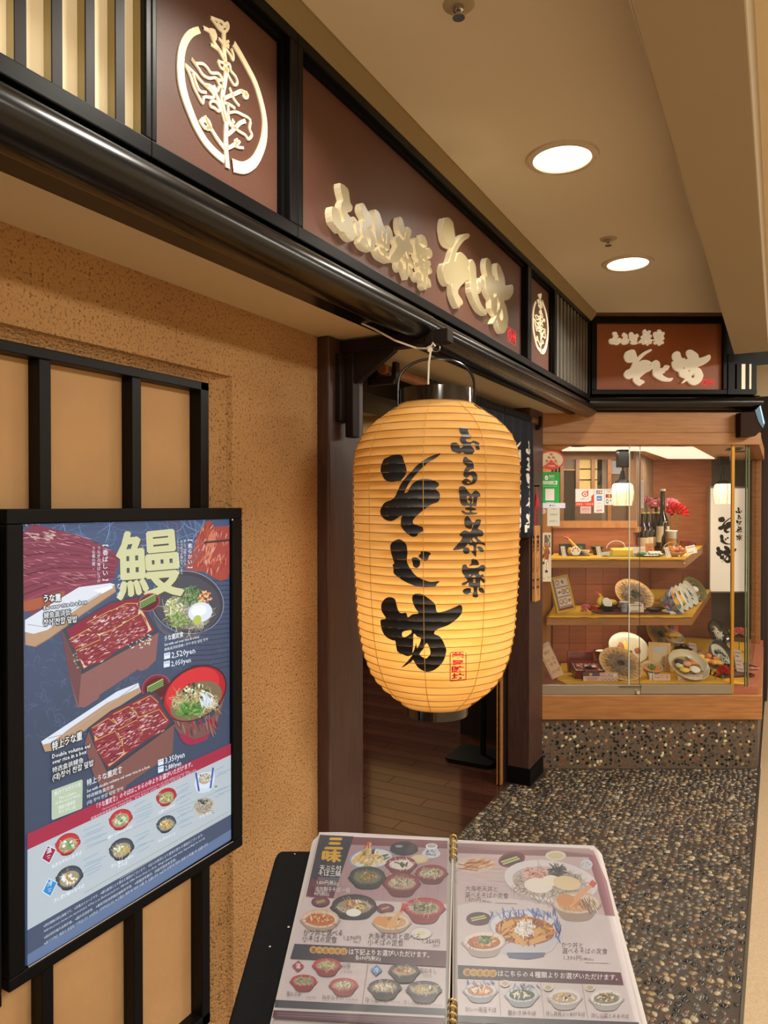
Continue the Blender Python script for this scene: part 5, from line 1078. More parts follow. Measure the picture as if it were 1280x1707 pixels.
P.dabs(452, 520, 195, 26, 40, 56, 9, ['#5468a8', '#7486bc', '#8e9cc8'], ang=70, spread=40, seed=152); P.dabs(630, 610, 24, 60, 14, 60, 9, ['#5468a8', '#7486bc'], ang=80, spread=30, seed=153); P.ell(455, 612, 168, 80, '#9a5a34', 4)
P.dabs(455, 615, 155, 70, 130, 60, 14, ['#c9803c', '#a8602c', '#e0a050', '#8a4a28', '#d89048'], spread=90, seed=154); P.stroke([[(385, 625), (455, 695)], [(545, 600), (500, 640)], [(330, 590), (390, 560)], [(570, 650), (480, 680)]], 30, '#d9a458'); P.dabs(455, 600, 52, 40, 70, 44, 8, ['#f2ece8', '#e6dcd6', '#fbf8f6'], spread=90, seed=155)
bowl2(P, 225, 670, 118, 58, '#d8c8c4', '#e6dad6', 156, ['#b8683c', '#c98048', '#94482c'], ['#d89a58', '#c8603c', '#e8c090'], .55); P.dabs(230, 665, 36, 20, 30, 26, 10, ['#6a8a50', '#88a468', '#55703f'], spread=90, seed=157)
P.poly([(78, 806), (992, 848), (1008, 918), (78, 880)], lambda x, y: srgb(mixc('#26263a', '#5a2036', max(0, min(1, (x - 650) / 300)))))
for k, ch in enumerate('選べるそば'): P.ell(130 + 36 * k, 846 + 2 * k, 24, 22, '#c99a4c'); P.text(ch, (118 + 36 * k, 858 + 2 * k), (143 + 36 * k, 859 + 2 * k), 28, '#6a2c28', .02)
P.text('はこちらの４種類よりお選びいただけます。', (304, 868), (975, 892), 38, '#ece6e8', .015)
P.stroke([[(308, 890), (318, 1090)], [(540, 900), (562, 1100)], [(775, 912), (808, 1108)]], 2.5, '#8f858a')
for x, y, c1, c2, fd, ex, s_ in ((205, 945, '#b8bccc', '#d8d8e2', ['#c08050', '#a86438', '#d89a58'], ['#efe8e4', '#f6f2f0', '#dca050'], 160), (438, 970, '#b8bccc', '#c8ccd8', ['#4c5440', '#5e6648', '#3c4436'], ['#efece8', '#70784c', '#dcd8c8'], 161), (678, 985, '#d6d0d2', '#e4dedf', ['#b8a48c', '#c8b8a0'], ['#3f3f44', '#e8c468', '#d89a88', '#f0ece6'], 162), (912, 990, '#d6d0d2', '#e4dedf', ['#8a8464', '#6c6a4c', '#aaa280'], ['#f2efec', '#d8b068', '#7c5a54'], 163)): bowl2(P, x, y, 92, 46, c1, c2, s_, fd, ex, .55)
P.dabs(205, 908, 90, 12, 12, 34, 6, ['#6274ac'], ang=70, spread=40, seed=170); P.dabs(438, 930, 92, 14, 12, 34, 6, ['#6274ac'], ang=70, spread=40, seed=171)
for x, y in ((343, 912), (585, 935), (820, 935)): P.ell(x, y, 28, 20, '#d8ccc0'); P.ell(x, y, 18, 12, '#b8a890')
for t_, a, c, h in (('カレー南蛮そば', (118, 1066), (294, 1070), 30), ('葉わさびそば', (358, 1086), (516, 1090), 30), ('冷し月見ぶっかけそば', (572, 1092), (792, 1096), 30), ('冷し山菜とろろそば', (826, 1102), (1038, 1108), 30)): P.text(t_, a, c, h, '#6a5a60')
P.poly([(76, 1090), (1092, 1130), (1104, 1165), (76, 1130)], '#33333f')
P.build('printed_page', pf, bk_)
# clear sleeves with a slight wave, and the two binder rings
def sleeve(tf, tl, tr, bl, br, seed):
    b = MB(); nx, ny = 26, 34
    for j in range(ny + 1):
        for i in range(nx + 1):
            u, v_ = i / nx, j / ny; x = (tl[0] * (1 - u) + tr[0] * u) * (1 - v_) + (bl[0] * (1 - u) + br[0] * u) * v_; y = (tl[1] * (1 - u) + tr[1] * u) * (1 - v_) + (bl[1] * (1 - u) + br[1] * u) * v_
            e = min(u, 1 - u, v_) * 6; h = .0065 + .0013 * MN.noise(V((u * 3.2, v_ * 4.4, seed))) * min(1, e) + .0012 * sin(u * 9 + seed) * (1 - min(1, v_ * 5)); b.v.append(tuple(mp_(*tf(x, y), h)))
    for j in range(ny):
        for i in range(nx): b.f.append((j * (nx + 1) + i, (j + 1) * (nx + 1) + i, (j + 1) * (nx + 1) + i + 1, j * (nx + 1) + i + 1)); b.m.append(0)
    o = b.build('clear_sleeve', m_sleeve, bk_, world=True)
    for p in o.data.polygons: p.use_smooth = True
sleeve(C_, (506, 60), (1262, 92), (216, 1290), (1232, 1290), 1.0); sleeve(D_, (55, 100), (852, 135), (52, 1290), (1160, 1290), 5.0)
for tf, lo in ((C_, ((1262, 92), (1232, 1290))), (D_, ((55, 100), (52, 1290)))):
    MB().tube([mp_(*tf(*lo[0]), .004), mp_(*tf(*lo[1]), .004)], .0016, 6).build('binding_edge', mat('binding_edge', '#948b85', .6), bk_, world=True)
mg = mat('ring_gold', '#b0935c', .35, metal=.7)
for y0, y1 in ((95, 205), (1020, 1135)):
    for k in range(4):
        y = y0 + (y1 - y0) * k / 3; c = mp_(*C_(1266 - y * .006, y), .004)
        MB().tube([c + MU * (.0055 * cos(a)) + MNn * (.0075 * sin(a)) for a in [2 * pi * q / 16 for q in range(16)]], .0013, 6, closed=True).build('binder_ring', mg, bk_, world=True, smooth=True)
    MB().tube([mp_(*C_(1262, y0), .004), mp_(*C_(1262, y1), .004)], .003, 8).build('spine_bar', mg, bk_, world=True, smooth=True)

# ------------------------------------------------------------------ glass food showcase (its own axes: u along the front glass, d into the case)
def ud(px, d): return (px - 640) / FPX * d
D0 = 4.25; FL = (.917, D0); FR = (2.2135, D0); SD = (.481, .877)
def side(t, inn=0.0): return (FR[0] + SD[0] * t - .877 * inn, FR[1] + SD[1] * t + .481 * inn)
C_BL = (1.139, 4.88); C_K1 = (1.688, 4.88); C_K2 = (2.165, 5.85); C_BR = (3.09, 5.85)
dc = thing('display_case', 'wooden corner showcase with sliding glass and pebble base full of food samples', 'showcase', B(FL[0], D0, 0), PSI)
def lc(p, z=0): return (p[0] - FL[0], p[1] - D0, z)
def fp(*ps): return [(p[0] - FL[0], p[1] - D0) for p in ps]
foot = fp(FL, FR, C_BR, C_K2, C_K1, C_BL)
m_base = mat('base_mortar', '#54463a', .6, var=.12, vscale=70)
MB().prism(foot, 0, .30).build('base', m_base, dc)
MB().prism(fp((FL[0], D0 - .022), (FR[0] + .012, D0 - .022), side(1.7), C_BR, C_K2, C_K1, C_BL), .295, .44).build('sill_board', m_woodor, dc, bevel=.004)
MB().prism(foot, .44, .487).build('floor_board', m_woodcase, dc)
m_cloth = mat('yellow_cloth', '#e0ac2a', .85, var=.06, vscale=20)
MB().prism(fp((1.09, 4.30), (FR[0] - .03, 4.30), side(1.45, .06), (2.45, 5.82), (1.75, 4.9), (1.20, 4.86), (1.06, 4.4)), .487, .492).build('cloth', m_cloth, dc)
m_wcap = mat('case_upper', '#a87440', .45, col2='#91602f', vscale=6, stretch=(1.0, 9, 13))
MB().box((0, -.02, 1.985), (ud(1233, D0) - FL[0], .04, 2.105)).build('header_board', m_wcap, dc, bevel=.003)
MB().box((0, -.028, 1.914), (ud(1264, D0) - FL[0], .05, 1.985)).build('header_rail', m_wcap, dc, bevel=.003)
q0, q1 = side(0.02), side(1.6)
b = MB(); b.prism(fp(side(.0), side(1.6), side(1.6, .07), side(.0, .07)), 1.914, 2.0); b.build('side_header', m_wcap, dc)
MB().prism(fp((FL[0], D0 + .05), (FR[0], D0 + .05), C_BR, C_K2, C_K1, C_BL), 1.925, 1.94).build('case_ceiling', mat('case_ceiling_board', '#c79a68', .5), dc)
MB().prism(fp((1.16, 4.5), (1.93, 4.5), (2.56, 5.58), (2.2, 5.58), (1.73, 4.78), (1.18, 4.78)), 1.918, 1.925).build('light_panel', mat('case_light_face', '#fff2dc', .5, emit=1.1, ecol='#fff0d8'), dc)
for (u, d), s in (((1.45, 4.62), .45), ((2.15, 5.15), .4)): area_lamp('case_lamp', B(u, d, 1.905), s, .2, CASE_POWER, (1, .88, .70), (0, 0, PSI))
for u, d in ((1.20, 4.44), (1.80, 4.40), (2.25, 4.62), (2.3, 4.75), (2.42, 4.9)):
    b = MB(); b.lathe([(.0, -.004), (.045, -.004), (.05, 0)], 20); o = b.build('ceiling_fitting', m_blackmat, dc, smooth=True); o.location = lc((u, d), 1.925)
# walls of the case
def wallseg(p, q, z0, z1, m, name, th=.02):
    a = V((p[0], p[1], 0)); c = V((q[0], q[1], 0)); n = V((c.y - a.y, -(c.x - a.x), 0)).normalized() * -th
    return MB().prism(fp((a.x, a.y), (c.x, c.y), (c.x + n.x, c.y + n.y), (a.x + n.x, a.y + n.y)), z0, z1).build(name, m, dc)
wallseg(FL, C_BL, .487, 1.93, m_wcap, 'end_wall', .02)
m_wup = mat('case_back_board', '#b06c40', .5, col2='#985630', vscale=5, stretch=(1.0, 9, 12))
wallseg(C_BL, C_K1, .487, 1.235, m_woodcase, 'back_wall'); wallseg(C_BL, C_K1, 1.235, 1.405, m_wup, 'back_rail'); wallseg(C_K1, C_K2, .487, 1.40, m_woodcase, 'return_wall')
wallseg(C_K2, (2.66, 5.85), .487, 1.235, m_woodcase, 'back_wall'); wallseg(C_K2, (2.66, 5.85), 1.235, 1.93, m_wup, 'back_board')
wallseg((2.66, 5.87), C_BR, .487, 1.93, mat('dark_stone', '#4a443e', .5, var=.25, vscale=9), 'stone_panel')
vb = [mat('veneer_a', '#9b5838', .48, col2='#864930', vscale=6, stretch=(1.2, 8, 10)), mat('veneer_b', '#a15e3c', .48, col2='#8c4e32', vscale=6, stretch=(1.2, 8, 10)), mat('veneer_c', '#92502f', .48, col2='#7f4229', vscale=6, stretch=(1.2, 8, 10))]
vm = []
for m in vb: vm.append(MB().box((-.0565, -.006, -.0655), (.0565, 0, .0655)).mesh('board', m))
for i in range(5):
    for j in range(6):
        u = 1.139 + .0575 + i * .115
        if u > 1.69: continue
        o = place('board', vm[(i * 5 + j * 3) % 3], dc); o.location = lc((u, 4.88), .5575 + j * .133)
vm2 = [MB().box((-.1235, -.006, -.0885), (.1235, 0, .0885)).mesh('board', m) for m in vb]
for i in range(2):
    for j in range(4): o = place('board', vm2[(i + j * 2) % 3], dc); o.location = lc((2.165 + .125 + i * .2475, 5.85), .58 + j * .179)
# upper window of the case back: frames, panes, slats
mp2 = m_woodlight; mfr = mat('window_wood', '#7d5a3c', .5, var=.12, vscale=12, stretch=(8, 8, 1))
def zd(py, d): return EYE.z - (py - 842) / FPX * d
DW = 4.885
def wbox(px0, px1, py0, py1, m, name, d0=DW, th=.02):
    return MB().box((ud(px0, DW) - FL[0], d0 - D0, zd(py1, DW)), (ud(px1, DW) - FL[0], d0 + th - D0, zd(py0, DW))).build(name, m, dc)
wbox(896, 1060, 752, 766, mfr, 'window_rail'); wbox(896, 1060, 868, 880, m_woodlight, 'window_rail', DW - .02, .04); wbox(933, 939, 766, 868, mfr, 'window_stile', DW - .01); wbox(959, 965, 766, 815, mfr, 'window_stile', DW - .01); wbox(985, 991, 766, 815, mfr, 'window_stile', DW - .01); wbox(1012, 1018, 766, 868, m_woodor, 'window_stile', DW - .012); wbox(1046, 1060, 766, 868, mfr, 'window_stile', DW - .01); wbox(896, 900, 766, 868, mfr, 'window_stile', DW - .01)
for k in range(5): wbox(904 + 6 * k, 906.5 + 6 * k, 766, 868, mfr, 'slat', DW - .004)
m_dpane = mat('dark_pane', '#241e1a', .08, spec=.6); m_gpane = mat('grey_pane', '#6d6258', .12); m_bpane = mat('blue_pane', '#858791', .2)
wbox(900, 933, 766, 868, m_dpane, 'pane', DW + .012, .006); wbox(939, 959, 766, 783, m_gpane, 'pane', DW + .01, .006); wbox(939, 959, 784, 868, m_dpane, 'pane', DW + .01, .006); wbox(939, 959, 782.5, 784.2, m_woodlight, 'glazing_bar', DW + .004, .008)
lp = mat('lit_reed_pane', '#a8905a', .6, emit=.14, ecol='#e2bc62', var=.2, vscale=40, stretch=(9, 9, 1))
wbox(965, 985, 766, 815, lp, 'lit_pane', DW + .01, .006); wbox(991, 996, 766, 815, lp, 'lit_pane', DW + .01, .006); wbox(996, 1004, 766, 815, m_dpane, 'pane', DW + .01, .006); wbox(1004, 1012, 766, 868, m_gpane, 'pane', DW + .01, .006); wbox(959, 1004, 815, 868, mat('brown_glass', '#5d4a3c', .1), 'pane', DW + .01, .006); wbox(1018, 1046, 766, 868, mat('brown_glass', '#5d4a3c', .1), 'pane', DW + .012, .006); wbox(1019, 1036, 768, 790, m_bpane, 'pane', DW + .004, .006)
for y in (781, 799): wbox(965, 985, y, y + 1.3, m_blackmat, 'glazing_bar', DW + .004, .006); wbox(991, 996, y, y + 1.3, m_blackmat, 'glazing_bar', DW + .004, .006)
# slatted return
for k in range(12):
    t = .03 + k * .085; p = V((C_K1[0] + (C_K2[0] - C_K1[0]) * t, C_K1[1] + (C_K2[1] - C_K1[1]) * t)); q = V((C_K1[0] + (C_K2[0] - C_K1[0]) * (t + .045), C_K1[1] + (C_K2[1] - C_K1[1]) * (t + .045)))
    MB().prism(fp(p, q, (q.x + .016, q.y - .009), (p.x + .016, p.y - .009)), 1.40, 1.925).build('slat', mat('slat_taupe', '#8a6f55', .55), dc)
wallseg(C_K1, C_K2, 1.40, 1.93, mat('return_back', '#4d392b', .6), 'return_wall')
MB().prism(fp((C_K1[0] + .0, C_K1[1]), C_K2, (C_K2[0] + .03, C_K2[1] - .016), (C_K1[0] + .03, C_K1[1] - .016)), 1.375, 1.41).build('window_rail', m_woodlight, dc)
# glass, posts and track
m_glass = glass_mat('case_glass', refl=.022); m_gedge = mat('glass_edge', '#c8d6c8', .2, emit=.05); m_gold = mat('brass_post', '#b98a3a', .3, metal=.75)
MB().box((.0, .012, .44), (ud(1068, D0) - FL[0], .018, 1.92)).build('sliding_pane', m_glass, dc); MB().box((ud(1049, D0) - FL[0], .0, .44), (ud(1221, D0) - FL[0], .006, 1.92)).build('sliding_pane', m_glass, dc)
MB().box((ud(1048.6, D0) - FL[0], -.001, .44), (ud(1049.6, D0) - FL[0], .007, 1.92)).build('glass_edge', m_gedge, dc); MB().box((ud(1067.6, D0) - FL[0], .011, .44), (ud(1068.2, D0) - FL[0], .018, 1.92)).build('glass_edge', mat('glass_edge_dark', '#4a3a30', .3), dc)
MB().box((ud(1219, D0) - FL[0], -.004, .44), (ud(1224, D0) - FL[0], .012, 1.92)).build('brass_post', m_gold, dc, bevel=.002)
MB().prism(fp(side(0.02, .05), side(1.5, .05), side(1.5, .056), side(.02, .056)), .44, 1.92).build('side_pane', m_glass, dc)
MB().box((ud(1224, D0) - FL[0], .004, .44), (ud(1249, D0) - FL[0], .010, 1.92)).build('corner_pane', m_glass, dc)
m_green = mat('green_glass_edge', '#5d6a4a', .15, trans=.0)
for a, c in ((1243.5, 1245), (1247.5, 1249.5)): MB().box((ud(a, D0) - FL[0], .002, .44), (ud(c, D0) - FL[0], .014, 1.92)).build('glass_edge', m_green, dc)
m_track = mat('track_metal', '#8d8272', .38, metal=.55)
MB().box((.0, -.004, .44), (ud(1221, D0) - FL[0], .024, .497)).build('track', m_track, dc, bevel=.002)
MB().box((ud(1068, D0) - FL[0], -.009, .445), (ud(1221, D0) - FL[0], -.004, .500)).build('pane_shoe', m_track, dc, bevel=.001)
MB().tube([V(lc((ud(1063, D0), D0 - .02), .456)), V(lc((ud(1063, D0), D0 - .0), .456))], .011, 14).build('lock', m_chrome, dc, smooth=True)
MB().box((ud(1032, D0) - FL[0], -.012, .486), (ud(1070, D0) - FL[0], -.005, .489)).build('lock_bar', mat('dark_handle', '#3a2c24', .4), dc)
MB().prism(fp(side(1.48, .02), side(1.62, .02), side(1.62, .11), side(1.48, .11)), .44, 1.95).build('corner_post', m_woodor, dc)
MB().prism(fp(side(.05, .062), side(1.5, .062), side(1.5, .075), side(.05, .075)), .44, .49).build('side_track', m_track, dc)
# shelves
def shelf(z, pr, pr2, name):
    poly = fp((1.00, 4.42), (ud(pr - 1, 4.42), 4.42), (ud(pr2, 5.8), 5.8), (2.15, 5.83), (1.675, 4.865), (1.145, 4.865))
    MB().prism(poly, z - .062, z - .004).build('shelf_board', m_wcap, dc, bevel=.003)
    b = MB(); n = 60; z_ = z
    pts = [(1.01, 4.405)] + [(1.01 + (ud(pr, 4.405) - 1.01) * k / 40, 4.405) for k in range(1, 41)] + [(ud(pr, 4.405) + (ud(pr2, 5.79) - ud(pr, 4.405)) * k / 20, 4.405 + (5.79 - 4.405) * k / 20) for k in range(1, 21)] + [(2.16, 5.81), (1.685, 4.86), (1.15, 4.86)]
    b.prism(fp(*pts), z - .004, z)
    for k in range(40):           # hem hanging a little over the front edge
        a, c = pts[k], pts[k + 1]; h0 = .010 + .006 * MN.noise(V((k * .35, z * 9, 0))); h1 = .010 + .006 * MN.noise(V(((k + 1) * .35, z * 9, 0)))
        b.add([lc(a, z), lc(c, z), lc((c[0], c[1] - .003), z - h1), lc((a[0], a[1] - .003), z - h0)], [(0, 1, 2, 3)])
    b.build('shelf_cloth', m_cloth, dc)
ZS3, ZS2, ZS1 = 1.235, .882, .492
for z_, pr_ in ((ZS3, 1138), (ZS2, 1150)):       # added fill strips, hidden behind the front edge, to brighten the lower shelves
    MB().box(lc((1.16, 4.66), z_ - .070), lc((1.72, 4.69), z_ - .062)).build('shelf_fill_strip', mat('case_light_face'), dc)
    area_lamp('shelf_fill_lamp', B(1.46, 4.675, z_ - .073), .6, .03, SHELF_FILL_POWER, (1, .90, .74), (0, 0, PSI))
shelf(ZS3, 1143, 1172, 'a'); shelf(ZS2, 1155, 1185, 'b')
for px, py in ((1141, 939),): MB().blob(lc((ud(px, 4.4), 4.4), zd(py, 4.4)), .006, sub=1).build('shelf_pin', m_white, dc)
# pebbles set in the base front
pebm = [mat('pebble_black', '#171412', .25), mat('pebble_cream', '#887a60', .24), mat('pebble_brown', '#523a28', .26), mat('pebble_grey', '#453e36', .26), mat('pebble_tan', '#6e5b40', .26)]
def pebble_shape(rg, dome=.35, n=9):
    b = MB(); a0 = rg.uniform(.62, .95); ph = rg.uniform(0, 6); rr = [1 + rg.uniform(-.14, .14) for _ in range(n)]; vs = []
    for q, h in ((1.0, 0), (.82, .62), (.42, .95)):
        for k in range(n): a = 2 * pi * k / n; vs.append((q * rr[k] * cos(a), q * rr[k] * sin(a) * a0, h * dome))
    vs.append((0, 0, dome)); fs = []
    for i in range(2):
        for k in range(n): fs.append((i * n + k, i * n + (k + 1) % n, (i + 1) * n + (k + 1) % n, (i + 1) * n + k))
    fs += [(2 * n + k, 2 * n + (k + 1) % n, 3 * n) for k in range(n)]; return vs, fs
rg = random.Random(11); shapes = [pebble_shape(rg) for _ in range(10)]
b = MB(); wts = [0, 0, 0, 0, 1, 2, 2, 3, 3, 4]
W_ = FR[0] - FL[0]
for i in range(int(W_ / .0235)):
    for j in range(12):
        if rg.random() < .05: continue
        x = .012 + (i + rg.uniform(.1, .9)) * .0235; z = .012 + (j + rg.uniform(.1, .9)) * .0235
        if x > W_ - .012 or z > .285: continue
        vs, fs = rg.choice(shapes); s_ = rg.uniform(.0065, .0118); a = rg.uniform(0, 6.3); c, d = cos(a) * s_, sin(a) * s_
        b.add([(x + v[0] * c - v[1] * d, -v[2] * s_ * .18 - .0002, z + v[0] * d + v[1] * c) for v in vs], fs, rg.choice(wts))
o = b.build('pebble_facing', [pebm[0], mat('pebble_pale', '#c8b890', .4), mat('pebble_rust', '#74492c', .4), pebm[3], mat('pebble_sand', '#9a8058', .4)], dc, smooth=True); o['kind'] = 'stuff'
# floor pebbles: the nearest are pieces of the floor, the rest one mass
rg = random.Random(12); spots = []
y = .25
while y < 4.82:
    x = -1.31
    while x < -.105:
        px_, py_ = x + rg.uniform(0, .016), y + rg.uniform(0, .016)
        if px_ < -.108 and not (px_ < -1.19 and py_ > 3.86) and (V((px_, py_)).dot(FW.xy)) < 4.235: spots.append((px_, py_))
        x += .0265
    y += .0265
def proj(p):
    d = V(p) - EYE; X = d.dot(RT); f_ = d.dot(FW); z = f_ * cos(PIT) - d.z * sin(PIT); yy = d.z * cos(PIT) + f_ * sin(PIT)
    return (640 + FPX * X / z, 853.5 - FPX * yy / z) if z > .05 else (-1, 9999)
near = []
for i, (x, y) in enumerate(spots):
    u, v_ = proj((x, y, 0))
    if 0 < u < 1280 and v_ < 1720 and u > 1000 + (v_ - 1410) * .25 and v_ > 1420: near.append((-v_, i))
near.sort(); ids = set(i for _, i in near[:290])
shp = [pebble_shape(rg, .42, 10) for _ in range(9)]
fl_w = [0, 0, 1, 2, 2, 3, 3, 3, 3, 4, 4]
one = {}
b = MB()
for i, (x, y) in enumerate(spots):
    if rg.random() < .05: continue
    s_ = rg.uniform(.0098, .0162); a = rg.uniform(-.5, .5) + (pi / 2 if rg.random() < .25 else 0) + PSI; mi = rg.choice(fl_w); si = rg.randrange(9)
    if i in ids:
        if (si, mi) not in one:
            mb_ = MB(); mb_.add([(v[0] * .0115, v[1] * .0115, v[2] * .0115) for v in shp[si][0]], shp[si][1]); one[(si, mi)] = mb_.mesh('pebble', pebm[mi], True)
        o = place('pebble', one[(si, mi)], floor); o.location = (x, y, -.0005); o.rotation_euler = (0, 0, a); k = s_ / .0115; o.scale = (k, k, k)
    else:
        vs, fs = shp[si]; c, d = cos(a) * s_, sin(a) * s_; b.add([(x + v[0] * c - v[1] * d, y + v[0] * d + v[1] * c, v[2] * s_ - .0005) for v in vs], fs, mi)
o = b.build('pebble_bed', pebm, floor, smooth=True, fix=False); o['kind'] = 'stuff'

# ------------------------------------------------------------------ things in and on the showcase
bpy.context.view_layer.update()
def settle(t, z):
    m = wm(t); lo = 1e9
    for c in t.children_recursive:
        if c.type == 'MESH':
            mm = wm(c)
            for v in c.data.vertices: lo = min(lo, (mm @ v.co).z)
    t.location.z += z - lo
    return t
def spot(px, d, z): return B(ud(px, d), d, z)
def item(name, label, cat, px, d, z, yaw=0, tilt=0, roll=0, group=None):
    # yaw turns about the vertical, tilt leans the top of the thing back, away from the glass
    t = thing(name, label, cat, spot(px, d, z), (0, 0, 0), group)
    t.rotation_euler = (M.Rotation(PSI - R(yaw), 3, 'Z') @ M.Rotation(R(tilt), 3, 'X') @ M.Rotation(R(roll), 3, 'Y')).to_euler(); return t
mf = lambda n, c, r=.45, **k: mat('food_' + n, c, r, **k)
f_nood = mf('soba', '#8f7c65', .5, var=.2, vscale=40); f_yel = mf('tempura', '#e2b048', .7, var=.2, vscale=50); f_egg = mf('omelette', '#e8c648', .5); f_white = mf('white', '#eee9dc', .4); f_green = mf('green', '#4f8a3a', .5, var=.3, vscale=40); f_nori = mf('nori', '#26332c', .6); f_org = mf('orange', '#d9813c', .45); f_red = mf('red', '#c2302c', .4); f_brown = mf('fried', '#a85a2c', .6, var=.25, vscale=40); f_rice = mf('rice', '#ece6d6', .6); f_pink = mf('pink', '#dca08c', .45)
d_black = mat('dish_black', '#1a1716', .18, coat=.4); d_red = mat('dish_red', '#6d1f22', .22, coat=.4); d_redin = mat('dish_red_in', '#a02a28', .22, coat=.4); d_cream = mat('dish_cream', '#cfc7a8', .25, coat=.3); d_grey = mat('dish_grey', '#47494c', .3); d_beige = mat('dish_beige', '#b99a72', .3, coat=.2); d_white = mat('dish_white', '#e4e4de', .2, coat=.3); d_cel = mat('dish_celadon', '#9fb6a4', .2, coat=.4); d_tray = mat('tray_maroon', '#5a2222', .3); d_blue = mat('dish_blue', '#2f3d6b', .25, coat=.3); d_basket = mat('bamboo_basket', '#d8b478', .55, var=.12, vscale=60)
def bowlp(t, R_, H, ft, mo, mi, name='bowl', sx=1, sy=1, seg=36):
    pr = [(0, 0), (ft, 0), (ft, H * .08), (ft * 1.1, H * .12), (R_ * .72, H * .38), (R_ * .93, H * .72), (R_, H), (R_ - .003, H + .001), (R_ * .9, H * .74), (R_ * .68, H * .42), (ft, H * .2), (0, H * .18)]
    return MB().lathe(pr, seg, mis=[0] * 6 + [1] * 5, sx=sx, sy=sy).build(name, [mo, mi], t, smooth=True)
def noodles(t, R_, z, n, m=f_nood, seed=1, r=.0021, name='noodles', cx=0, cy=0, hgt=.012, sy=1):
    rg = random.Random(seed); b = MB()
    for k in range(n):
        a = rg.uniform(0, 6.3); q = R_ * sqrt(rg.random()) * .75; x, y = cx + q * cos(a), cy + q * sin(a) * sy; t_ = a + pi / 2 * rg.choice((-1, 1)) + rg.uniform(-.5, .5); cv = (1 if rg.random() < .8 else -1) * rg.uniform(.6, 2.2) * 30; pts = []; zz = z + rg.uniform(.2, 1) * hgt * (1.1 - (q / R_) ** 2)
        for s in range(9):
            pts.append((x, y, zz + .002 * sin(s * 1.3 + a))); x += cos(t_) * R_ * .11; y += sin(t_) * R_ * .11 * sy; t_ += cv * R_ * .11
            if math.hypot(x - cx, (y - cy) / sy) > R_: t_ += 1.2
        b.tube(pts, r, 4)
    o = b.build(name, m, t, smooth=True, fix=False); o['kind'] = 'stuff'; return o
def shreds(t, c, R_, n, m, seed=2, l=.02, w_=.0015, name='nori_shreds', h=.006):
    rg = random.Random(seed); b = MB()
    for k in range(n):
        a = rg.uniform(0, 6.3); q = R_ * sqrt(rg.random()); p = V((c[0] + q * cos(a), c[1] + q * sin(a), c[2] + rg.uniform(0, h))); dr = V((rg.uniform(-1, 1), rg.uniform(-1, 1), rg.uniform(-.3, .5))).normalized() * l * .5
        b.tube([p - dr, p + V((0, 0, .002)), p + dr], w_, 4)
    o = b.build(name, m, t, fix=False); o['kind'] = 'stuff'; return o
def lump(t, name, c, r, m, amp=.12, fr=3, seed=0, sub=2): return MB().blob(c, r, sub=sub, amp=amp, freq=fr, seed=seed).build(name, m, t, smooth=True)
def shrimp(t, p, q, r, name='prawn_tempura'):
    p, q = V(p), V(q); b = MB(); n = 9; pts = [p.lerp(q, k / n) + V((0, 0, sin(k * 1.9) * r * .12)) for k in range(n + 1)]
    b.tube(pts, [r * (1.0 - .35 * k / n) * (1 + .18 * sin(k * 2.6)) for k in range(n + 1)], 8); o = b.build(name, f_yel, t, smooth=True)
    d = (q - p).normalized(); s = d.orthogonal().normalized(); b = MB()
    for sg in (-1, 1): b.tube([q, q + d * r * 1.3 + s * sg * r * .7, q + d * r * 2.3 + s * sg * r * 1.5], [r * .55, r * .5, r * .15], 6)
    b.build('prawn_tail', mf('prawn_tail', '#c8502e', .4), o, smooth=True); return o
def basket(t, R_, ov=1.0):
    b = MB(); b.lathe([(0, -.004), (R_ * .9, -.004), (R_, .008), (R_ - .004, .010), (R_ * .86, .0), (0, .0)], 40); o = b.build('basket_mat', d_basket, t, smooth=True)
    w_ = MB()
    for k in range(9): rr = R_ * (.30 + .072 * k); w_.tube([(rr * cos(2 * pi * i / 40), rr * sin(2 * pi * i / 40), .0012 + (.0075 if rr > R_ * .93 else .004 * max(0, rr / R_ - .86) / .07)) for i in range(40)], .0013, 4, closed=True)
    for k in range(24): a = 2 * pi * k / 24; w_.tube([(R_ * .3 * cos(a), R_ * .3 * sin(a), .0012), (R_ * .86 * cos(a), R_ * .86 * sin(a), .0018), (R_ * .985 * cos(a), R_ * .985 * sin(a), .011)], .0016, 4)
    w_.build('weave', mat('bamboo_weave', '#b3823e', .6), t, fix=False)
    MB().tube([((R_ + .0005) * cos(2 * pi * i / 44), (R_ + .0005) * sin(2 * pi * i / 44), .010) for i in range(44)], .0032, 6, closed=True).build('rim', d_basket, t, smooth=True)
def card(px, d, z, w_, h, label, col='#e9e4d8', lines=3, tilt=-18, yaw=0, vert=False, ink='#4a4038', name='price_card', group=None, cat='price card', text=None, roll=0):
    t = item(name, label, cat, px, d, z, yaw, -(-tilt) if False else tilt, roll, group)
    MB().box((-w_ / 2, 0, 0), (w_ / 2, .0025, h)).build('card', mat('card_' + col.strip('#'), col, .5), t)
    P = Print(lambda x, y: V((-w_ / 2 + x * w_, -.0003, h - y * h)), (0, -1, 0), 3e-5)
    if text:
        for k, s in enumerate(text): P.text(s, (.1, .3 + .3 * k), (.9 if len(s) > 3 else .6, .3 + .3 * k), .2, ink, .01)
    for k in range(lines):
        if vert: x = .25 + .5 * k / max(1, lines - 1); P.stroke([[(x, .12 + .07 * q), (x, .16 + .07 * q)] for q in range(10)], .10, ink)
        else: y = .2 + .6 * k / max(1, lines - 1); P.stroke([[(.1 + .09 * q, y), (.16 + .09 * q, y)] for q in range(9 if k % 2 == 0 else 6)], .12 if h < w_ else .07, ink)
    P.build('lettering', print_mat('card_ink', 0, .6), t, False); settle(t, z); return t
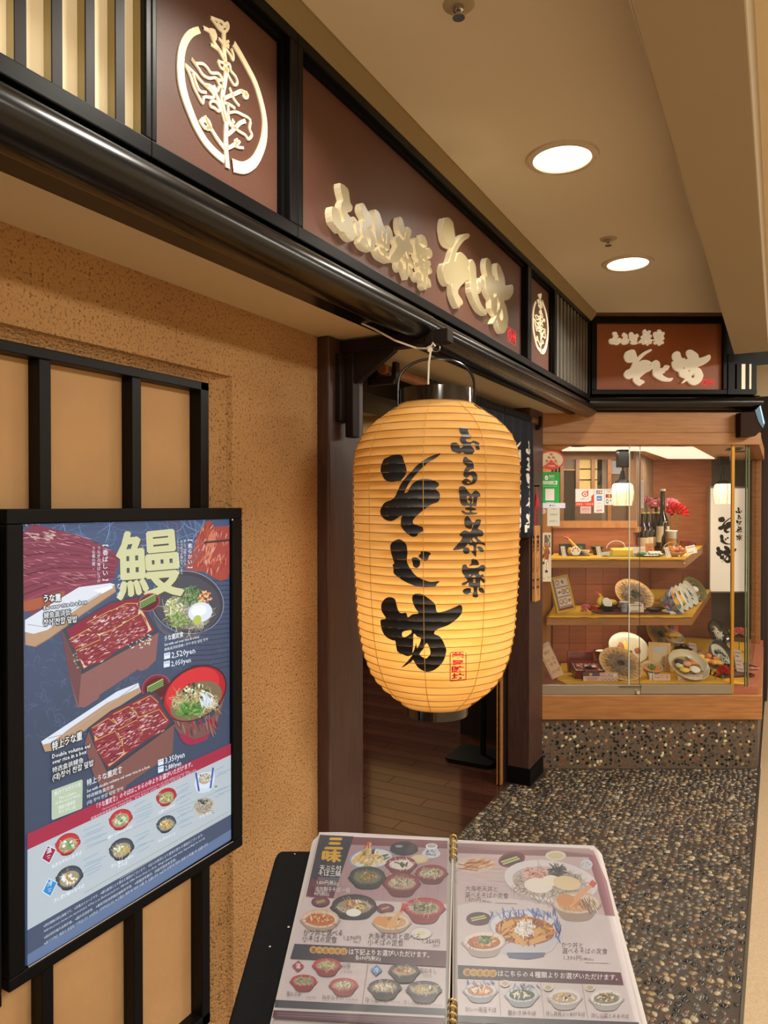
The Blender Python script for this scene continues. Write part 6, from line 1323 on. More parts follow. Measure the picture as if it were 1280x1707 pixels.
def pleated_flower(t, c, r, m, seed=0, n=26):
    rg = random.Random(seed); b = MB()
    for k in range(n):
        a = rg.uniform(0, 6.3); e = rg.uniform(.1, 1.45); dr = V((cos(a) * sin(e), sin(a) * sin(e), cos(e))); s = dr.orthogonal().normalized(); s.rotate(M.Rotation(rg.uniform(0, 6.3), 3, dr)); u = dr.cross(s)
        p = V(c) + dr * r * .35; P_ = []
        for i in range(6):
            w_ = (i / 5 - .5) * 2; P_.append(p + dr * r * .15 + s * w_ * r * .14); P_.append(p + dr * r * (.62 + .08 * (i % 2)) + s * w_ * r * .46 + u * r * .12 * (1 if i % 2 else -1))
        b.add(P_, [(2 * i, 2 * i + 2, 2 * i + 3, 2 * i + 1) for i in range(5)])
    return b.build('petals', m, t, fix=False)
fl_red = mat('petal_red', '#c8161e', .6); fl_pink = mat('petal_pink', '#e88a98', .6); fl_mauve = mat('petal_mauve', '#c07a86', .6)
# ---- pendant lamps
for px, d, lb, ps in ((1037.5, 4.68, 'white ribbed pendant lamp hanging near the glass above the top shelf', (755, 779, 805, 843)), (1205, 5.45, 'white ribbed pendant lamp hanging in front of the lit banner', (763, 776, 806, 840))):
    t = thing('pendant_lamp', lb, 'lamp', spot(px, d, zd(ps[3], d)), PSI, None)
    z = lambda py: zd(py, d) - zd(ps[3], d)
    MB().box((-.033, -.033, z(ps[1])), (.033, .033, 1.925 - zd(ps[3], d))).build('ceiling_block', m_blackmat, t, bevel=.003)
    MB().tube([V((0, 0, z(ps[1]))), V((.004, 0, z(ps[1] + 8))), V((0, 0, z(ps[2] - 12)))], .004, 8).build('cord', m_blackmat, t, smooth=True)
    MB().lathe([(.0, z(ps[2] - 20)), (.012, z(ps[2] - 20)), (.018, z(ps[2] - 11)), (.022, z(ps[2] - 6)), (.05, z(ps[2] - 1.5)), (.055, z(ps[2] + .5)), (0, z(ps[2] + .5))], 24).build('holder', m_blackmat, t, smooth=True)
    H = z(ps[2]); MB().lathe([(.05, H), (.064, H * .9), (.071, H * .6), (.068, H * .3), (.058, 0), (.055, .0), (.066, H * .32), (.069, H * .6), (.06, H * .9), (.05, H)], 32).build('shade', mat('shade_glass', '#fff0d0', .5, emit=.75, ecol='#ffe9bd'), t, smooth=True)
    for k in range(7):
        a = 2 * pi * k / 7 + .25; MB().tube([((rr + .0006) * cos(a), (rr + .0006) * sin(a), hh) for rr, hh in ((.05, H), (.064, H * .9), (.071, H * .6), (.068, H * .3), (.058, 0))], .0011, 4).build('rib', m_blackmat, t)
# ---- lit banner at the back right
t = thing('lit_banner', 'tall white lit banner with black brush characters at the back right of the showcase', 'sign', B(2.63, 5.80, zd(986, 5.8)), PSI)
Wb = ud(1247, 5.8) - 2.63 + .06; Hb = zd(814, 5.8) - zd(986, 5.8)
MB().box((0, .004, 0), (Wb, .04, Hb)).build('light_box', mat('banner_face', '#f3ecd8', .5, emit=.45, ecol='#f6ead0'), t)
for a, c in (((-.008, 0, Hb - .0), (Wb + .008, .045, Hb + .015)), ((-.008, 0, -.01), (Wb + .008, .045, .0)), ((-.008, 0, 0), (0, .045, Hb))): MB().box(a, c).build('frame_bar', mat('banner_frame', '#9a8f80', .4), t)
def bl(g, px0, px1, py0, py1):
    q = (ud(px0, 5.8) - 2.63, ud(px1, 5.8) - 2.63, zd(py1, 5.8) - zd(986, 5.8), zd(py0, 5.8) - zd(986, 5.8)); vs, fs = glyph_mesh(glyph_in(g, *q)); b = MB(); b.add([(v.x, .0032, v.y) for v in vs], fs); b.build('brush_character', m_ink, t, fix=False)
for g, *q in (('so', 1197, 1224, 861, 889), ('ji', 1200, 1219, 891, 908), ('bo', 1194, 1228, 910, 939), ('fu', 1226, 1237, 846, 856), ('ru', 1229, 1236, 858, 866), ('sato', 1227, 1237, 867, 875), ('cha', 1226, 1238, 877, 889), ('ryo', 1227, 1237.5, 891, 901)): bl(g, *q)
# ---- top shelf
z = ZS3
t = item('tempura_plate', 'dark square plate with upright prawn tempura, lotus and squash on the top shelf', 'plate', 960, 4.60, z, 0, 0)
MB().box((-.086, -.02, .0), (.086, .10, .006)).build('plate', d_grey, t, bevel=.004)
MB().box((-.086, .085, 0), (.086, .10, .075)).build('plate_back', d_grey, t, bevel=.004)
shrimp(t, (.03, .01, .025), (-.035, .05, .105), .013); lump(t, 'squash_tempura', (-.035, .01, .03), (.018, .012, .026), f_egg, .08); MB().lathe([(0, 0), (.03, 0), (.032, .004), (.03, .008), (0, .008)], 20, mx=M.Translation((-.004, .0, .03)) @ M.Rotation(R(72), 4, 'X')).build('lotus_slice', f_rice, t, smooth=True)
b = MB()
for k in range(8): a = 2 * pi * k / 8; b.blob((-.004 + .018 * cos(a), -.008, .033 + .018 * sin(a)), (.0045, .003, .0045), sub=1)
b.build('lotus_holes', f_nori, t); bowlp(t, .03, .03, .012, d_white, d_white, 'dip_cup').location = (.066, .02, .006); lump(t, 'shiso_leaf', (.035, .02, .05), (.012, .008, .012), f_green, .3)
card(941, 4.47, z, .026, .07, 'narrow white card left of the prawn tempura plate', vert=True, lines=2, roll=-5)
t = item('small_bowl', 'small dark bowl of chopped green onion behind the white card on the top shelf', 'bowl', 995, 4.70, z); bowlp(t, .042, .055, .022, d_black, d_cel); shreds(t, (0, 0, .05), .03, 40, f_green, 4, .014, .0025, 'green_onion')
card(1000, 4.47, z, .026, .068, 'narrow white card right of the small green onion bowl', vert=True, lines=2, roll=-5)
t = item('omelette_plate', 'pale glass plate with a yellow rolled omelette block on the top shelf', 'plate', 1035, 4.56, z, 0, 12)
b = MB(); b.lathe([(0, 0), (.05, 0), (.13, .012), (.132, .016), (.125, .016), (.05, .006), (0, .006)], 40, sy=.5); b.build('plate', d_cel, t, smooth=True)
MB().box((-.066, -.035, .008), (.066, .02, .052)).build('omelette', f_egg, t, bevel=.006)
MB().tube([(-.02 + .06 * cos(a), .045, .04 + .05 * sin(a)) for a in [pi * k / 14 for k in range(15)]], .003, 6).build('plate_handle', d_white, t, smooth=True)
t = item('flat_plate', 'white rectangular plate with pink sliced fish behind the omelette', 'plate', 1065, 4.68, z, 0, 0); MB().box((-.085, -.05, 0), (.085, .05, .012)).build('plate', d_white, t, bevel=.005); MB().box((-.085, .045, .0), (.085, .052, .05)).build('plate_back', d_white, t, bevel=.003)
for k in range(3): lump(t, 'fish_slice', (-.03 + .028 * k, .0, .02), (.02, .028, .008), f_pink, .1, seed=k)
t = item('leaf_dish', 'blue green leaf shaped dish with white rice rolls on the top shelf', 'dish', 1083, 4.52, z, 0, 10); b = MB(); b.lathe([(0, 0), (.05, .0), (.1, .014), (.103, .018), (.095, .018), (.05, .006), (0, .006)], 36, sy=.42); b.build('dish', mat('dish_teal', '#4a6a60', .2, coat=.4, var=.4, vscale=14), t, smooth=True)
for k in range(4): MB().blob((.0 + .019 * k, 0, .024), (.0095, .026, .0135), sub=2).build('rice_roll', f_white, t, smooth=True)
MB().blob((-.05, 0, .022), (.03, .02, .012), sub=2, amp=.2).build('wasabi_leaf', f_green, t, smooth=True)
m_bot = mat('bottle_brown', '#1a0f0b', .08, coat=.5); m_lab = mat('bottle_label', '#cfc4a8', .6)
def bottle(px, d, r, h, lb, neck=.32, cap='#c8b070', lab=(.12, .36), grp=None):
    t = item('bottle', lb, 'bottle', px, d, ZS3, 0, 0, 0, grp); MB().lathe([(0, 0), (r * .95, 0), (r, .006), (r, h * (1 - neck - .2)), (r * .85, h * (1 - neck - .09)), (r * .42, h * (1 - neck + .02)), (r * .36, h * .96), (r * .4, h * .965), (r * .4, h * .98), (0, h * .98)], 24).build('glass_body', m_bot, t, smooth=True)
    MB().lathe([(r * .42, h * .965), (r * .42, h), (0, h)], 16).build('cap', mat('cap_' + cap.strip('#'), cap, .35, metal=.4), t, smooth=True)
    if lab: MB().lathe([(r * 1.006, h * lab[0]), (r * 1.006, h * lab[1])], 24).build('label', m_lab, t, smooth=True)
    return t
for k, (px, d, n) in enumerate(((1072, 5.02, 'leftmost'), (1080, 5.10, 'second from left'), (1088.5, 5.17, 'third from left'), (1096, 5.24, 'rightmost'))): bottle(px, d, .036, .275, f'dark brown bottle, {n} of the four equal bottles on the top shelf', grp='row of four brown bottles')
bottle(1104.5, 5.12, .045, .44, 'tall dark sake bottle with white cap, highest on the top shelf', .4, '#d8d4c8', (.14, .40)); bottle(1109, 4.86, .026, .215, 'short slim dark bottle right beside the beer glass', .4, '#c8b070', None); bottle(1094, 5.4, .03, .38, 'slim black bottle standing behind the four brown bottles', .42, '#2a2220', None)
t = item('beer_glass', 'tall glass of golden beer with white foam on the top shelf', 'glass', 1119.5, 4.80, z)
MB().lathe([(0, .004), (.030, .004), (.036, .10), (.0365, .104), (0, .104)], 28).build('beer', mat('beer', '#c8861c', .12, emit=.12, ecol='#d8941e'), t, smooth=True); MB().lathe([(0, .104), (.0365, .104), (.039, .150), (.036, .156), (0, .158)], 28).build('foam', mat('foam', '#efe6d0', .8), t, smooth=True); MB().lathe([(0, 0), (.033, 0), (.0385, .105), (.041, .152), (.0395, .152), (.0375, .105), (.0315, .004)], 28).build('glass_wall', glass_mat('beer_glass_wall', refl=.08), t, smooth=True)
t = card(1085, 4.62, z, .055, .078, 'orange wooden tag with black writing in front of the bottles', '#c07830', 0, -12, 0, name='wooden_tag', cat='tag', roll=-4); P = Print(lambda x, y: V((-.0275 + x * .055, -.0004, .078 - y * .078)), (0, -1, 0), 3e-5); P.vtext('一番', .5, .12, .9, .42, '#2a1a10', .03); P.build('brush_writing', print_mat('card_ink', 0, .6), t, False)
t = item('chicken_basket', 'brown oval basket bowl of fried chicken at the right of the top shelf', 'basket', 1126, 4.55, z, 0, 16); bowlp(t, .066, .045, .03, d_beige, d_basket, 'bowl', 1, .8)
for k in range(9): rg = random.Random(k); lump(t, 'fried_piece', (-.03 + .03 * (k % 3), -.025 + .022 * (k // 3), .046 + .006 * rg.random()), (.017, .015, .014), f_brown if k % 2 else f_org, .3, 3, k)
MB().tube([(.052 * cos(a) - .02, .03, .035 + .05 * sin(a)) for a in [pi * k / 12 for k in range(13)]], .004, 6).build('basket_handle', d_beige, t, smooth=True)
card(1116, 4.44, z, .028, .066, 'narrow white card leaning on the fried chicken basket', vert=True, lines=2, roll=-12)
for k, px in enumerate((1133, 1138, 1143)): card(px, 4.5 + .05 * k, z, .012, .075 - .004 * k, f'thin white card, {["front", "middle", "rear"][k]} of the three tilted strips right of the beer', vert=True, lines=1, roll=-24, group='three tilted strips')
card(1155, 4.72, z, .066, .055, 'square white card with a green sketch at the right end of the top shelf', '#e8e2cc', 2, -20, ink='#7a8a68', roll=-12)
t = item('red_mug', 'dark red round mug behind the cards on the top shelf', 'mug', 1144, 5.0, z); bowlp(t, .042, .075, .025, d_red, d_redin, 'mug_body'); MB().tube([(.042 + .022 * cos(a), 0, .045 + .022 * sin(a)) for a in [-pi / 2 + pi * k / 10 for k in range(11)]], .005, 6).build('handle', d_red, t, smooth=True)
for px, d, dz, r, m, lb in ((1076, 5.35, .31, .075, fl_mauve, 'faded mauve cloth flower behind the brown bottles'), (1097, 5.4, .30, .07, fl_mauve, 'mauve pink cloth flower left of the tall bottle'), (1117, 5.5, .30, .075, fl_pink, 'pink cloth flower right of the tall bottle'), (1128, 5.45, .25, .085, fl_red, 'large red cloth flower right of the tall bottle')):
    t = item('cloth_flower', lb, 'flower', px, d, z); MB().tube([V((0, 0, 0)), V((.004, 0, dz * .5)), V((0, 0, dz))], .003, 6).build('stem', f_green, t); pleated_flower(t, (0, 0, dz), r, m, int(px))
# ---- middle shelf
z = ZS2
def framed(px, d, zz, w_, h, lb, mfr_, yaw, tilt, roll, fn, fw=.012):
    t = item('framed_picture', lb, 'frame', px, d, zz, yaw, tilt, roll)
    for a, c in (((0, 0, 0), (w_, .012, fw)), ((0, 0, h - fw), (w_, .012, h)), ((0, 0, fw), (fw, .012, h - fw)), ((w_ - fw, 0, fw), (w_, .012, h - fw))): MB().box((a[0] - w_ / 2, a[1], a[2]), (c[0] - w_ / 2, c[1], c[2])).build('frame_bar', mfr_, t)
    MB().box((-w_ / 2 + fw, .004, fw), (w_ / 2 - fw, .01, h - fw)).build('backing', m_white, t)
    P = Print(lambda x, y: V((-w_ / 2 + fw + x * (w_ - 2 * fw), .0035, h - fw - y * (h - 2 * fw))), (0, -1, 0), 2e-5); fn(P); P.build('picture', print_mat('card_ink', 0, .6), t, False); settle(t, zz); return t
def pic_sets(P):
    P.poly([(0, 0), (1, 0), (1, 1), (0, 1)], '#b09a92'); P.poly([(0, 0), (.14, 0), (.14, 1), (0, 1)], '#7d6a60')
    for r_ in range(3):
        P.poly([(.16, .02 + .3 * r_), (1, .02 + .3 * r_), (1, .27 + .3 * r_), (.16, .27 + .3 * r_)], '#cfc2b8')
        for c_ in range(2 if r_ == 0 else 3):
            x = .32 + (.34 if r_ == 0 else .27) * c_; y = .14 + .3 * r_; P.ell(x, y, .13, .085, ['#5a4a44', '#e2d6c4', '#8a5a48'][(r_ + c_) % 3]); P.ell(x, y, .10, .06, ['#d8c8a4', '#6a5a40', '#c8a070'][(r_ + c_) % 3]); P.dabs(x, y, .08, .05, 10, .06, .016, ['#e8e0c8', '#7a8a50', '#c07848'], spread=90, seed=r_ * 3 + c_)
        P.stroke([(.2, .285 + .3 * r_), (.95, .285 + .3 * r_)], .03, '#8a7a72')
    P.poly([(.1, .93), (1, .93), (1, 1), (.1, 1)], '#7d3a34')
framed(945, 4.50, z, .135, .225, 'yellow framed photo menu leaning at the left of the middle shelf', mat('frame_yellow', '#c8a832', .4), -18, -10, -9, pic_sets)
t = item('flower_posy', 'small posy of pink and red cloth flowers beside the yellow frame', 'flower', 981, 4.47, z)
for c, r, m, s in (((-.015, 0, .03), .032, fl_pink, 1), ((.028, -.01, .026), .028, fl_red, 2), ((-.03, -.01, .015), .022, mat('petal_peach', '#e0a070', .6), 3)): pleated_flower(t, c, r, m, s)
for x in (.02, .03, .036): MB().tube([V((x, -.01, 0)), V((x, -.01, .022))], .002, 5).build('stem', f_nori, t)
t = item('serving_tray', 'dark red serving tray under the tempura soba set on the middle shelf', 'tray', 1052, 4.54, z); MB().prism([(-.21, -.085), (.21, -.085), (.235, -.06), (.235, .11), (-.235, .11), (-.235, -.06)], 0, .006).build('tray_bed', d_tray, t)
for a, c in (((-.235, .105, 0), (.235, .113, .02)), ((-.236, -.06, 0), (-.228, .11, .018)), ((.228, -.06, 0), (.236, .11, .018))): MB().box(a, c).build('tray_rim', d_tray, t)
MB().extr([(-.21, 0), (.21, 0), (.21, .014), (-.21, .014)], -.09, -.083).build('tray_rim', d_tray, t)
zt = z + .008
t = item('tempura_bowl', 'black bowl heaped with prawn and lotus tempura on the red tray', 'bowl', 1015, 4.55, zt); bowlp(t, .06, .036, .03, d_black, d_black); shrimp(t, (.0, .02, .04), (-.055, .035, .105), .012); lump(t, 'squash_tempura', (-.05, .02, .055), (.02, .014, .03), f_egg, .15); lump(t, 'fritter', (.03, .025, .05), (.035, .02, .02), f_yel, .4, 5); MB().lathe([(0, 0), (.034, 0), (.034, .008), (0, .008)], 20, mx=M.Translation((-.012, .0, .05)) @ M.Rotation(R(60), 4, 'X') @ M.Rotation(R(20), 4, 'Y')).build('lotus_slice', f_rice, t)
m_sometsuke = mat('blue_white_glaze', '#dfe0dc', .2, coat=.4, col2='#3d4668', vscale=11)
t = item('sauce_cup', 'small white cup with blue swirls on the red tray', 'cup', 1041, 4.52, zt); bowlp(t, .034, .062, .022, m_sometsuke, d_white)
t = item('soba_basket', 'large round bamboo basket of soba with dark nori propped up on the middle shelf', 'basket', 1057, 4.68, zt, 0, 44, 8); basket(t, .125); noodles(t, .088, .003, 150, seed=3); shreds(t, (0, -.005, .016), .03, 60, f_nori, 5); settle(t, zt)
t = item('red_stand', 'little red lacquer stand holding condiments before the soba basket', 'stand', 1063, 4.50, zt); MB().box((-.04, -.02, .045), (.04, .02, .055)).build('top', d_red, t, bevel=.002); MB().box((-.035, -.015, 0), (-.028, .015, .045)).build('foot', d_red, t); MB().box((.028, -.015, 0), (.035, .015, .045)).build('foot', d_red, t); lump(t, 'condiment', (0, 0, .058), (.025, .012, .006), f_white)
card(1062, 4.46, zt, .088, .058, 'white price card in front of the soba basket on the tray', '#ddd0c0', 2, -8, text=None)
t = item('sauce_dish', 'small black dish at the right end of the red tray', 'dish', 1090, 4.49, zt); bowlp(t, .045, .026, .02, d_black, d_grey)
m_check = mat('navy_check_glaze', '#1d2138', .2, coat=.4, col2='#c9cede', vscale=26)
def set_bowl(px, d, r, h, mo, mi, lb, yaw, tilt, fn, roll=0, ft=None):
    t = item('noodle_bowl', lb, 'bowl', px, d, z, yaw, tilt, roll); bowlp(t, r, h, ft or r * .45, mo, mi); fn(t, r, h); settle(t, z); return t
def fill_ramen(t, r, h): MB().lathe([(0, h * .8), (r * .88, h * .78)], 30).build('broth', mf('broth', '#c8a040', .2), t, smooth=True); lump(t, 'fritter', (0, 0, h * .85), (r * .5, r * .4, .014), f_yel, .4, 4); lump(t, 'greens', (r * .3, -r * .4, h * .85), (r * .25, r * .2, .01), f_green, .4); lump(t, 'prawn', (-r * .3, r * .3, h * .88), (r * .3, r * .18, .012), f_org, .3)
def fill_soba(t, r, h): noodles(t, r * .8, h * .72, 60, seed=int(r * 1e4), hgt=.014); lump(t, 'egg', (r * .1, 0, h * .86), (r * .32, r * .26, .014), f_white, .06); lump(t, 'greens', (-r * .4, r * .1, h * .84), (r * .3, r * .3, .012), mf('sansai', '#7a7a48', .5, var=.4, vscale=60), .4, 4)
def fill_pale(t, r, h): MB().lathe([(0, h * .74), (r * .86, h * .72)], 30).build('broth', mf('pale_broth', '#cfd4c4', .2), t, smooth=True); shreds(t, (0, 0, h * .76), r * .55, 40, f_nori, 7, .02, .002, 'seaweed')
z = ZS2
set_bowl(1146, 5.15, .098, .085, m_sometsuke, mf('olive_broth', '#8d8f62', .25), 'round blue and white bowl with egg, rearmost of the tilted bowls on the middle shelf', -28, 52, fill_soba)
set_bowl(1134, 4.92, .09, .08, m_sometsuke, d_white, 'blue and white bowl, second from the rear of the tilted row', -48, 62, fill_pale)
set_bowl(1125, 4.78, .088, .08, m_sometsuke, d_white, 'blue and white bowl, third from the rear of the tilted row', -52, 64, fill_pale)
set_bowl(1117, 4.66, .088, .08, m_sometsuke, d_white, 'blue and white bowl just behind the navy checked bowl', -54, 64, fill_ramen)
set_bowl(1108, 4.54, .088, .085, m_check, d_white, 'navy checked bowl tipped over at the front of the tilted row', -56, 66, fill_ramen)
t = item('paper_fish', 'blue and pink paper fish decoration before the navy checked bowl', 'decoration', 1124, 4.47, z, 0, 0); MB().blob((0, 0, .03), (.055, .006, .012), sub=2, mx=M.Rotation(R(-14), 4, 'Y')).build('fish_body', mat('fish_blue', '#3a7ab8', .5), t, smooth=True); MB().blob((-.03, .004, .042), (.028, .008, .012), sub=2, amp=.3).build('pink_paper', mat('paper_pink', '#e07a98', .6), t); MB().blob((-.055, .004, .02), (.022, .01, .01), sub=2, amp=.3).build('green_paper', mat('paper_lime', '#b4c060', .6), t); MB().box((-.05, -.004, 0), (.03, .004, .02)).build('white_paper', m_white, t); MB().box((.01, -.012, 0), (.045, -.006, .014)).build('blue_label', mat('fish_blue', '#3a7ab8', .5), t)
t = item('red_spoon', 'red plastic spoon resting across the tilted bowls', 'spoon', 1141, 4.86, z); MB().blob((.02, 0, .075), (.018, .012, .007), sub=2).build('spoon_bowl', f_red, t, smooth=True); MB().tube([V((-.05, 0, .08)), V((.02, 0, .075))], .007, 8).build('handle', f_red, t, smooth=True); MB().tube([V((-.05, 0, 0)), V((-.05, 0, .08))], .004, 6).build('rest', m_white, t)
card(1134, 4.60, z, .05, .055, 'clear wrapped pink price card beside the blue paper fish', '#d8c0b0', 2, -25, -30); card(1152, 4.85, z, .06, .06, 'clear wrapped beige price card in the middle of the right shelf edge', '#d0bca8', 2, -25, -30); card(1163, 5.1, z, .075, .06, 'beige price card below the rear blue and white bowl', '#d6c4b0', 2, -25, -20)
# ---- case floor
z = ZS1
t = item('menu_stand', 'clear acrylic stand with beige paper list at the left of the case floor', 'sign', 931, 4.40, z, -10, -14, -22)
MB().box((-.043, 0, 0), (.043, .004, .215)).build('acrylic', glass_mat('acrylic', refl=.07, veil=.12), t); MB().box((-.034, -.002, .0), (.036, .0, .19)).build('paper', mat('kraft_paper', '#c9a684', .7), t); MB().box((-.04, -.003, .195), (-.02, -.001, .21)).build('clip', mat('clip_white', '#e8e6e0', .2, emit=.1), t)
P = Print(lambda x, y: V((-.034 + x * .07, -.0023, .19 - y * .19)), (0, -1, 0), 3e-5); P.text('蕎麦切り', (.18, .2), (.8, .2), .12, '#5a4030'); P.text('天ぷら・二枚', (.1, .45), (.9, .45), .12, '#5a4030'); P.text('大盛 一枚', (.2, .6), (.85, .6), .12, '#5a4030'); P.text('承ります', (.15, .85), (.75, .85), .12, '#5a4030'); P.ring(.85, .8, .12, .05, .02, '#a03830'); P.build('lettering', print_mat('card_ink', 0, .6), t, False); settle(t, z)
t = item('lacquer_lid', 'red lacquer box lid standing behind the eel box', 'lid', 968, 4.62, z, 0, -6); MB().box((-.083, 0, 0), (.083, .006, .128)).build('lid_plate', d_red, t, bevel=.003)
for a, c in (((-.083, -.022, .122), (.083, 0, .128)), ((-.083, -.022, 0), (-.077, 0, .122)), ((.077, -.022, 0), (.083, 0, .122)), ((-.083, -.022, 0), (.083, 0, .006))): MB().box(a, c).build('lid_rim', d_redin, t)
settle(t, z)
t = item('eel_box', 'open red lacquer box of grilled eel on rice on the case floor', 'box', 978, 4.47, z, 0, 14)
for a, c in (((-.085, -.06, 0), (.085, .07, .006)), ((-.085, -.06, 0), (.085, -.054, .058)), ((-.085, .064, 0), (.085, .07, .058)), ((-.085, -.06, 0), (-.079, .07, .058)), ((.079, -.06, 0), (.085, .07, .058))): MB().box(a, c).build('box_wall', d_red, t)
MB().box((-.078, -.052, .02), (.078, .062, .044)).build('rice', f_rice, t)
for k in range(3): MB().blob((-.05 + .05 * k, .012, .05), (.026, .046, .011), sub=2, amp=.2, seed=k).build('eel_fillet', mf('eel', '#9c4a30', .25, var=.3, vscale=60), t, smooth=True)
settle(t, z)
t = item('side_dish', 'low black dish with white garnish in front of the eel box', 'dish', 985, 4.40, z + .065); MB().box((-.04, -.02, -.065), (.04, .02, 0)).build('riser', d_red, t); bowlp(t, .04, .012, .02, d_black, d_black, 'bowl', 1, .5); lump(t, 'radish', (.02, 0, .012), (.014, .008, .007), f_white)
def pic_strip(P):
    P.poly([(0, 0), (1, 0), (1, 1), (0, 1)], '#c8a8a0'); P.poly([(0, 0), (.48, 0), (.48, .42), (0, .42)], '#3c3a38'); P.ell(.22, .2, .05, .16, '#c8a050')
    for k in range(4): P.ell(.56 + .12 * k, .3, .05, .16, ['#8a3a38', '#b05a50', '#8a3a38', '#d8d0c8'][k]); P.ell(.56 + .12 * k, .28, .035, .1, '#d8c8b0')
    for k in range(4): P.ell(.56 + .12 * k, .78, .05, .14, '#4a4240'); P.ell(.56 + .12 * k, .76, .035, .09, '#d8c8b0')
    P.stroke([[(.05, .6), (.45, .6)], [(.1, .75), (.4, .75)], [(.1, .88), (.42, .88)]], .06, '#9a5a58')
t = item('picture_strip', 'pink printed menu strip standing before the soba basket on the case floor', 'sign', 1002, 4.36, z, 0, -8); MB().box((-.105, 0, 0), (.105, .003, .05)).build('card', m_white, t); P = Print(lambda x, y: V((-.105 + x * .21, -.0003, .05 - y * .05)), (0, -1, 0), 2e-5); pic_strip(P); P.build('picture', print_mat('card_ink', 0, .6), t, False)
t = item('rice_bowl', 'dark red lacquer bowl of rice above a stacked lower bowl on the case floor', 'bowl', 1003, 4.66, z); MB().box((-.04, -.03, 0), (.04, .03, .05)).build('riser', d_tray, t); o = bowlp(t, .05, .075, .03, d_red, d_black); o.location = (0, 0, .05); lump(t, 'rice', (0, 0, .118), (.04, .04, .012), f_rice, .1)
t = item('clear_soup_bowl', 'low black soup bowl in front of the red rice bowl', 'bowl', 1000, 4.56, z); bowlp(t, .045, .035, .022, d_black, d_redin); MB().lathe([(0, .028), (.04, .028)], 20).build('soup', mf('soup', '#c8b890', .2), t)
t = item('large_plate', 'large cream oval plate with omelette and fried meat propped up behind the basket', 'plate', 1047, 4.70, z + .085, 10, 50, 10); MB().lathe([(0, 0), (.075, 0), (.125, .018), (.13, .022), (.122, .024), (.074, .008), (0, .008)], 44, sx=1.0, sy=.86).build('plate', d_cream, t, smooth=True)
lump(t, 'omelette_slice', (-.02, .0, .018), (.018, .05, .012), f_egg, .15); lump(t, 'fried_meat', (-.05, -.01, .018), (.022, .045, .014), f_brown, .3, 4); lump(t, 'garnish', (.012, -.03, .014), (.012, .014, .01), f_nori, .4); lump(t, 'pickle', (.06, -.012, .014), (.02, .022, .01), f_brown, .5, 5); settle(t, z + .055)
MB().box((-.05, .03, -.02), (.05, .034, -.01)).build('prop', m_blackmat, t)
t = item('soba_basket', 'woven bamboo basket of cold soba propped up at the front of the case floor', 'basket', 1035, 4.47, z, 6, 36, 9); basket(t, .133); noodles(t, .088, .003, 150, seed=9); shreds(t, (0, 0, .016), .02, 45, f_nori, 8, .016); settle(t, z)
t = item('small_bowl', 'small beige bowl with orange roe and green onion beside the soba basket', 'bowl', 1086, 4.48, z + .01, 0, 22); bowlp(t, .062, .062, .03, d_beige, d_cream); MB().lathe([(0, .048), (.052, .047)], 28).build('sauce', f_org, t); shreds(t, (.0, .005, .05), .024, 40, f_green, 9, .012, .003, 'green_onion'); settle(t, z)
def pic_kit(P): P.poly([(0, 0), (1, 0), (1, 1), (0, 1)], '#d8b878'); P.poly([(.1, .08), (.9, .08), (.9, .32), (.1, .32)], '#b9c4cc'); P.poly([(.15, .36), (.55, .36), (.55, .95), (.15, .95)], '#d2c494'); P.poly([(.6, .42), (.88, .42), (.88, .98), (.6, .98)], '#cdbf98'); P.vtext('信州味', .74, .46, .95, .2, '#5a4a30')
framed(1100, 4.60, z, .135, .18, 'pale wood frame with a noodle packet between the bowls on the case floor', mat('frame_pale', '#d8b478', .5), 4, -8, 3, pic_kit, .014)
t = item('noodle_bowl', 'big cream bowl with eggs, radish and seaweed tilted at the front of the case floor', 'bowl', 1143, 4.47, z, 6, 36, 8); bowlp(t, .124, .07, .05, d_cream, d_cream); MB().lathe([(0, .035), (.092, .036)], 36).build('broth', mf('wheat_broth', '#b39a70', .3), t, smooth=True); noodles(t, .085, .036, 60, seed=15)
for nm, c, r, m, am in (('egg', (-.005, .012, .058), (.028, .022, .016), mf('egg_pink', '#d8a078', .35), .05), ('rice_cake', (.035, -.025, .056), (.033, .03, .01), f_rice, .08), ('seaweed', (-.045, .03, .054), (.03, .018, .012), f_nori, .4), ('grated_radish', (-.055, -.008, .054), (.024, .02, .012), mf('radish', '#cbc39a', .6), .3), ('tempura_bits', (-.03, -.04, .055), (.03, .02, .013), f_egg, .45), ('fried_tofu', (.035, .03, .052), (.028, .016, .01), f_org, .2)): lump(t, nm, c, r, m, am, 4)
settle(t, z)
t = item('tempura_bowl', 'beige bowl heaped with yellow tempura right of the big cream bowl', 'bowl', 1177, 4.62, z, -20, 34); bowlp(t, .082, .07, .035, d_beige, d_beige)
for k in range(9): rg = random.Random(k + 50); lump(t, 'tempura_piece', (rg.uniform(-.05, .05), rg.uniform(-.04, .04), .068 + rg.uniform(0, .012)), (.024, .018, .014), f_yel if k % 3 else f_org, .35, 4, k)
settle(t, z)
t = item('noodle_bowl', 'blue patterned bowl tipped steeply beside the brass post', 'bowl', 1191, 4.72, z, -34, 58); bowlp(t, .108, .075, .045, mat('blue_band_glaze', '#c6cad2', .2, coat=.4, col2='#2f3f68', vscale=9), d_grey); lump(t, 'nori_sheet', (-.02, .03, .05), (.02, .015, .006), f_nori); fill_pale(t, .1, .07); settle(t, z)
t = item('noodle_bowl', 'black bowl with noodles propped up behind the blue patterned bowl', 'bowl', 1190, 5.05, z, -34, 54); bowlp(t, .1, .06, .04, d_black, d_black); noodles(t, .05, .03, 40, f_rice, 17); settle(t, z + .10)
MB().box((-.03, -.11, -.03), (.03, -.09, -.02)).build('prop', m_blackmat, t)
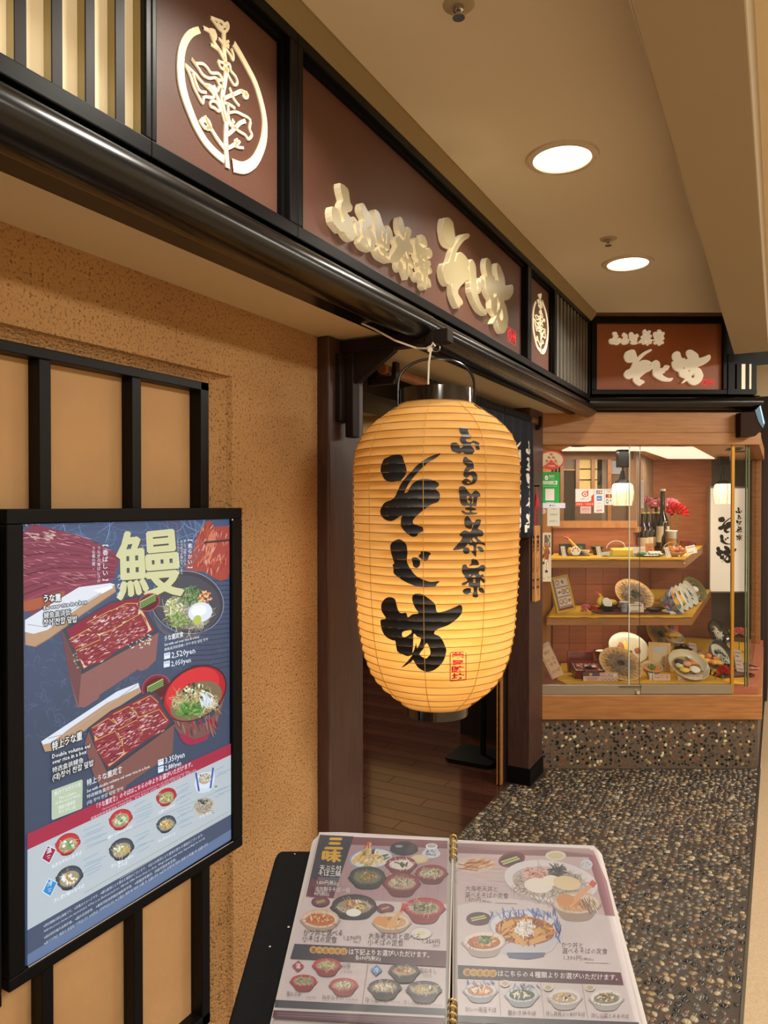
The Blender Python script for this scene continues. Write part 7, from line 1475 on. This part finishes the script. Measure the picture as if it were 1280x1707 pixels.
t = item('soba_basket', 'bamboo soba basket leaning at the rear of the case floor', 'basket', 1100, 5.1, z, -32, 56); basket(t, .12); noodles(t, .085, .003, 70, seed=19); shreds(t, (0, 0, .014), .022, 40, f_nori, 11); settle(t, z + .05)
MB().box((-.03, .0, -.02), (.03, .02, -.012)).build('prop', m_blackmat, t)
t = item('tempura_bowl', 'cream bowl of yellow tempura in front of the red box lid at the rear', 'bowl', 1117, 5.15, z, -24, 30); bowlp(t, .085, .06, .035, d_cream, d_cream)
for k in range(6): rg = random.Random(k + 70); lump(t, 'tempura_piece', (rg.uniform(-.05, .04), rg.uniform(-.03, .04), .064), (.028, .018, .014), f_yel, .35, 4, k)
settle(t, z + .07)
t = item('lacquer_lid', 'bright red and black lacquer lid leaning at the rear of the case floor', 'lid', 1128, 5.35, z, -30, -24, 18); MB().box((-.04, 0, 0), (.05, .006, .2)).build('lid_plate', mat('lacquer_bright', '#b8202a', .2, coat=.5), t, bevel=.003); MB().box((-.045, -.008, 0), (-.01, .0, .2)).build('lid_inside', d_black, t); settle(t, z)
for px, d, lb, hz in ((1140, 5.05, 'black lidded bowl on the rear tray of the case floor', .06), (1133, 4.82, 'black lidded bowl with a white lid top behind the big cream bowl', .045)):
    t = item('lidded_bowl', lb, 'bowl', px, d, z); bowlp(t, .062, hz, .034, d_black, d_black); MB().lathe([(.062, hz), (.05, hz + .014), (.024, hz + .02), (.022, hz + .028), (0, hz + .028)], 28).build('lid', d_black if hz > .05 else d_white, t, smooth=True)
for px, d, w_, lb in ((1150, 5.1, .30, 'pinkish rear tray under the black lidded bowl'), (1226, 4.72, .26, 'pink tray under the clear wrapped card behind the brass post'), (1218, 4.52, .24, 'dark red tray at the right front of the case floor')):
    t = item('serving_tray', lb, 'tray', px, d, z, -12); m = mat('tray_pink', '#a06a62', .4) if w_ > .25 else d_tray; MB().box((-w_ / 2, -.07, 0), (w_ / 2, .07, .005)).build('tray_bed', m, t); 
    for a, c in (((-w_ / 2, -.072, 0), (w_ / 2, -.068, .014)), ((-w_ / 2, .068, 0), (w_ / 2, .072, .014)), ((-w_ / 2, -.068, 0), (-w_ / 2 + .004, .068, .014)), ((w_ / 2 - .004, -.068, 0), (w_ / 2, .068, .014))): MB().box(a, c).build('tray_rim', m, t)
t = item('sauce_cup', 'round white sauce pot with blue flowers behind the brass post', 'cup', 1211, 4.85, z + .008); bowlp(t, .05, .075, .03, m_sometsuke, d_white); MB().lathe([(.05, .075), (.042, .086), (.014, .092), (.012, .1), (0, .1)], 24).build('lid', m_sometsuke, t, smooth=True)
t = item('soup_bowl', 'low black bowl on the dark red tray by the brass post', 'bowl', 1209, 4.56, z + .008); bowlp(t, .06, .045, .035, d_black, d_black); lump(t, 'green_leaf', (-.03, 0, .045), (.014, .01, .006), f_green)
for px, d, lb, yw in ((1236, 4.50, 'clear wrapped white card leaning at the right front behind the brass post', -30), (1234, 4.76, 'clear wrapped white card on the pink tray at the right', -30), (1158, 5.0, 'clear wrapped pale card on the rear tray', -30), (1144, 4.76, 'clear wrapped grey card behind the big cream bowl', -30)): card(px, d, z + .015, .07, .085, lb, '#cdbdb4', 3, -22, yw, roll=14)
card(1104, 4.37, z, .105, .038, 'beige price card with two text lines in front of the small orange bowl', '#cdb09c', 0, -10, text=('ざるそばと小丼', '定食 冷・温')); card(1152, 4.37, z, .15, .034, 'long pale price card in front of the big cream bowl', '#c9b6aa', 2, -10)
t = item('beckoning_cup', 'small white sauce bottle with black cap beside the beige price card', 'bottle', 1086, 4.40, z); bowlp(t, .018, .04, .012, d_white, d_white, 'bottle_body'); lump(t, 'cap', (0, 0, .043), (.01, .01, .008), d_black)
t = item('flower_posy', 'red cloth flower with yellow ribbon at the right front of the case floor', 'flower', 1206, 4.40, z)
for c, r, m, s in (((0, 0, .035), .048, fl_red, 31), ((-.045, .0, .035), .026, mat('petal_yellow', '#d8b848', .6), 32)): pleated_flower(t, c, r, m, s)
MB().tube([V((0, 0, 0)), V((0, 0, .03))], .003, 6).build('stem', f_green, t); MB().tube([V((-.045, 0, 0)), V((-.045, 0, .03))], .003, 6).build('stem', f_green, t)
t = item('flower_posy', 'pink and yellow cloth flowers at the back right of the case floor', 'flower', 1233, 5.2, z)
for c, r, m, s in (((0, 0, .12), .06, fl_pink, 33), ((.06, .02, .12), .05, mat('petal_yellow', '#d8b848', .6), 34), ((-.05, .02, .12), .04, mat('petal_yellow', '#d8b848', .6), 35)): pleated_flower(t, c, r, m, s)
for x in (0, .06, -.05): MB().tube([V((x, .0, 0)), V((x, .0, .12))], .003, 6).build('stem', f_green, t)
# ---- stickers and notices on the glass
DG = D0 - .001
def glass_print(name, label, px0, px1, py0, py1, fn, cat='sticker', thick=.001, dd=DG + .011, base='#efece6', ellipse=False):
    t = thing(name, label, cat, B(ud(px0, dd), dd, zd(py1, dd)), PSI); w_ = ud(px1, dd) - ud(px0, dd); h = zd(py0, dd) - zd(py1, dd)
    if ellipse:
        lo = [(w_ / 2 + w_ / 2 * cos(2 * pi * k / 40), h / 2 + h / 2 * sin(2 * pi * k / 40)) for k in range(40)]; MB().extr(lo, -thick, 0).build('sheet', mat('sheet_' + base.strip('#'), base, .5), t)
    else: MB().box((0, -thick, 0), (w_, 0, h)).build('sheet', mat('sheet_' + base.strip('#'), base, .5), t)
    P = Print(lambda x, y: V((x * w_, -thick - .0001, h - y * h)), (0, -1, 0), 2.5e-5); fn(P); P.build('print', print_mat('sticker_print', .12, .5), t, False); return t
def f_round(P):
    P.ell(.5, .5, .5, .5, '#d2442c'); P.ell(.5, .5, .44, .42, '#d8c8a8')
    for x, y in ((.5, .2), (.42, .37), (.58, .37), (.34, .55), (.5, .55), (.66, .55)): P.ell(x, y, .055, .065, '#c8342a', -25); P.stroke([(x - .02, y + .03), (x + .02, y - .03)], .012, '#e8d8c0')
    P.text('GOURMET TICKET', (.24, .69), (.76, .69), .09, '#8a5a40'); P.ell(.5, .5, .44, .42, '#d2442c', 0, 28, 52, 128); P.poly([(.2, .745), (.8, .745), (.72, .82), (.5, .85), (.28, .82)], '#d2442c'); P.text('ご利用券', (.36, .84), (.64, .84), .09, '#f0e0d0', .01)
glass_print('round_sticker', 'oval red rimmed voucher sticker at the upper left of the glass', 896, 941, 751, 783, f_round, base='#d2442c', ellipse=True)
def f_green_(P):
    P.poly([(0, 0), (1, 0), (1, 1), (0, 1)], '#17a03a'); P.ell(.33, .16, .09, .065, '#eef4ee'); P.stroke([(.28, .16), (.32, .185), (.39, .13)], .02, '#17a03a'); P.text('微信支付', (.46, .15), (.74, .15), .085, '#d8ecd8', .01); P.text('WeChat Pay', (.46, .21), (.74, .21), .05, '#bfe0c4')
    P.text('扫码来退税汇惠', (.12, .345), (.88, .345), .12, '#eef6ee', .03); P.stroke([(.14, .40), (.86, .40)], .012, '#9ad0a4'); P.poly([(.27, .47), (.73, .47), (.73, .80), (.27, .80)], '#e6dcd8'); P.stroke([[(.3, .86), (.7, .86)], [(.22, .90), (.78, .90)]], .012, '#c8e4cc')
glass_print('green_poster', 'green payment poster with a blank white square on the left glass', 900, 932.5, 787, 846, f_green_, base='#17a03a')
def f_strip(P): P.poly([(0, 0), (1, 0), (1, 1), (0, 1)], '#d8d4e8'); P.ell(.42, .5, .03, .18, '#4a5a8a'); P.text('暖迎', (.48, .62), (.62, .62), .34, '#4a4a6a')
glass_print('lavender_strip', 'pale lavender strip under the green poster', 899, 942, 838.5, 847, f_strip, base='#d8d4e8', dd=DG + .009)
def f_d(P):
    P.poly([(0, 0), (1, 0), (1, 1), (0, 1)], '#e9e2da'); P.poly([(0, .74), (.7, .74), (.86, .66), (.86, .42), (1, .3), (1, 1), (0, 1)], '#d2402f'); P.ring(.52, .3, .18, .16, .055, '#cf2f2a'); P.stroke([(.665, .08), (.665, .4)], .06, '#cf2f2a'); P.ell(.52, .3, .05, .045, '#cf2f2a'); P.text('d ポイント', (.28, .62), (.74, .62), .11, '#6a4a44', .01); P.text('ためる・つかえる', (.06, .92), (.96, .92), .13, '#f3ded2', .02)
glass_print('point_card_sticker', 'white and red point card sticker with a letter d on the glass', 959, 989.5, 815, 844, f_d)
def f_jcb(P):
    P.poly([(0, 0), (1, 0), (1, 1), (0, 1)], '#e6e0d8')
    for k, c in enumerate(('#2a4a9a', '#c22f34', '#2a8a4a')): P.poly([(.2 + .21 * k, .08), (.39 + .21 * k, .05), (.39 + .21 * k, .2), (.2 + .21 * k, .23)], c)
    P.text('JCB', (.22, .17), (.8, .17), .09, '#f0f0f0', .02); P.poly([(.26, .3), (.76, .3), (.76, .49), (.26, .49)], '#2a78c0'); P.text('AMEX', (.3, .43), (.72, .43), .09, '#e8f0f8', .01); P.text('VISA', (.34, .62), (.66, .62), .06, '#c07a68'); P.stroke([[(.2, .72), (.8, .72)], [(.2, .77), (.7, .77)]], .012, '#c8b0a8'); P.poly([(.2, .85), (.8, .85), (.8, .95), (.2, .95)], '#d8b8b0'); P.stroke([(.25, .93), (.78, .87)], .03, '#c05a58')
glass_print('payment_sticker', 'tall white card payment sticker, middle of the three on the glass', 990, 1007, 815, 855, f_jcb)
def f_visa(P):
    P.poly([(0, 0), (1, 0), (1, 1), (0, 1)], '#e6e0d8'); P.stroke([(.05, .07), (.95, .07)], .02, '#5a6a9a'); P.text('VISA', (.24, .22), (.76, .22), .14, '#5a5f7a', .01); P.poly([(.14, .33), (.86, .33), (.86, .55), (.14, .55)], '#3a3432'); P.ell(.4, .44, .15, .1, '#d2302a'); P.ell(.6, .44, .15, .1, '#e0a030'); P.stroke([(.05, .6), (.95, .6)], .012, '#9a9490'); P.ring(.32, .77, .17, .13, .05, '#3a4668'); P.stroke([(.3, .78), (.46, .92)], .04, '#3a4668'); P.stroke([[(.62, .72), (.84, .72)], [(.73, .64), (.73, .8)]], .035, '#3a4668')
glass_print('small_payment_sticker', 'short white card payment sticker right of the tall one on the glass', 1007.5, 1021, 815, 842, f_visa)
def f_pk(P): P.poly([(0, 0), (1, 0), (1, 1), (0, 1)], '#d2b8b0'); P.ell(.5, .5, .5, .5, '#d8b0a8'); P.text('信州そば', (.15, .55), (.85, .55), .3, '#b06058', .01); P.stroke([[(.25, .25), (.75, .25)], [(.25, .75), (.75, .75)]], .06, '#c88a80')
glass_print('pink_oval_sticker', 'pale pink oval sticker below the point card sticker', 967, 985, 844, 856, f_pk, base='#d8b0a8', ellipse=True)
def f_pk2(P): P.ell(.5, .5, .5, .5, '#c8a8a0'); P.stroke([[(.2, .4), (.8, .4)], [(.2, .6), (.8, .6)]], .07, '#b07a74')
glass_print('pink_round_sticker', 'pale pink round sticker left below the green poster', 897.5, 910, 848, 857, f_pk2, base='#c8a8a0', ellipse=True)
def f_note(P): P.poly([(0, 0), (1, 0), (1, 1), (0, 1)], '#c6c4b0'); P.text('ご案内', (.3, .12), (.7, .12), .09, '#7a7a68'); P.text('営業時間', (.2, .42), (.8, .42), .11, '#6a6a58'); P.text('全席禁煙です', (.16, .78), (.84, .78), .11, '#6a6a58')
glass_print('paper_notice', 'pale green paper notice below the green poster', 912, 933, 846, 877, f_note, 'notice', base='#c6c4b0', dd=DG + .0075)
def f_lab(P): P.poly([(0, 0), (1, 0), (1, 1), (0, 1)], '#d8d0d0'); P.stroke([(.5, .08), (.5, .9)], .25, '#b0a8a8')
glass_print('white_label_strip', 'narrow vertical white label strip on the glass right of the pendant lamp', 1068.5, 1073, 800, 847, f_lab)
t = thing('photo_strip', 'long narrow food photo notice pasted at the left end of the showcase glass', 'notice', B(ud(901, DG + .011), DG + .011, zd(970, DG)), PSI); w_ = ud(919, DG) - ud(901, DG); h = zd(888, DG) - zd(970, DG)
MB().box((0, -.001, 0), (w_, 0, h)).build('sheet', mat('sheet_cream', '#cdbfa4', .5), t); P = Print(lambda x, y: V((x * w_, -.0012, h - y * h)), (0, -1, 0), 2.5e-5)
P.poly([(.36, .05), (.9, .05), (.9, .3), (.36, .3)], '#4a4a44'); P.dabs(.63, .18, .24, .11, 30, .2, .05, ['#8a7a68', '#b8a890', '#6a4a3a', '#5a6a58'], spread=60, seed=201); P.dabs(.5, .4, .3, .14, 40, .25, .08, ['#c8963c', '#b0622c', '#8a4a28', '#d8b868'], spread=90, seed=202); P.ell(.24, .62, .16, .03, '#5a2a24'); P.poly([(.42, .55), (.64, .55), (.64, .8), (.42, .8)], '#d8d0b8'); P.ell(.55, .79, .14, .03, '#4a2420'); P.stroke([(.53, .58), (.53, .76)], .06, '#6a6258'); P.stroke([[(.15, .93), (.4, .93)], [(.65, .91), (.9, .91)]], .02, '#a09a60'); P.build('print', print_mat('sticker_print', .12, .5), t, False)
# wooden plaque on a red cord at the post
pq = at_x(893, 1000, -1.19); t = thing('wooden_plaque', 'long pale wooden plaque with brush writing hung on the far post', 'plaque', (-1.2, pq.y, zd(1001, 4.05)), 0)
zt0 = zd(876, 4.05) - zd(1001, 4.05)
MB().box((.002, -.05, 0), (.022, .045, zt0)).build('board', m_woodlight, t, bevel=.003)
P = Print(lambda x, y: V((.0224, -.05 + x * .095, zt0 - y * zt0)), (1, 0, 0), 3e-5); P.vtext('商い中', .5, .1, .92, .62, '#241812', .02); P.build('brush_writing', print_mat('card_ink', 0, .6), t, False)
P = Print(lambda x, y: V((.004 + x * .016, -.0504, zt0 - y * zt0)), (0, -1, 0), 3e-5); P.vtext('商い中', .5, .1, .92, .8, '#4a2c1a', .02); P.build('brush_writing', print_mat('card_ink', 0, .6), t, False)
mrc = mat('red_cord', '#a81e24', .7)
for y0, y1 in ((-.03, 0), (.03, 0)): MB().tube([V((.012, y0, zt0 - .01)), V((.012, y0 * .5, zt0 + .12)), V((.010, y1, zt0 + .22))], .0032, 6).build('cord', mrc, t, smooth=True)
MB().blob((.014, 0, zt0 + .13), (.012, .02, .045), sub=2, amp=.4, freq=3).build('tassel', mrc, t, smooth=True); MB().tube([V((0, -.0, zt0 + .222)), V((.03, 0, zt0 + .222))], .004, 8).build('peg', m_blackmat, t)
